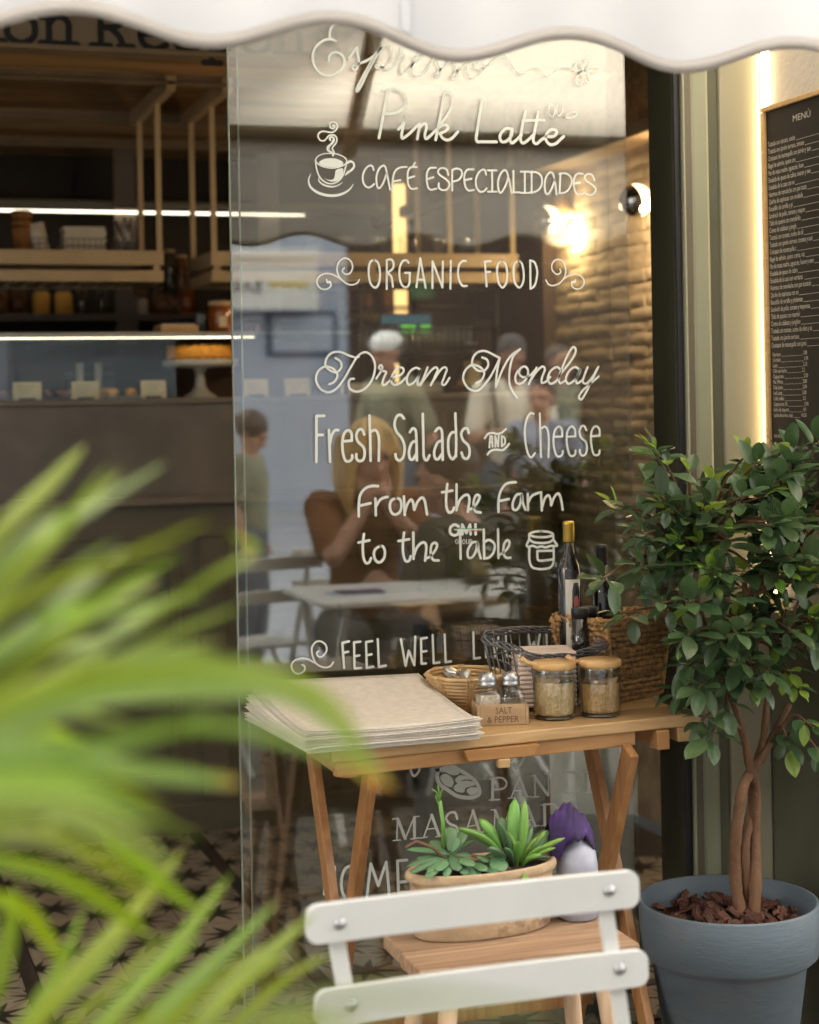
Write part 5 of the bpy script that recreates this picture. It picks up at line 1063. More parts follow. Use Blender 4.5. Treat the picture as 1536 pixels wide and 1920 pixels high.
def shaker(px, label, fillm, fh):
    u = px; c = A_ + Vector((cos(ang), sin(ang), 0)) * (WH * u) + Vector((-sin(ang), cos(ang), 0)) * (DH * .5)
    t = thing('shaker', label, 'shaker', (c.x, c.y, TZ + .007), rz=ang + .25); t.scale = (1.05, 1.05, 1.12)
    def sq(r, k=.55, n=24): return [(r * (abs(cos(a)) ** k) * (1 if cos(a) >= 0 else -1), r * (abs(sin(a)) ** k) * (1 if sin(a) >= 0 else -1)) for a in [2 * pi * i / n for i in range(n)]]
    def loft(levels, nm, mt_):
        mb = MB(); n = 24; vs = []
        for r, z, k in levels: vs += [(x, y, z) for x, y in sq(r, k)]
        mb.add(vs, [(i * n + j, i * n + (j + 1) % n, (i + 1) * n + (j + 1) % n, (i + 1) * n + j) for i in range(len(levels) - 1) for j in range(n)] + [tuple(range(n - 1, -1, -1)), tuple(range((len(levels) - 1) * n, len(levels) * n))], True); return mb.obj(nm, mt_, t)
    loft([(.019, 0, .5), (.0215, .004, .5), (.0215, .04, .5), (.018, .050, .8), (.0145, .054, 1)], 'glass_body', 'jar_glass')
    loft([(.0175, .003, .5), (.0192, .006, .5), (.0192, fh, .5)], 'filling', fillm)
    MB().lathe([(.0155, .0545), (.0165, .056), (.0165, .060), (.0152, .061), (.0158, .063), (.0162, .068), (.014, .073), (.008, .0762), (0, .077)], n=28, cap1=False).obj('cap', 'frosted_steel', t)
    hl = MB()
    for k in range(7):
        a = k * 2 * pi / 6; r = 0 if k == 6 else .006; hl.lathe([(.0008, .0745 if r else .0772), (.0008, .0776)], (r * cos(a), r * sin(a), 0), 6)
    hl.obj('holes', 'ink', t); return t
shaker(.24, 'left glass shaker full of ground pepper', 'pepper', .040); shaker(.75, 'right glass shaker half full of white salt', 'salt', .022)

# ------------------------------------------------------------------ sugar jars
def sugarjar(px, py, label, mt_, fh, hx):
    c = atZ(px, py, TZ) ; c = c + Vector((sin(YAW), cos(YAW), 0)) * .022
    t = thing('sugar_jar', label, 'jar', (c.x, c.y, TZ + .0005)); r = .0395; h = .092
    MB().lathe([(r * .86, 0), (r * .97, .004), (r, .012), (r, h - .006), (r * .97, h)], n=48, cap1=False).obj('outer_wall', 'jar_glass', t)
    MB().lathe([(r * .8, .007), (r * .9, .010), (r * .925, .016), (r * .925, h)], n=48, cap1=False).obj('inner_wall', 'jar_glass', t)
    MB().lathe([(r * .90, .0005), (r * .93, .003), (r * .80, .0065)], n=40).obj('glass_foot', 'glass_dark', t)
    mb = MB(); n = 40; vs = []; pf = [(r * .8, .0075), (r * .89, .0105), (r * .915, .017)]
    mb.lathe(pf + [(r * .915, fh)], n=n, cap1=False)
    mb.grid(lambda u, v: (r * .915 * v * cos(2 * pi * u), r * .915 * v * sin(2 * pi * u), fh + .007 * sin(3 * u * 2 * pi + px) * v + .004 * sin(7 * u * 2 * pi) * v + .004 * (1 - v)), 40, 6); mb.obj('brown_sugar', mt_, t)
    lid = MB().lathe([(r * .9, h - .003), (r * .9, h + .0005), (r * 1.0, h + .0008), (r * 1.04, h + .003), (r * 1.04, h + .010), (r * 1.0, h + .013), (0, h + .0135)], n=48, cap1=False).obj('bamboo_lid', 'bamboo', t)
    MB().tube([(-.012, -.004, h + .004), (-.05, .006, h + .012), (-.062, .008, h + .022)], [.0045, .0042, .005], 10).obj('spoon_handle', 'bamboo', t)
    return t
sugarjar(1042, 1350, 'left sugar jar of pale brown sugar with a bamboo lid', 'sugar', .068, 0)
sugarjar(1128, 1345, 'right sugar jar of darker brown sugar with a bamboo lid', 'sugar_dark', .062, 0)

# ------------------------------------------------------------------ dark wire basket
rc = [atY(899, 1192, -.11), atY(1043, 1177, -.04), atY(1146, 1213, -.205), atY(1002, 1236, -.21)]
RZ = sum(v.z for v in rc) / 4
ctr = sum(rc, Vector()) / 4; wbk = thing('wire_basket', 'dark grey wire basket with a braided rim holding a napkin pack', 'basket', (ctr.x, ctr.y, TZ))
def sq_(s, z, off=0): 
    return [Vector(((v.x - ctr.x) * s, (v.y - ctr.y) * s, z + (v.z - RZ) * (z / (RZ - TZ)))) for v in rc]
def ringpts(s, z, n=14, rnd=.18):
    c4 = sq_(s, z); P = []
    for i in range(4):
        a, b_ = c4[i], c4[(i + 1) % 4]
        for k in range(n): P.append(a.lerp(b_, rnd * .5 + (1 - rnd) * k / (n - 1)))
    return P
for j in range(5):
    P = ringpts(1.0, RZ - TZ); Q = []
    for i, p in enumerate(P):
        a = i * .55 + j * 2 * pi / 5; Q.append(p + Vector((p.x, p.y, 0)).normalized() * .0055 * cos(a) + Vector((0, 0, .006 * sin(a) + .004 * sin(i * .31))))
    MB().tube(catmull(Q, 2, True), .0019, 5, closed=True).obj('rim_wire', 'wire', wbk)
for z, s in ((.006, .76), (.045, .83), (.090, .91)): MB().tube(ringpts(s, z), .0016, 5, closed=True).obj('hoop', 'wire', wbk)
rbs = MB()
for i in range(4):
    a0, a1 = sq_(.76, .004)[i], sq_(.76, .004)[(i + 1) % 4]; b0, b1 = sq_(1, RZ - TZ)[i], sq_(1, RZ - TZ)[(i + 1) % 4]
    for k in range(9): t_ = (k + .5) / 9; rbs.tube([a0.lerp(a1, t_), b0.lerp(b1, t_)], .0014, 5)
o_ = sq_(.76, .004)
for k in range(7): t_ = (k + .5) / 7; rbs.tube([o_[0].lerp(o_[1], t_), o_[3].lerp(o_[2], t_)], .0014, 5)
tag(rbs.obj('wire_mesh', 'wire', wbk), kind='stuff')
np_ = thing('napkin_pack', 'pale pink paper napkin pack inside the dark wire basket', 'napkins', (ctr.x - .01, ctr.y - .012, TZ + .008), rz=radians(-12))
for k in range(12): B((-.056, -.05, k * .0088), (.056, .045, k * .0088 + .0084)).obj('napkin', 'paper', np_, bevel=.0035)
k_ = Ink(0); P = [Vector((-.03 + i * .0025, .003 * sin(i * 1.3) + .002 * sin(i * 3.1), 0)) for i in range(24)]; k_.strip(P, .0012); q = k_.mb.obj('print', 'ink', np_); q.rotation_euler = (-pi / 2, 0, 0); q.location = (0, -.01, 12 * .0088 + .0003)

# ------------------------------------------------------------------ woven seagrass basket with bottles
near, left, right = Vector((1.412, -.195, 0)), Vector((1.355, -.06, 0)), Vector((1.585, -.115, 0)); back = left + right - near; back.y = min(back.y, -.012)
cc = (near + left + right + back) / 4
sb = thing('seagrass_basket', 'tall woven seagrass basket of bottles on the table', 'basket', (cc.x, cc.y, TZ)); HB = .165
def brow(s, z, amp=.0, ph=0, n=26):
    c4 = [(near - cc) * s, (right - cc) * s, (back - cc) * s, (left - cc) * s]; P = []
    for i in range(4):
        a, b_ = c4[i], c4[(i + 1) % 4]; L = (b_ - a); nn = Vector((L.y, -L.x, 0)).normalized(); m_ = max(6, int(L.length / .0052))
        for k in range(m_):
            t_ = .06 + .88 * k / (m_ - 1); P.append(a.lerp(b_, t_) + nn * amp * (1 if (k + ph) % 2 else -1) + Vector((0, 0, z)) + Vector((0, 0, .0012 * sin(k * .7 + z * 400))))
    return P
NR = 15
for j in range(NR):
    s = j / (NR - 1); P = brow(.80 + .2 * s, .005 + (HB - .012) * s, .0026, j)
    MB().tube(P, [.0046 + .0018 * (i % 2) for i in range(len(P))], 6, closed=True).obj('woven_row', 'seagrass', sb)
for s_, z in ((1.03, HB - .002), (1.02, HB * .34), (1.02, HB * .62)):
    for ph in (0, 1):
        P = brow(s_ if z > .1 else .83 + .2 * z / HB, z, .003, ph)
        if z < HB - .01: P = brow(.80 + .2 * z / HB + .03, z, .0025, ph)
        Q = [p + Vector((0, 0, .0028 * sin(i * .9 + ph * pi))) for i, p in enumerate(P)]; MB().tube(Q, .0042, 6, closed=True).obj('braid', 'seagrass', sb)
cb = MB()
for c_ in (near, left, right):
    d_ = (c_ - cc); P = [d_ * (.80 + .2 * k / 30) * 1.005 + Vector((.0018 * (-1) ** k, 0, .004 + (HB - .01) * k / 30)) for k in range(31)]; cb.tube(P, [.006 + .0014 * (k % 2) for k in range(31)], 7)
tag(cb.obj('corner_cord', 'seagrass', sb), kind='stuff')
MB().prism([((p - cc).x * .8, (p - cc).y * .8) for p in (near, right, back, left)], 'Z', .001, .006).obj('bottom', 'seagrass', sb)
# bottles
def bottle(px, ytop, Y, r, label, capm='gold', lab=True, zb=TZ + .008, neck=.42, bodym='bottle'):
    tp_ = atY(px, ytop, Y); H = tp_.z - zb; t = thing('bottle', label, 'bottle', (tp_.x, Y, zb)); hc = .040
    sh = H - .098
    MB().lathe([(r * .9, 0), (r, .004), (r, sh), (r * .92, sh + .012), (r * neck, sh + .035), (r * neck, H - .002)], n=28).obj('body', bodym, t)
    mb = MB(); pf = []
    rr = r * neck + .0016
    for k in range(7): z = H - hc + hc * k / 6; pf += [(rr, z), (rr + .0006, z + .001)] if k < 6 else [(rr, z), (rr * .9, z + .001), (0, z + .0012)]
    mb.lathe(pf, n=24, cap1=False).obj('cap', capm, t)
    if lab:
        mb = MB(); a0, a1 = -2.35, -.95
        mb.grid(lambda u, v: ((r + .0005) * cos(a0 + (a1 - a0) * u), (r + .0005) * sin(a0 + (a1 - a0) * u), sh * .28 + sh * .66 * v), 12, 2).obj('label', 'label_white', t)
        for (u0, u1, v0, v1, mm, off) in ((.42, .95, .55, .96, 'bottle', .0008), (.50, .86, .60, .80, 'label_pink', .0011), (.34, .98, .05, .5, 'label_green', .0008), (.40, .8, .18, .3, 'label_pink', .0011)):
            MB().grid(lambda u, v: ((r + off) * cos(a0 + (a1 - a0) * (u0 + (u1 - u0) * (u if 0 < v < 1 else .2 + .6 * u))), (r + off) * sin(a0 + (a1 - a0) * (u0 + (u1 - u0) * (u if 0 < v < 1 else .2 + .6 * u))), sh * .28 + sh * .66 * (v0 + (v1 - v0) * v)), 6, 4).obj('label_patch', mm, t)
    return t
bottle(1066, 978, -.085, .0225, 'dark oil bottle with a gold screw cap and a figure on its label')
bottle(1128, 1022, -.075, .0215, 'dark bottle with a ribbed black cap behind the leaves', 'rubber', False)
for px, lab in ((1088, 'small jar with a black lid beside the gold capped bottle'), (1110, 'second small black-lidded jar in the seagrass basket')):
    p = atY(px, 1150, -.14); t = thing('spice_jar', lab, 'jar', (p.x, -.14 + (px - 1088) * .0006, TZ + .092)); MB().lathe([(.015, 0), (.017, .003), (.017, .075)], n=20).obj('body', 'bottle', t); MB().lathe([(.0175, .0755), (.0178, .092), (.016, .094), (0, .0942)], n=20, cap1=False).obj('lid', 'rubber', t)

# ------------------------------------------------------------------ low stool with the old oval planter
SZ_ = .452
st = thing('low_stool', 'low weathered wooden stool standing behind the white chair', 'stool', (1.05, -.58, 0))
pl = [(.860, -.515), (.858, -.682), (1.238, -.680), (1.232, -.50), (1.21, -.47)]
for a, b_ in ((.0, .49), (.51, 1.0)):
    y0, y1 = -.682 + .205 * a, -.682 + .205 * b_
    B((.858 - 1.05 + (.0 if a == 0 else .004), y0 + .58, SZ_ - .024), (1.238 - 1.05, y1 + .58, SZ_)).obj('seat_board', 'stool_wood', st, bevel=.003)
for x, y, dx_, dy_ in ((-.13, -.07, -.05, -.04), (.13, -.07, .05, -.04), (-.13, .07, -.05, .04), (.13, .07, .05, .04)): MB().tube([(x, y, SZ_ - .025), (x + dx_, y + dy_, .0)], [.016, .013], 14).obj('leg', 'stool_leg', st)
MB().tube([(-.16, -.09, .2), (.16, -.09, .2)], .009, 10).obj('rung', 'stool_leg', st)
c0 = (atZ(775, 1765, SZ_) + atZ(1045, 1740, SZ_)) / 2; PLX, PLY = c0.x + .004, c0.y + .025
pt = thing('oval_planter', 'old oval terracotta planter of succulents on the stool', 'planter', (PLX, PLY, SZ_), rz=.06)
a_, b__ = .128, .062
MB().lathe([(q_[0], q_[1] * .84) for q_ in [(.90, .0), (.955, .006), (.975, .04), (1.0, .10), (1.01, .112), (1.045, .114), (1.065, .120), (1.06, .130), (1.03, .134), (.97, .132), (.95, .118), (.95, .11)]], n=72, sx=a_, sy=b__).obj('bowl', 'terracotta', pt)
MB().grid(lambda u, v: (a_ * .95 * v * cos(2 * pi * u), b__ * .95 * v * sin(2 * pi * u), .1015 + .006 * sin(9 * u * 6.28) * v * (1 - v) + .004 * (1 - v)), 40, 6).obj('soil', 'soil', pt)
def P3(px, py, dy=0): p = atY(px, py, PLY + dy); return p
def sleaf(t, base, tip, wd, th, mt_, bend=.2, up=Vector((0, 0, 1)), nm='leaf', club=.62):
    base, tip = Vector(base), Vector(tip); d = tip - base; L = d.length; d.normalize(); side = d.cross(up); side = side.normalized() if side.length > .1 else Vector((1, 0, 0)); nn = side.cross(d).normalized()
    mb = MB(); n = 8; vs = []; K = 9
    for i in range(K + 1):
        s = i / K; w_ = wd * (.28 + .72 * sin(pi * min(1, s / club) * .5) ** 1.3) * (1 if s < club else sqrt(max(0, 1 - ((s - club) / (1 - club)) ** 2.2))); w_ = max(w_, wd * .03)
        h_ = th * (.5 + .5 * sin(pi * s)) if i < K else th * .1; c = base + d * L * s + nn * (bend * L * (sin(pi * s) * .5 - .0))
        for k in range(n): t_ = 2 * pi * k / n; vs.append(c + side * cos(t_) * w_ * .5 + nn * sin(t_) * h_ * .5)
    mb.add([v - Vector(t.location) for v in vs], [(i * n + k, i * n + (k + 1) % n, (i + 1) * n + (k + 1) % n, (i + 1) * n + k) for i in range(K) for k in range(n)] + [tuple(range(n - 1, -1, -1)), tuple(range(K * n, K * n + n))], True)
    return mb.obj(nm, mt_, t)
def X5(x, y, dy=0): return P3(700 + x / 2.954, 1400 + y / 2.954, dy)
f1 = thing('finger_succulent', 'upright succulent with finger shaped leaves in the planter', 'succulent', tuple(X5(800, 690)))
for (bx_, by_, tx_, ty_, wd, dd, mm) in ((770, 640, 785, 285, .020, .03, 'succ2'), (815, 640, 838, 292, .0135, 0, 'succ2'), (760, 600, 765, 368, .012, .02, 'succ2'), (775, 660, 690, 410, .013, -.01, 'succ'), (795, 680, 802, 520, .011, -.03, 'succ2'), (815, 660, 1062, 505, .014, -.03, 'succ2'), (820, 670, 948, 545, .012, -.035, 'succ2'), (820, 650, 962, 462, .014, .01, 'succ2'), (715, 600, 470, 452, .020, -.04, 'succ2'), (700, 560, 588, 400, .024, .02, 'succ2'), (745, 620, 705, 385, .020, .045, 'succ'), (830, 640, 1000, 450, .026, .045, 'succ'), (820, 640, 975, 610, .010, .0, 'succ'), (700, 610, 610, 480, .012, .03, 'succ'), (800, 640, 800, 430, .009, .02, 'succ'), (830, 620, 880, 440, .011, .03, 'succ'), (790, 650, 745, 470, .015, .0, 'succ2'), (805, 640, 815, 400, .012, .035, 'succ2'), (820, 650, 905, 500, .013, -.01, 'succ2'), (780, 660, 730, 560, .012, -.04, 'succ'), (825, 655, 1010, 560, .011, -.045, 'succ2'), (740, 650, 640, 560, .016, -.045, 'succ'), (830, 650, 930, 600, .014, -.05, 'succ2')):
    sleaf(f1, X5(bx_, by_, .0), X5(tx_, ty_, dd), wd * 1.15, wd * .72, mm, .12)
rs = thing('rosette_succulent', 'spreading blue-green rosette succulent at the left of the planter', 'succulent', tuple(X5(420, 650)))
for (bx_, by_, tx_, ty_, wd, dd) in ((415, 600, 185, 570, .016, .0), (410, 610, 185, 665, .014, -.03), (415, 610, 205, 705, .014, -.045), (400, 620, 300, 700, .016, -.05), (420, 600, 318, 520, .024, .03), (425, 580, 432, 440, .026, .02), (430, 590, 470, 505, .022, .0), (430, 600, 470, 690, .026, -.05), (425, 610, 400, 725, .018, -.055), (440, 590, 560, 520, .010, .04), (560, 600, 640, 640, .016, -.03), (450, 600, 545, 605, .016, -.02), (520, 640, 630, 690, .024, -.05), (480, 620, 510, 715, .020, -.055), (640, 610, 730, 690, .038, -.04), (590, 640, 740, 600, .030, -.01), (410, 600, 270, 640, .012, .02), (470, 640, 600, 720, .020, -.05), (560, 660, 690, 700, .026, -.05), (420, 610, 300, 560, .018, .02), (410, 620, 240, 620, .016, -.01), (440, 600, 520, 460, .020, .03), (430, 620, 350, 690, .020, -.052), (440, 620, 560, 660, .024, -.052), (500, 640, 560, 740, .022, -.062), (420, 620, 290, 735, .018, -.060)):
    sleaf(rs, X5(bx_, by_, -.01), X5(tx_, ty_, dd), wd * .95, .0035, 'succ', .10, Vector((0, -.35, 1)))
fs = MB()
for pts in (((390, 560), (385, 420), (368, 300)), ((368, 310), (350, 250), (325, 235)), ((368, 305), (375, 250), (388, 230)), ((368, 305), (362, 240), (358, 215)), ((370, 340), (350, 290), (345, 270))): fs.tube([X5(*p) - Vector(rs.location) for p in pts], [.0035 if pts[0][0] == 390 else .0012] * 3, 6)
fs.obj('flower_stalk', 'succ2', rs)
st_ = MB()
for pts in (((800, 700), (640, 620), (520, 600), (430, 620)), ((760, 680), (600, 660), (470, 650)), ((420, 640), (330, 560), (240, 525), (180, 560))): st_.tube([X5(*p, -.015) - Vector(rs.location) for p in pts], .003, 6)
st_.obj('stem', 'branch', rs)
sleaf(f1, X5(835, 700, -.058), X5(845, 760, -.075), .012, .003, 'succ2', .1)
# white bottle and purple cloth
pb = atY(1085, 1738, -.505); wbt = thing('white_bottle', 'milky white plastic bottle standing behind the planter', 'bottle', (pb.x - .003, -.510, SZ_)); MB().lathe([(.030, 0), (.035, .004), (.036, .09), (.032, .115), (.018, .128), (.012, .132), (.012, .15)], n=32).obj('body', 'milky', wbt)
MB().lathe([(.010, .1505), (.010, .158), (.008, .160), (0, .160)], n=20, cap1=False).obj('cap', 'black_metal', wbt)
pc = thing('purple_cloth', 'crumpled purple cloth draped over the white bottle', 'cloth', (pb.x - .004, -.500, SZ_ + .142))
def clo(u, v):
    q = 2 * v - 1; x = -.046 + .082 * u - .006 * abs(q); ridge = .004 + .046 * sin(pi * min(1, u * .95 + .10)) ** .8
    y = .040 * q * (.45 + .55 * sin(pi * u)) + .004 * sin(15 * u + 3 * q) * abs(q)
    return (x, y, ridge - .060 * abs(q) ** 1.8 * (.40 + .85 * (1 - u)) + .0035 * sin(17 * u + 5 * q) + .002 * sin(41 * u - 9 * q))
MB().grid(clo, 70, 14).obj('cloth', 'purple', pc, solid=.0015)

# ------------------------------------------------------------------ white slatted chair in front
CYc = -1.30
ch = thing('white_chair', 'white folding chair seen from behind, two broad back slats', 'chair', (.735, CYc, 0))
def slat(x0, x1, z0, z1, nm='back_slat'):
    n = 20; mb = MB(); r = .014; poly = []
    for cx2, cz2, a0 in ((x1 - r, z1 - r, 0), (x0 + r, z1 - r, 90), (x0 + r, z0 + r, 180), (x1 - r, z0 + r, 270)):
        for k in range(7): a = radians(a0 + 15 * k); poly.append((cx2 + r * cos(a), cz2 + r * sin(a)))
    # bowed plank: split along x
    xs2 = [x0 + (x1 - x0) * i / 14 for i in range(15)]
    mb.prism([(p[0], p[1]) for p in poly], 'Y', 0, .011); return mb
def bend(mb, x0, x1, amt):
    mb.v = [(v[0], v[1] + amt * (1 - ((2 * v[0] - x0 - x1) / (x1 - x0)) ** 2), v[2]) for v in mb.v]; return mb
def plank(x0, x1, z0, z1, amt, nm):
    r = .014; N = 26; mb = MB(); vs = []
    ss = [.5 - .5 * abs(cos(pi * i / N)) ** .45 * (1 if i < N / 2 else -1) for i in range(N + 1)]; ss[0] = 0; ss[N] = 1
    for i in range(N + 1):
        s = ss[i]; x = x0 + (x1 - x0) * s; e = min(x - x0, x1 - x); c = 0 if e >= r else r - sqrt(max(0, r * r - (r - e) ** 2)); y = amt * (1 - (2 * s - 1) ** 2)
        for (yy, zz2) in ((0, z0 + c), (.011, z0 + c), (.011, z1 - c), (0, z1 - c)): vs.append((x - .735, yy + y, zz2))
    fs = [(i * 4 + k, i * 4 + (k + 1) % 4, (i + 1) * 4 + (k + 1) % 4, (i + 1) * 4 + k) for i in range(N) for k in range(4)] + [(3, 2, 1, 0), (N * 4, N * 4 + 1, N * 4 + 2, N * 4 + 3)]
    mb.add(vs, fs); o = mb.obj(nm, 'white_paint', ch, bevel=.0035, seg=3); return o
plank(.5185, .9465, .7065, .7525, .006, 'back_slat'); plank(.527, .957, .6075, .6525, .006, 'back_slat')
for x, xb in ((.560, .578), (.909, .924)):
    MB().beam((x - .735 - .008, .018, .748), (xb - .735 + .012, .018, .50), .020, .008).obj('back_post', 'white_paint', ch, bevel=.002)
    MB().beam((xb - .735 + .012, .019, .4995), (xb - .735 + .012, .38, .0), .022, .010).obj('leg', 'white_paint', ch, bevel=.002)
    MB().beam((xb - .735 + (.036 if x < .7 else -.014), .36, .44), (xb - .735 + (.036 if x < .7 else -.014), -.02, .0), .020, .010).obj('leg', 'white_paint', ch, bevel=.002)
for x, z in ((.5585, .7285), (.9065, .7315), (.571, .6295), (.9185, .6325)):
    o = MB().lathe([(.0075, 0), (.0072, .0022), (.0055, .0036), (0, .0042)], n=18, cap1=False).obj('rivet', 'steel', ch); o.rotation_euler = (pi / 2, 0, 0); o.location = (x - .735, .0022, z)
    o = MB().lathe([(.0042, .0040), (.0038, .0052), (0, .0054)], n=14, cap1=False).obj('rivet_pin', 'steel', ch); o.rotation_euler = (pi / 2, 0, 0); o.location = (x - .735, .0022, z)
for k in range(4): B((-.16, .05 + .057 * k, .44), (.185, .05 + .057 * k + .045, .455)).obj('seat_slat', 'white_paint', ch, bevel=.003)

# ------------------------------------------------------------------ grey pot with bark chips
PX_, PY_, PR, PZ = 1.612, -.285, .171, .383
po = thing('plant_pot', 'large grey plastic plant pot filled with bark chips', 'pot', (PX_, PY_, 0))
MB().lathe([(.105, 0), (.112, .006), (.146, PZ - .118), (.160, PZ - .106), (.168, PZ - .098), (PR, PZ - .004), (PR - .002, PZ), (PR - .006, PZ - .001), (PR - .009, PZ - .05), (.14, .26)], n=72, cap1=True).obj('shell', 'pot_grey', po)
MB().lathe([(.150, 0), (.12, .012), (0, .02)], n=40, cap1=False).obj('soil', 'soil', po).location = (0, 0, PZ - .072)
chips = []
random.seed(21)
for v in range(6):
    mb = MB(); n = 7; ang_ = sorted(random.uniform(0, 2 * pi) for _ in range(n)); pz = [(random.uniform(.7, 1.1) * .019 * cos(a), random.uniform(.5, .9) * .011 * sin(a)) for a in ang_]
    mb.add([(x, y, random.uniform(-.003, .0)) for x, y in pz] + [(x * .9, y * .9, .005 + random.uniform(-.002, .003)) for x, y in pz], [tuple(range(n - 1, -1, -1)), tuple(range(n, 2 * n))] + [(i, (i + 1) % n, n + (i + 1) % n, n + i) for i in range(n)]); chips.append(mb.mesh('bark_chip', 'bark_chip'))
for k in range(230):
    r = .152 * sqrt(random.random()); a = random.uniform(0, 2 * pi); o = link('bark_chip', chips[k % 6], po); s = random.uniform(.7, 1.35)
    o.location = (r * cos(a), r * sin(a), PZ - .060 + .022 * (1 - (r / .155) ** 2) + random.uniform(0, .020)); o.rotation_euler = (random.uniform(-.8, .8), random.uniform(-.8, .8), random.uniform(0, 6.28)); o.scale = (s, s, s)

# ------------------------------------------------------------------ ficus tree
fi = thing('potted_fig_tree', 'bushy potted fig tree with glossy leaves and a braided trunk', 'tree', (PX_, PY_, PZ - .05)); FO = Vector(fi.location)
def TP(px, py, dy=0): return atY(px, py, PY_ + dy) - FO
trk = [[(1388, 1735), (1372, 1640), (1374, 1560), (1390, 1480), (1412, 1445), (1440, 1400), (1480, 1320)], [(1406, 1735), (1400, 1660), (1395, 1590), (1410, 1520), (1418, 1450), (1432, 1380), (1440, 1290)], [(1416, 1735), (1421, 1640), (1419, 1560), (1420, 1480), (1408, 1440), (1395, 1380), (1370, 1300)]]
for i, pts in enumerate(trk):
    P = catmull([TP(1403 + (x - 1403) * (.78 if y > 1430 else 1), y, (-.012, .010, -.004)[i] + .014 * sin(k * 1.6 + i * 2.1)) for k, (x, y) in enumerate(pts)], 8)
    MB().tube(P, [(.0122 if i != 1 else .0105) * (1 - .45 * (j / len(P)) ** 1.5) * (1 + .07 * sin(j * .9 + i) + .05 * sin(j * 2.3)) for j in range(len(P))], 14).obj('trunk', 'trunk', fi)
random.seed(33)
# sprig tips: measured ones first, then filled through the crown
tips = [(1222, 838, -.06, 1), (1250, 870, -.08, 0), (1225, 845, -.05, 1), (1150, 945, -.08, 1), (1128, 1085, -.12, 0), (1165, 1150, -.10, 0), (1240, 930, -.1, 0), (1205, 1000, -.1, 0), (1290, 880, .02, 1), (1335, 905, -.02, 1), (1400, 850, -.03, 1), (1456, 850, -.06, 1), (1500, 870, .0, 0), (1530, 830, -.05, 0), (1465, 1075, -.14, 2), (1370, 1000, -.12, 1), (1320, 960, -.05, 1), (1430, 930, -.1, 0), (1500, 980, -.12, 0), (1200, 1060, -.1, 0), (1240, 1130, -.12, 0), (1290, 1190, -.14, 0), (1350, 1200, -.14, 0), (1400, 1170, -.1, 0), (1470, 1200, -.1, 0), (1520, 1160, -.13, 1), (1310, 1290, -.12, 0), (1360, 1330, -.1, 0), (1315, 1350, -.10, 0), (1330, 1385, -.12, 0), (1440, 1260, -.15, 0), (1500, 1290, -.12, 1), (1520, 1360, -.1, 1), (1545, 1420, -.1, 1), (1275, 1020, -.08, 1), (1330, 1070, -.12, 1), (1410, 1060, -.08, 0), (1550, 1040, -.1, 0), (1560, 920, -.06, 0), (1580, 1200, -.1, 0), (1390, 1240, -.13, 0), (1480, 1400, -.05, 0), (1270, 1300, -.02, 0)]
T3 = [(TP(x, y, d), k) for x, y, d, k in tips]
ctrC = TP(1400, 1100, 0)
while len(T3) < 172:
    v = Vector((random.gauss(0, 1), random.gauss(0, 1), random.gauss(0, 1))).normalized() * random.uniform(.45, 1.0) ** .6
    p = ctrC + Vector((v.x * .27, v.y * .19 - .0, v.z * .29)); w_ = p + FO
    if w_.y > -.03 or w_.x > 1.86 and w_.y > -.36 or w_.z < .80: continue
    pxl = (w_ - CAM); X_ = pxl.dot(RT) / pxl.dot(FW) * FPX + 768; Z_ = 757 - pxl.z / pxl.dot(FW) * FPX
    if X_ < 1215 and Z_ < 900: continue
    if X_ < 1190 or (Z_ > 1110 and X_ < 1275) or (Z_ > 1040 and X_ < 1225): continue
    if Z_ > 1310 and X_ < 1330: continue
    if Z_ < 900 and 1290 < X_ < 1400 and random.random() < .7: continue
    T3.append((p, 1 if random.random() < .12 else 0))
def leafmesh(kind):
    mb = MB(); K = 9; nv = 4; L = 1.0; droop = (.10, .22, .05)[kind]; vs = []
    for i in range(K + 1):
        s = i / K; w_ = .235 * sin(pi * s ** .95) ** .62 * (1 - .25 * max(0, s - .75) * 4 * .8) + .004; z = -droop * s * s; x = s
        for j in range(nv + 1):
            t_ = j / nv * 2 - 1; vs.append((x, t_ * w_, z + .32 * abs(t_) * w_ + .012 * sin(s * 9 + t_ * 2 + kind)))
    mb.add(vs, [(i * (nv + 1) + j, i * (nv + 1) + j + 1, (i + 1) * (nv + 1) + j + 1, (i + 1) * (nv + 1) + j) for i in range(K) for j in range(nv)], True)
    mb.tube([(-.22, 0, .03), (0, 0, 0)], .011, 4); return mb
LM = [leafmesh(k) for k in range(3)]; LME = [m_.mesh('leaf', 'ficus') for m_ in LM]; LMN = [m_.mesh('leaf', 'ficus_new') for m_ in LM]
leaves = []
brn = MB(); fork = [TP(1450, 1385, .0), TP(1432, 1370, .01), TP(1392, 1370, 0), TP(1480, 1320, 0), TP(1440, 1290, 0), TP(1370, 1300, 0), TP(1410, 1220, .03), TP(1470, 1230, .02), TP(1330, 1200, .02), TP(1400, 1120, .04), TP(1300, 1060, .04), TP(1480, 1060, .04)]
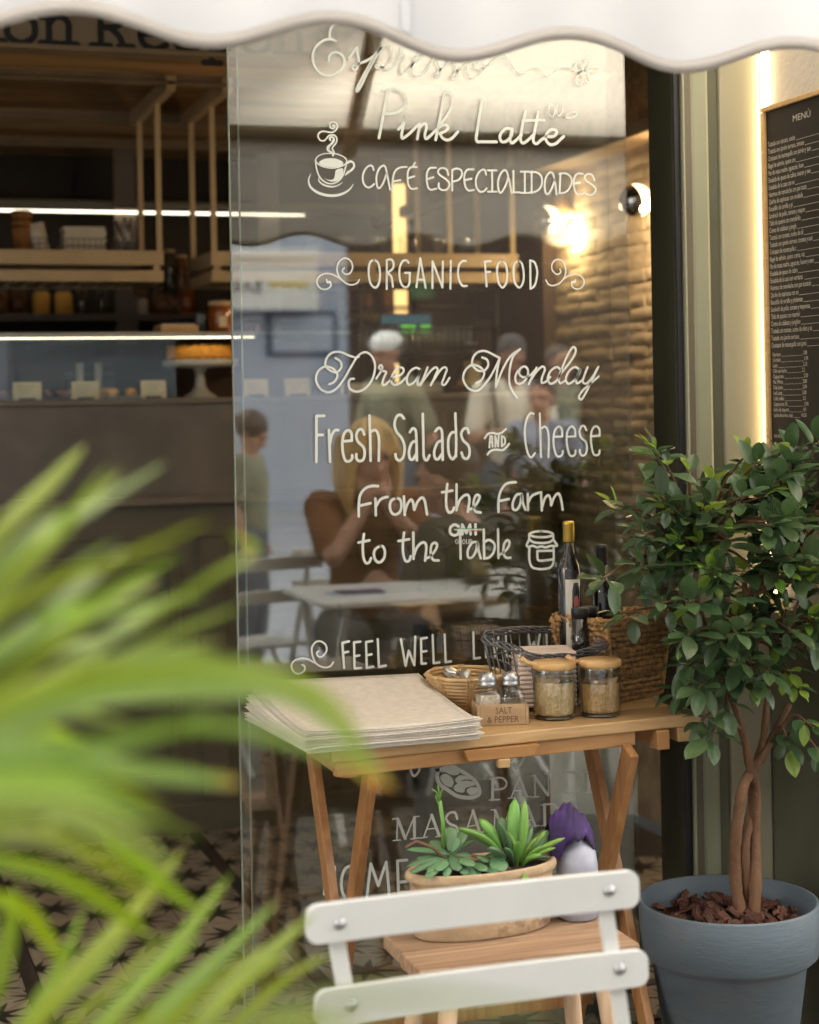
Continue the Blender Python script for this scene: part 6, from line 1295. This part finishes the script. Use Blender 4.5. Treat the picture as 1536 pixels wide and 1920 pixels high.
for tip, kd in T3:
    root = min(fork, key=lambda f: (f - tip).length + (.25 if f.z > tip.z + .02 else 0)); mid = root.lerp(tip, .55) + Vector((0, 0, .03 if tip.z > root.z - .05 else .05)); P = catmull([root, mid, tip], 6); brn.tube(P, [.0045 - .003 * j / len(P) for j in range(len(P))], 6)
    out = (tip - ctrC); out.z += .06; out = out.normalized(); n_l = random.choice((6, 7, 8)) if kd != 2 else 7; ax = (P[-1] - P[-2]).normalized(); ax = (ax * .5 + out * .5 + Vector((0, 0, .25))).normalized()
    u = ax.cross(Vector((0, 0, 1))); u = u.normalized() if u.length > .1 else Vector((1, 0, 0)); v = ax.cross(u)
    for k in range(n_l):
        a = k * 2.4 + random.uniform(-.3, .3); lv = k / n_l; el = 1.25 - 1.5 * lv * (1 if kd == 0 else .8)   # top ones upright, lower spread and droop
        d = (ax * sin(el) + (u * cos(a) + v * sin(a)) * cos(el)); d.z -= .42 * (lv + .15); d.normalize(); base = tip - ax * (.036 * lv)
        L_ = random.uniform(.036, .064) * (1 if kd == 0 else (.62 + .45 * lv)) * (1.05 if kd == 2 else 1)
        wpos = FO + base + d * L_
        if wpos.y > -.012 or (wpos.x > 1.868 and wpos.y > -.345): continue
        leaves.append((base + d * .008, d, L_, (kd >= 1 and lv < .5 and random.random() < .85) or random.random() < .04))
def leafmatrix(b_, d, L_):
    up = Vector((random.uniform(-.35, .35), random.uniform(-.45, .15), 1)); y = up.cross(d).normalized(); z = d.cross(y); return Matrix.Translation(b_) @ Matrix((d, y, z)).transposed().to_4x4() @ Matrix.Diagonal((L_, L_ * random.uniform(.95, 1.2), L_, 1))
leaves.sort(key=lambda q: (q[0] + FO - CAM).dot(FW) + random.uniform(0, .06))
rest = [MB(), MB()]
for i, (b_, d, L_, new) in enumerate(leaves):
    Mx = leafmatrix(b_, d, L_); k = random.randrange(3)
    if i < 298:
        o = link('leaf', (LMN if new else LME)[k], fi); o.matrix_local = Mx
    else:
        src = LM[k]; rest[1 if new else 0].add([Mx @ Vector(v) for v in src.v], src.f, True)
tag(rest[0].obj('inner_leaves', 'ficus', fi), kind='stuff'); tag(rest[1].obj('inner_new_leaves', 'ficus_new', fi), kind='stuff')
tag(brn.obj('branches', 'branch', fi), kind='stuff')

# ------------------------------------------------------------------ palm close to the camera
pm = thing('palm_plant', 'bright green palm fronds reaching in from the lower left', 'palm', tuple(atD(-700, 2500, 1.0)))
PMO = Vector(pm.location)
def blade(pts, d0, d1, wpx, mt_='palm', roll=0.0):
    if d0 < .95: d0 *= 1.22; d1 *= 1.22
    n = len(pts); P = [atD(x, y, d0 + (d1 - d0) * i / (n - 1)) for i, (x, y) in enumerate(pts)]; P = catmull(P, 7); K = len(P); mb = MB(); vs = []
    for i, p in enumerate(P):
        s = i / (K - 1); d = (P[min(i + 1, K - 1)] - P[max(i - 1, 0)]).normalized(); view = (CAM - p).normalized(); side = d.cross(view).normalized(); side = (side * cos(roll) + view * sin(roll)); nn = side.cross(d)
        w_ = (.60 if d0 < 1.0 else .80) * wpx / FPX * (d0 + (d1 - d0) * s) * .5 * (sin(pi * min(1, (s * .80 + .2))) ** .6 if s < .999 else .02); w_ = max(w_, .0003)
        vs += [p - side * w_ - PMO, p - nn * w_ * .35 - PMO, p + side * w_ - PMO]
    mb.add(vs, [(i * 3 + j, i * 3 + j + 1, (i + 1) * 3 + j + 1, (i + 1) * 3 + j) for i in range(K - 1) for j in (0, 1)], True)
    return mb.obj('leaflet', mt_, pm)
for pts, w_ in ((((-40, 2060), (120, 1850), (250, 1710), (345, 1592)), 44), (((60, 2060), (230, 1880), (340, 1760), (432, 1640)), 42), (((150, 2060), (300, 1900), (420, 1790), (520, 1690)), 40), (((220, 2080), (380, 1910), (480, 1810), (590, 1712)), 46), (((-60, 1950), (-10, 1850), (20, 1740), (30, 1660)), 50), (((-60, 2080), (40, 1930), (110, 1820), (160, 1700)), 36)):
    blade(pts, 1.0, 1.28, w_, 'palm', .3)
for pts, w_ in ((((-60, 1600), (100, 1640), (210, 1700), (285, 1760)), 46), (((180, 1560), (260, 1620), (320, 1670), (380, 1710)), 34), (((-40, 1680), (40, 1700), (90, 1760), (120, 1810)), 40)): blade(pts, 1.05, 1.15, w_, 'palm')
U = [(((-150, 1190), (0, 1000), (90, 910), (160, 835)), 70, 'palm', .75, .95), (((-150, 1280), (0, 1120), (130, 980), (230, 880)), 56, 'palm', .7, .9), (((-150, 1330), (40, 1190), (160, 1090), (235, 1030)), 52, 'palm_pale', .7, .85),
     (((-150, 1400), (60, 1240), (200, 1130), (300, 1085)), 64, 'palm', .7, .85), (((-150, 1440), (80, 1290), (240, 1170), (345, 1110)), 50, 'palm_pale', .7, .85), (((-120, 1480), (130, 1290), (280, 1210), (455, 1135)), 54, 'palm', .68, .82),
     (((-120, 1490), (100, 1330), (300, 1230), (450, 1245)), 60, 'palm_pale', .62, .76), (((-150, 1440), (100, 1310), (360, 1290), (560, 1310), (735, 1470)), 84, 'palm_pale', .62, .76), (((-150, 1390), (150, 1280), (420, 1250), (600, 1300), (690, 1400)), 64, 'palm', .60, .72),
     (((-150, 1440), (100, 1440), (300, 1450), (440, 1466)), 74, 'palm', .62, .72), (((-150, 1520), (80, 1510), (240, 1560), (330, 1650)), 70, 'palm_pale', .60, .70), (((-150, 1580), (60, 1560), (200, 1620), (290, 1700)), 64, 'palm', .62, .74),
     (((-150, 1420), (30, 1400), (200, 1400), (400, 1340)), 66, 'palm_pale', .58, .66), (((-150, 1500), (0, 1470), (150, 1480), (300, 1540)), 84, 'palm', .56, .64), (((250, 1180), (400, 1080), (480, 1030), (430, 1000)), 30, 'palm', .75, .85), (((100, 1410), (400, 1360), (640, 1420), (700, 1460)), 44, 'palm', .60, .7)]
for pts, w_, mm, d0, d1 in U: blade(pts, d0, d1, w_, mm, .5 if mm == 'palm' else -.2)
random.seed(17)
for k in range(16):
    y0 = 1150 + k * 24; ex = random.uniform(180, 430); ey = y0 - 300 + k * 26 + random.uniform(-30, 30); mx = ex * .5; my = (y0 + ey) / 2 - random.uniform(10, 50)
    blade(((-160, y0 + 60), (mx * .5, my + 30), (mx, my), (ex, ey)), random.uniform(.62, .74), random.uniform(.74, .92), random.uniform(26, 44), 'palm' if k % 3 else 'palm_pale', random.uniform(-.5, .5))
for k in range(7): blade(((-80 + k * 55, 2090), (60 + k * 60, 1930), (170 + k * 62, 1830), (250 + k * 62, 1740 + 8 * k)), 1.02 + .02 * k, 1.25, 26, 'palm', .4)
blade(((395, 1460), (420, 1464), (448, 1468)), .715, .725, 34, 'palm_tip'); blade(((640, 1420), (700, 1460), (740, 1475)), .745, .76, 26, 'palm_tip')
blade(((200, 2020), (500, 1900), (760, 1870), (1040, 1890)), .42, .50, 58, 'palm_pale', .4); blade(((0, 2000), (300, 1935), (560, 1925), (760, 1960)), .45, .52, 70, 'palm', .3)
stk = MB(); stk.tube([atD(-160, 1430, .62) - PMO, atD(-400, 1700, .7) - PMO, Vector((0, 0, 0))], [.006, .009, .012], 8); stk.tube([atD(60, 2070, 1.0) - PMO, atD(-300, 2300, .95) - PMO, Vector((0, 0, .0))], [.006, .008, .012], 8); stk.tube([Vector((0, 0, 0)), Vector((-.02, .02, -PMO.z + .3))], .02, 10)
stk.obj('stalk', 'palm', pm)
pp = thing('palm_pot', 'terracotta pot of the palm beside the photographer', 'pot', (PMO.x - .02, PMO.y + .02, 0)); MB().lathe([(.13, 0), (.17, .28), (.185, .281), (.185, .32), (.165, .32), (.16, .28)], n=32).obj('shell', 'terracotta', pp)

# ------------------------------------------------------------------ the street behind: what the glass mirrors
ob = thing('opposite_building', 'blue-grey building across the street with a bar sign', 'building', (0, -18, 0))
B((-11.14, -3, 0), (6.2, 0, 5.2)).obj('blue_wall', 'facade_blue', ob); B((6.2, -3, 0), (16, .02, 5.2)).obj('brown_shopfront', 'facade_brown', ob); B((-11.14, -3, 5.2), (16, -.0, 14.15)).obj('upper_storeys', 'facade_top', ob); B((-24, -.3, 0), (-11.15, .0, 21)).obj('added_shade_slab', 'facade_top', ob)  # last box: thin unseen slab added to keep sun off the awning's left part
tl_ = thing('corner_building', 'tall side building closing the street at the far left', 'building', (-14, -17, 0)); B((-2, 0, 0), (0, 12, 6)).obj('wall', 'facade_top', tl_)
def mrect(x0, y0, x1, y1, Yv): a = mir(x0, y1, Yv); b_ = mir(x1, y0, Yv); return a, b_
a, b_ = mrect(505, 583, 634, 668, 17.9); wn = MB().box((a.x, -18 + .0, a.z), (b_.x, -18 + .05, b_.z)); o = wn.obj('window', 'frame_blue', None); o.parent = ob; o.location = (0, 18, 0)
q = MB().box((a.x + .06, -17.95, a.z + .06), (b_.x - .06, -17.94, b_.z - .06)).obj('pane', 'facade_blue', o)
a, b_ = mrect(440, 466, 596, 580, 17.5); bn = thing('bar_banner', 'pale banner with black word BAR across the street', 'banner', (a.x - 1, -17.5, a.z)); wd = b_.x - a.x + 1; hh = b_.z - a.z
B((0, -.3, 0), (wd, 0, hh * .85)).obj('cloth', 'banner', bn); B((0, -.35, hh * .851), (wd, .1, hh)).obj('lit_top', 'white_paint', bn)
textmesh('print', 'BAR', .24, 'ink', bn, (1.36, .004, hh * .26), (pi / 2, 0, pi), .9, 0, 'LEFT')
B((1.43, .001, hh * .36), (wd - .13, .004, hh * .45)).obj('yellow_line', 'yellow_ink', bn)
for x in (7.0, 8.2, 9.4): 
    B((x, .021, 0), (x + .9, .06, 2.3)).obj('shutter', 'brown_wall', ob, bevel=.01)
a = mir(830, 560, 17.8); gl = thing('street_sign', 'small green lit sign across the street', 'sign', (a.x - .4, -17.9, a.z)); B((0, 0, 0), (.3, .05, .3)).obj('panel', 'label_green', gl)
# shrub reflected low at right, street bushes
sh = thing('street_planter', 'bushy planter standing at the kerb of the street', 'planter', (3.05, -4.2, 0)); B((-.5, -.15, 0), (.5, .15, .45)).obj('box', 'rail_wood', sh, bevel=.01)
mb = MB(); random.seed(8)
for _ in range(500):
    b__ = Vector((random.uniform(-.5, .5), random.uniform(-.16, .16), .45 + random.uniform(0, .5))); d = Vector((random.gauss(0, 1), random.gauss(0, 1), random.gauss(.3, 1))).normalized(); y = d.cross(Vector((.1, .2, 1))).normalized() * .022
    mb.add([b__, b__ + d * .05 + y, b__ + d * .11, b__ + d * .05 - y], [(0, 1, 2, 3)])
tag(mb.obj('foliage', 'shrub', sh), kind='stuff')
ps = thing('added_shade_parasol', 'unseen square cream parasol added to shade the chair and palm', 'parasol', (.6, -3.4, 0))  # out of view, added to keep sky light off the chair and palm
MB().grid(lambda u, v: ((u - .5) * 3.4 - .9, (v - .5) * 3.4, 2.75 - .42 * max(abs(2 * u - 1), abs(2 * v - 1))), 16, 12, False).obj('canopy', 'valance', ps)
MB().tube([(-1.9, -1.4, 0), (-1.9, -1.4, 2.4), (0, 0, 2.74)], .025, 10).obj('pole', 'black_metal', ps)
# mirrored cafe chair and table
mt_ = thing('terrace_table', 'small white folding terrace table by the seated woman', 'table', (1.75, -2.05, 0))
B((-.36, -.26, .725), (.36, .26, .745)).obj('top', 'white_paint', mt_, bevel=.006)
for sx in (-.3, .3): MB().beam((sx, -.22, .724), (sx, .22, 0), .02, .02).obj('leg', 'white_paint', mt_); MB().beam((sx * .92, .22, .724), (sx * .92, -.22, 0), .02, .02).obj('leg', 'white_paint', mt_)
t = thing('coaster', 'dark round saucer on the terrace table', 'saucer', (2.02, -2.13, .7455)); MB().lathe([(.05, 0), (.065, .008), (0, .004)], n=24, cap1=False).obj('dish', 'brown_wall', t)
t = thing('iced_drink', 'tall glass of iced coffee on the terrace table', 'drink', (2.02, -2.13, .7545)); MB().lathe([(.030, 0), (.036, .12)], n=24, cap1=False).obj('tumbler', 'jar_glass', t); MB().lathe([(.028, .003), (.033, .075), (0, .076)], n=24, cap1=False).obj('coffee', 'tumbler', t); MB().lathe([(.0335, .0765), (.035, .11), (0, .111)], n=24, cap1=False).obj('foam', 'ceramic', t)
t = thing('leaflets', 'patterned leaflets lying on the terrace table', 'leaflets', (1.55, -2.02, .7455)); B((-.08, -.05, 0), (.08, .05, .003)).obj('sheet', 'blue_shirt', t); B((-.05, -.06, .0032), (.1, .04, .006)).obj('sheet', 'purple', t)
def cafe_chair(loc, rz, label):
    t = thing('terrace_chair', label, 'chair', loc, 'white terrace chairs', rz)
    for z in (.77, .65): B((-.2, -.006, z - .035), (.2, .010, z + .015)).obj('back_slat', 'white_paint', t, bevel=.006)
    for x in (-.15, .15):
        MB().beam((x, .012, .78), (x, .30, 0), .018, .01).obj('leg', 'white_paint', t); MB().beam((x * .9, .32, .44), (x * .9, -.05, 0), .018, .01).obj('leg', 'white_paint', t)
    for k in range(5): B((-.17, .06 + .062 * k, .44), (.17, .06 + .062 * k + .05, .452)).obj('seat_slat', 'white_paint', t)
    return t
a = mir(540, 1070, 2.9); cafe_chair((a.x - .02, -3.0, 0), pi - .25, 'white terrace chair beside the seated woman')

# ------------------------------------------------------------------ people (mirrored in the glass, standing and sitting in the street)
def remesh(mb, name, mt, parent, vox, smooth=4):
    o = mb.obj(name, mt, None); r = o.modifiers.new('r', 'REMESH'); r.mode = 'VOXEL'; r.voxel_size = vox; r.use_smooth_shade = True
    s = o.modifiers.new('s', 'SMOOTH'); s.factor = .6; s.iterations = smooth
    dg = bpy.context.evaluated_depsgraph_get(); dg.update(); me = bpy.data.meshes.new_from_object(o.evaluated_get(dg)); bpy.data.objects.remove(o); me.name = name
    me.polygons.foreach_set('use_smooth', [True] * len(me.polygons)); return link(name, me, parent)
def limb(mb, pts, rs, n=12):
    P = [Vector(p) for p in pts]
    for i in range(len(P) - 1): mb.tube([P[i], P[i + 1]], [rs[i], rs[i + 1]], n)
    for p, r in zip(P, rs): mb.ball(p, r, 12, 8)
def hand(mb, wrist, d, up, s=1.0, side=1):
    d = Vector(d).normalized(); up = Vector(up); lat = d.cross(up).normalized(); up = lat.cross(d).normalized(); w_ = Vector(wrist)
    mb.ball(w_ + d * .045 * s, .04 * s, 10, 8, (1, 1, 1)); limb(mb, [w_, w_ + d * .07 * s], [.022 * s, .030 * s])
    for k in range(4):
        o_ = (k - 1.5) * .018 * s; L = (.062, .075, .070, .055)[k] * s; b_ = w_ + d * .075 * s + lat * o_; m1 = b_ + d * L * .5 - up * .012 * s; m2 = m1 + d * L * .35 - up * .028 * s; limb(mb, [b_, m1, m2], [.0095 * s, .009 * s, .0075 * s], 8)
    th = w_ + d * .03 * s + lat * side * .03 * s; limb(mb, [th, th + d * .03 * s + lat * side * .025 * s, th + d * .06 * s + lat * side * .03 * s - up * .01], [.012 * s, .011 * s, .009 * s], 8)
def head(t, c, face, s, skin, hairm, style, parentobj):
    """c = head centre, face = facing direction"""
    f = Vector(face).normalized(); r = f.cross(Vector((0, 0, 1))).normalized(); u = r.cross(f)
    def W(a, b_, c_): return Vector(c) + r * a * s + f * b_ * s + u * c_ * s
    R = Matrix((r, f, u)).transposed()
    mb = parentobj
    mb.ball(W(0, -.012, .03), .1 * s, 20, 14, (.78, .95, .92), R); mb.ball(W(0, .018, -.035), .075 * s, 18, 12, (.80, .92, 1.05), R); mb.ball(W(0, .055, -.085), .028 * s, 12, 8, (1.1, .8, .7), R)
    limb(mb, [W(0, .088, .012), W(0, .108, -.028)], [.009 * s, .014 * s], 8)
    for q in (-1, 1): mb.ball(W(q * .078, -.012, -.005), .022 * s, 10, 8, (.35, .7, 1.2), R); mb.ball(W(q * .034, .083, .032), .013 * s, 8, 6, (1.6, .6, .5), R)
    parts = []
    e = MB()
    for q in (-1, 1): e.ball(W(q * .032, .086, .012), .0095 * s, 10, 8)
    parts.append(('eyes', e, 'eye')); l = MB(); l.ball(W(0, .090, -.062), .022 * s, 12, 8, (1.0, .45, .35), R); parts.append(('mouth', l, 'lip_red'))
    h = MB()
    if style == 'long':
        h.ball(W(0, -.022, .042), .108 * s, 20, 14, (.86, .98, .94), R)
        for q in (-1, 1):
            for k in range(5): limb(h, [W(q * (.05 + .012 * k), .045 - .03 * k, .09 - .01 * k), W(q * (.085 + .004 * k), .035 - .03 * k, .0), W(q * (.088 + .004 * k), .03 - .028 * k, -.1), W(q * (.085), .03 - .02 * k, -.20)], [.025 * s, .027 * s, .024 * s, .012 * s], 8)
        limb(h, [W(0, -.09, .03), W(0, -.1, -.08), W(0, -.09, -.2)], [.06 * s, .06 * s, .03 * s])
    elif style == 'bun': h.ball(W(0, -.025, .04), .106 * s, 18, 12, (.86, 1, .95), R); h.ball(W(0, -.11, .03), .045 * s, 12, 8)
    else: h.ball(W(0, -.026, .050), .102 * s, 18, 12, (.84, .96, .86), R); h.ball(W(0, -.075, .0), .065 * s, 14, 10, (1, .6, 1), R)
    parts.append(('hair', h, hairm))
    if style == 'cap':
        cp = MB(); cp.ball(W(0, -.018, .060), .106 * s, 20, 14, (.84, .98, .72), R)
        cp.grid(lambda a, b_: tuple(W((a - .5) * .17 * (1 - .25 * b_ * b_), .07 + .11 * b_, .056 - .03 * b_ - .05 * (2 * a - 1) ** 2)), 10, 5); parts.append(('cap', cp, 'cap_white'))
    return parts, W
def person(label, group, loc, rz, pose, skin='skin', shirt='olive_shirt', trousers='denim', hairm='hair_brown', style='short', s=1.0, hold=None, vox=.011):
    t = thing('person', label, 'person', loc, group, rz); J = pose; b = MB()
    limb(b, [J['pelvis'], J['waist'], J['chest'], J['neck']], [.12 * s, .115 * s, .125 * s, .05 * s]); limb(b, [J['neck'], J['head'] - Vector((0, 0, .06))], [.05 * s, .05 * s])
    for q in ('l', 'r'):
        limb(b, [J['chest'], J['sh' + q]], [.09 * s, .058 * s]); limb(b, [J['sh' + q], J['el' + q], J['wr' + q]], [.052 * s, .038 * s, .026 * s]); hand(b, J['wr' + q], J['hd' + q], J.get('hu' + q, Vector((0, 0, 1))), s, 1 if q == 'l' else -1)
        limb(b, [J['pelvis'], J['hp' + q]], [.11 * s, .095 * s]); limb(b, [J['hp' + q], J['kn' + q], J['an' + q]], [.088 * s, .058 * s, .040 * s])
    parts, W = head(t, J['head'], J['face'], s, skin, hairm, style, b)
    remesh(b, 'body', skin, t, vox * .8, 3)
    sh_ = MB(); limb(sh_, [J['pelvis'] + Vector((0, 0, .02)), J['waist'], J['chest']], [.132 * s, .130 * s, .140 * s])
    for q in ('l', 'r'):
        limb(sh_, [J['chest'], J['sh' + q]], [.105 * s, .072 * s]); limb(sh_, [J['sh' + q], J['sh' + q].lerp(J['el' + q], .75)], [.070 * s, .066 * s]); limb(sh_, [J['sh' + q], J['neck'] - Vector((0, 0, .03))], [.055 * s, .055 * s])
    remesh(sh_, 'shirt', shirt, t, vox, 5)
    tr_ = MB(); limb(tr_, [J['pelvis'], J['waist'] * .5 + J['pelvis'] * .5], [.132 * s, .125 * s])
    for q in ('l', 'r'): limb(tr_, [J['pelvis'], J['hp' + q]], [.12 * s, .105 * s]); limb(tr_, [J['hp' + q], J['kn' + q], J['an' + q] + Vector((0, 0, .04))], [.102 * s, .078 * s, .064 * s])
    remesh(tr_, 'trousers', trousers, t, vox, 4)
    for nm, mb, mm in parts:
        if nm == 'hair' or nm == 'cap': remesh(mb, nm, mm, t, .008 if nm == 'hair' else .006, 3)
        else: mb.obj(nm, mm, t)
    for q in ('l', 'r'):
        f = MB(); a = J['an' + q]; limb(f, [a + Vector((0, -.02, -.05)), a + Vector((0, .13, -.06))], [.042 * s, .035 * s]); remesh(f, 'shoe', 'counter_paint', t, .012, 2)
    return t
V = Vector
def standing(h=1.72, walk=.0, arms='down', face=(0, 1, 0)):
    k = h / 1.72; J = {'pelvis': V((0, 0, .95)), 'waist': V((0, .0, 1.10)), 'chest': V((0, .0, 1.30)), 'neck': V((0, .01, 1.46)), 'head': V((0, .04, 1.60)), 'face': V(face)}
    for q, sx in (('l', -1), ('r', 1)):
        J['sh' + q] = V((sx * .175, 0, 1.40)); J['hp' + q] = V((sx * .09, 0, .90)); wk_ = walk * sx; J['kn' + q] = V((sx * .10, .12 * wk_ + .02, .50)); J['an' + q] = V((sx * .10, .26 * wk_ - .02, .09))
        J['el' + q] = V((sx * .23, -.03 - .1 * wk_, 1.12)); J['wr' + q] = V((sx * .24, .04 - .16 * wk_, .88)); J['hd' + q] = V((0, .1, -1)); J['hu' + q] = V((sx, 0, 0))
        if arms == 'phone': J['el' + q] = V((sx * .24, .03, 1.13)); J['wr' + q] = V((sx * .09, .26, 1.16)); J['hd' + q] = V((-sx * .5, .6, .1)); J['hu' + q] = V((0, 0, 1))
    for a in J:
        if a not in ('face',) and not a.startswith(('hd', 'hu')): J[a] = J[a] * k
    return J
# local +Y of a person is where they face; rz turns it
p = mir(735, 660, 6.6); person('man in a white cap and olive T-shirt walking past', 'passers-by in the street', (p.x, -6.6, 0), radians(70), standing(1.76, .8, face=(.1, 1, -.25)), hairm='hair_grey', style='cap', trousers='denim')
p = mir(958, 660, 6.4); w2 = person('man in a cream T-shirt with a rucksack looking at his phone', 'passers-by in the street', (p.x, -6.4, 0), radians(8), standing(1.72, .3, 'phone', face=(0, 1, -.55)), shirt='cream_shirt', hairm='hair_grey')
for sx in (-1, 1): MB().tube([(sx * .11, .10, 1.16), (sx * .13, .14, 1.32), (sx * .13, .06, 1.45), (sx * .12, -.12, 1.42)], .022, 8, flat=.4).obj('rucksack_strap', 'black_metal', w2)
MB().ball((0, -.2, 1.25), .2, 16, 12, (.8, .55, 1.1)).obj('rucksack', 'black_metal', w2)
ph = B((-.035, -.005, -.07), (.035, .005, .07)).obj('phone', 'black_metal', None, bevel=.004); ph.location = (w2.location.x, -6.4 + .34, 1.20); ph.rotation_euler = (-1.0, 0, 0); tag(ph, 'black phone in the hands of the man in cream', 'phone')
p = mir(1043, 628, 8.6); person('grey-haired man in a dark olive shirt further back', 'passers-by in the street', (p.x, -8.6, 0), radians(-30), standing(1.74, .2), hairm='hair_grey')
p = mir(1105, 800, 5.0); person('person in a pale blue patterned shirt by the kerb', 'passers-by in the street', (p.x, -5.6, 0), radians(40), standing(1.45, .2), shirt='blue_shirt', s=.9)
p = mir(462, 800, 5.2); person('dark-haired child in a white top leaning forward', 'passers-by in the street', (p.x, -5.2, 0), radians(-60), standing(1.30, .1, face=(0, 1, -.6)), shirt='olive_shirt', hairm='hair_brown', style='bun', s=.82)
def sitting(face=(0, 1, 0), lean=.0, chin=False):
    J = {'pelvis': V((0, 0, .50)), 'waist': V((0, .02 + lean * .1, .66)), 'chest': V((0, .03 + lean * .25, .86)), 'neck': V((0, .05 + lean * .4, 1.02)), 'head': V((0, .09 + lean * .5, 1.15)), 'face': V(face)}
    for q, sx in (('l', -1), ('r', 1)):
        J['sh' + q] = V((sx * .165, .03 + lean * .3, .96)); J['hp' + q] = V((sx * .09, .05, .50)); J['kn' + q] = V((sx * .12, .45, .50)); J['an' + q] = V((sx * .12, .40, .09))
        if chin: J['el' + q] = V((sx * .17, .36, .80)); J['wr' + q] = V((sx * .035, .30, .985)); J['hd' + q] = V((-sx * .3, -.25, .6)); J['hu' + q] = V((0, 1, 0))
        else: J['el' + q] = V((sx * .24, .15, .74)); J['wr' + q] = V((sx * .12, .38, .79)); J['hd' + q] = V((-sx * .3, .9, 0)); J['hu' + q] = V((0, 0, 1))
    return J
p = mir(705, 845, 2.9); person('blonde woman in a rust top sitting with hands under her chin', 'guests on the terrace', (p.x - .02, -3.05, 0), radians(5), sitting(face=(.05, 1, -.15), lean=.3, chin=True), shirt='rust_top', trousers='grey_cloth', hairm='hair_blond', style='long', vox=.009)
cafe_chair((p.x - .02, -3.32, .0), 0, 'white terrace chair under the blonde woman')
p = mir(905, 880, 2.35); person('brown-haired guest in a dark shirt, seated with back half turned', 'guests on the terrace', (p.x + .02, -2.35, -.08), radians(150), sitting(face=(.2, 1, -.1), lean=.2), shirt='dark_shirt', trousers='grey_cloth', hairm='hair_brown', s=1.08)
cafe_chair((p.x + .08, -2.22, .0), radians(150), 'white terrace chair under the dark-shirted guest')
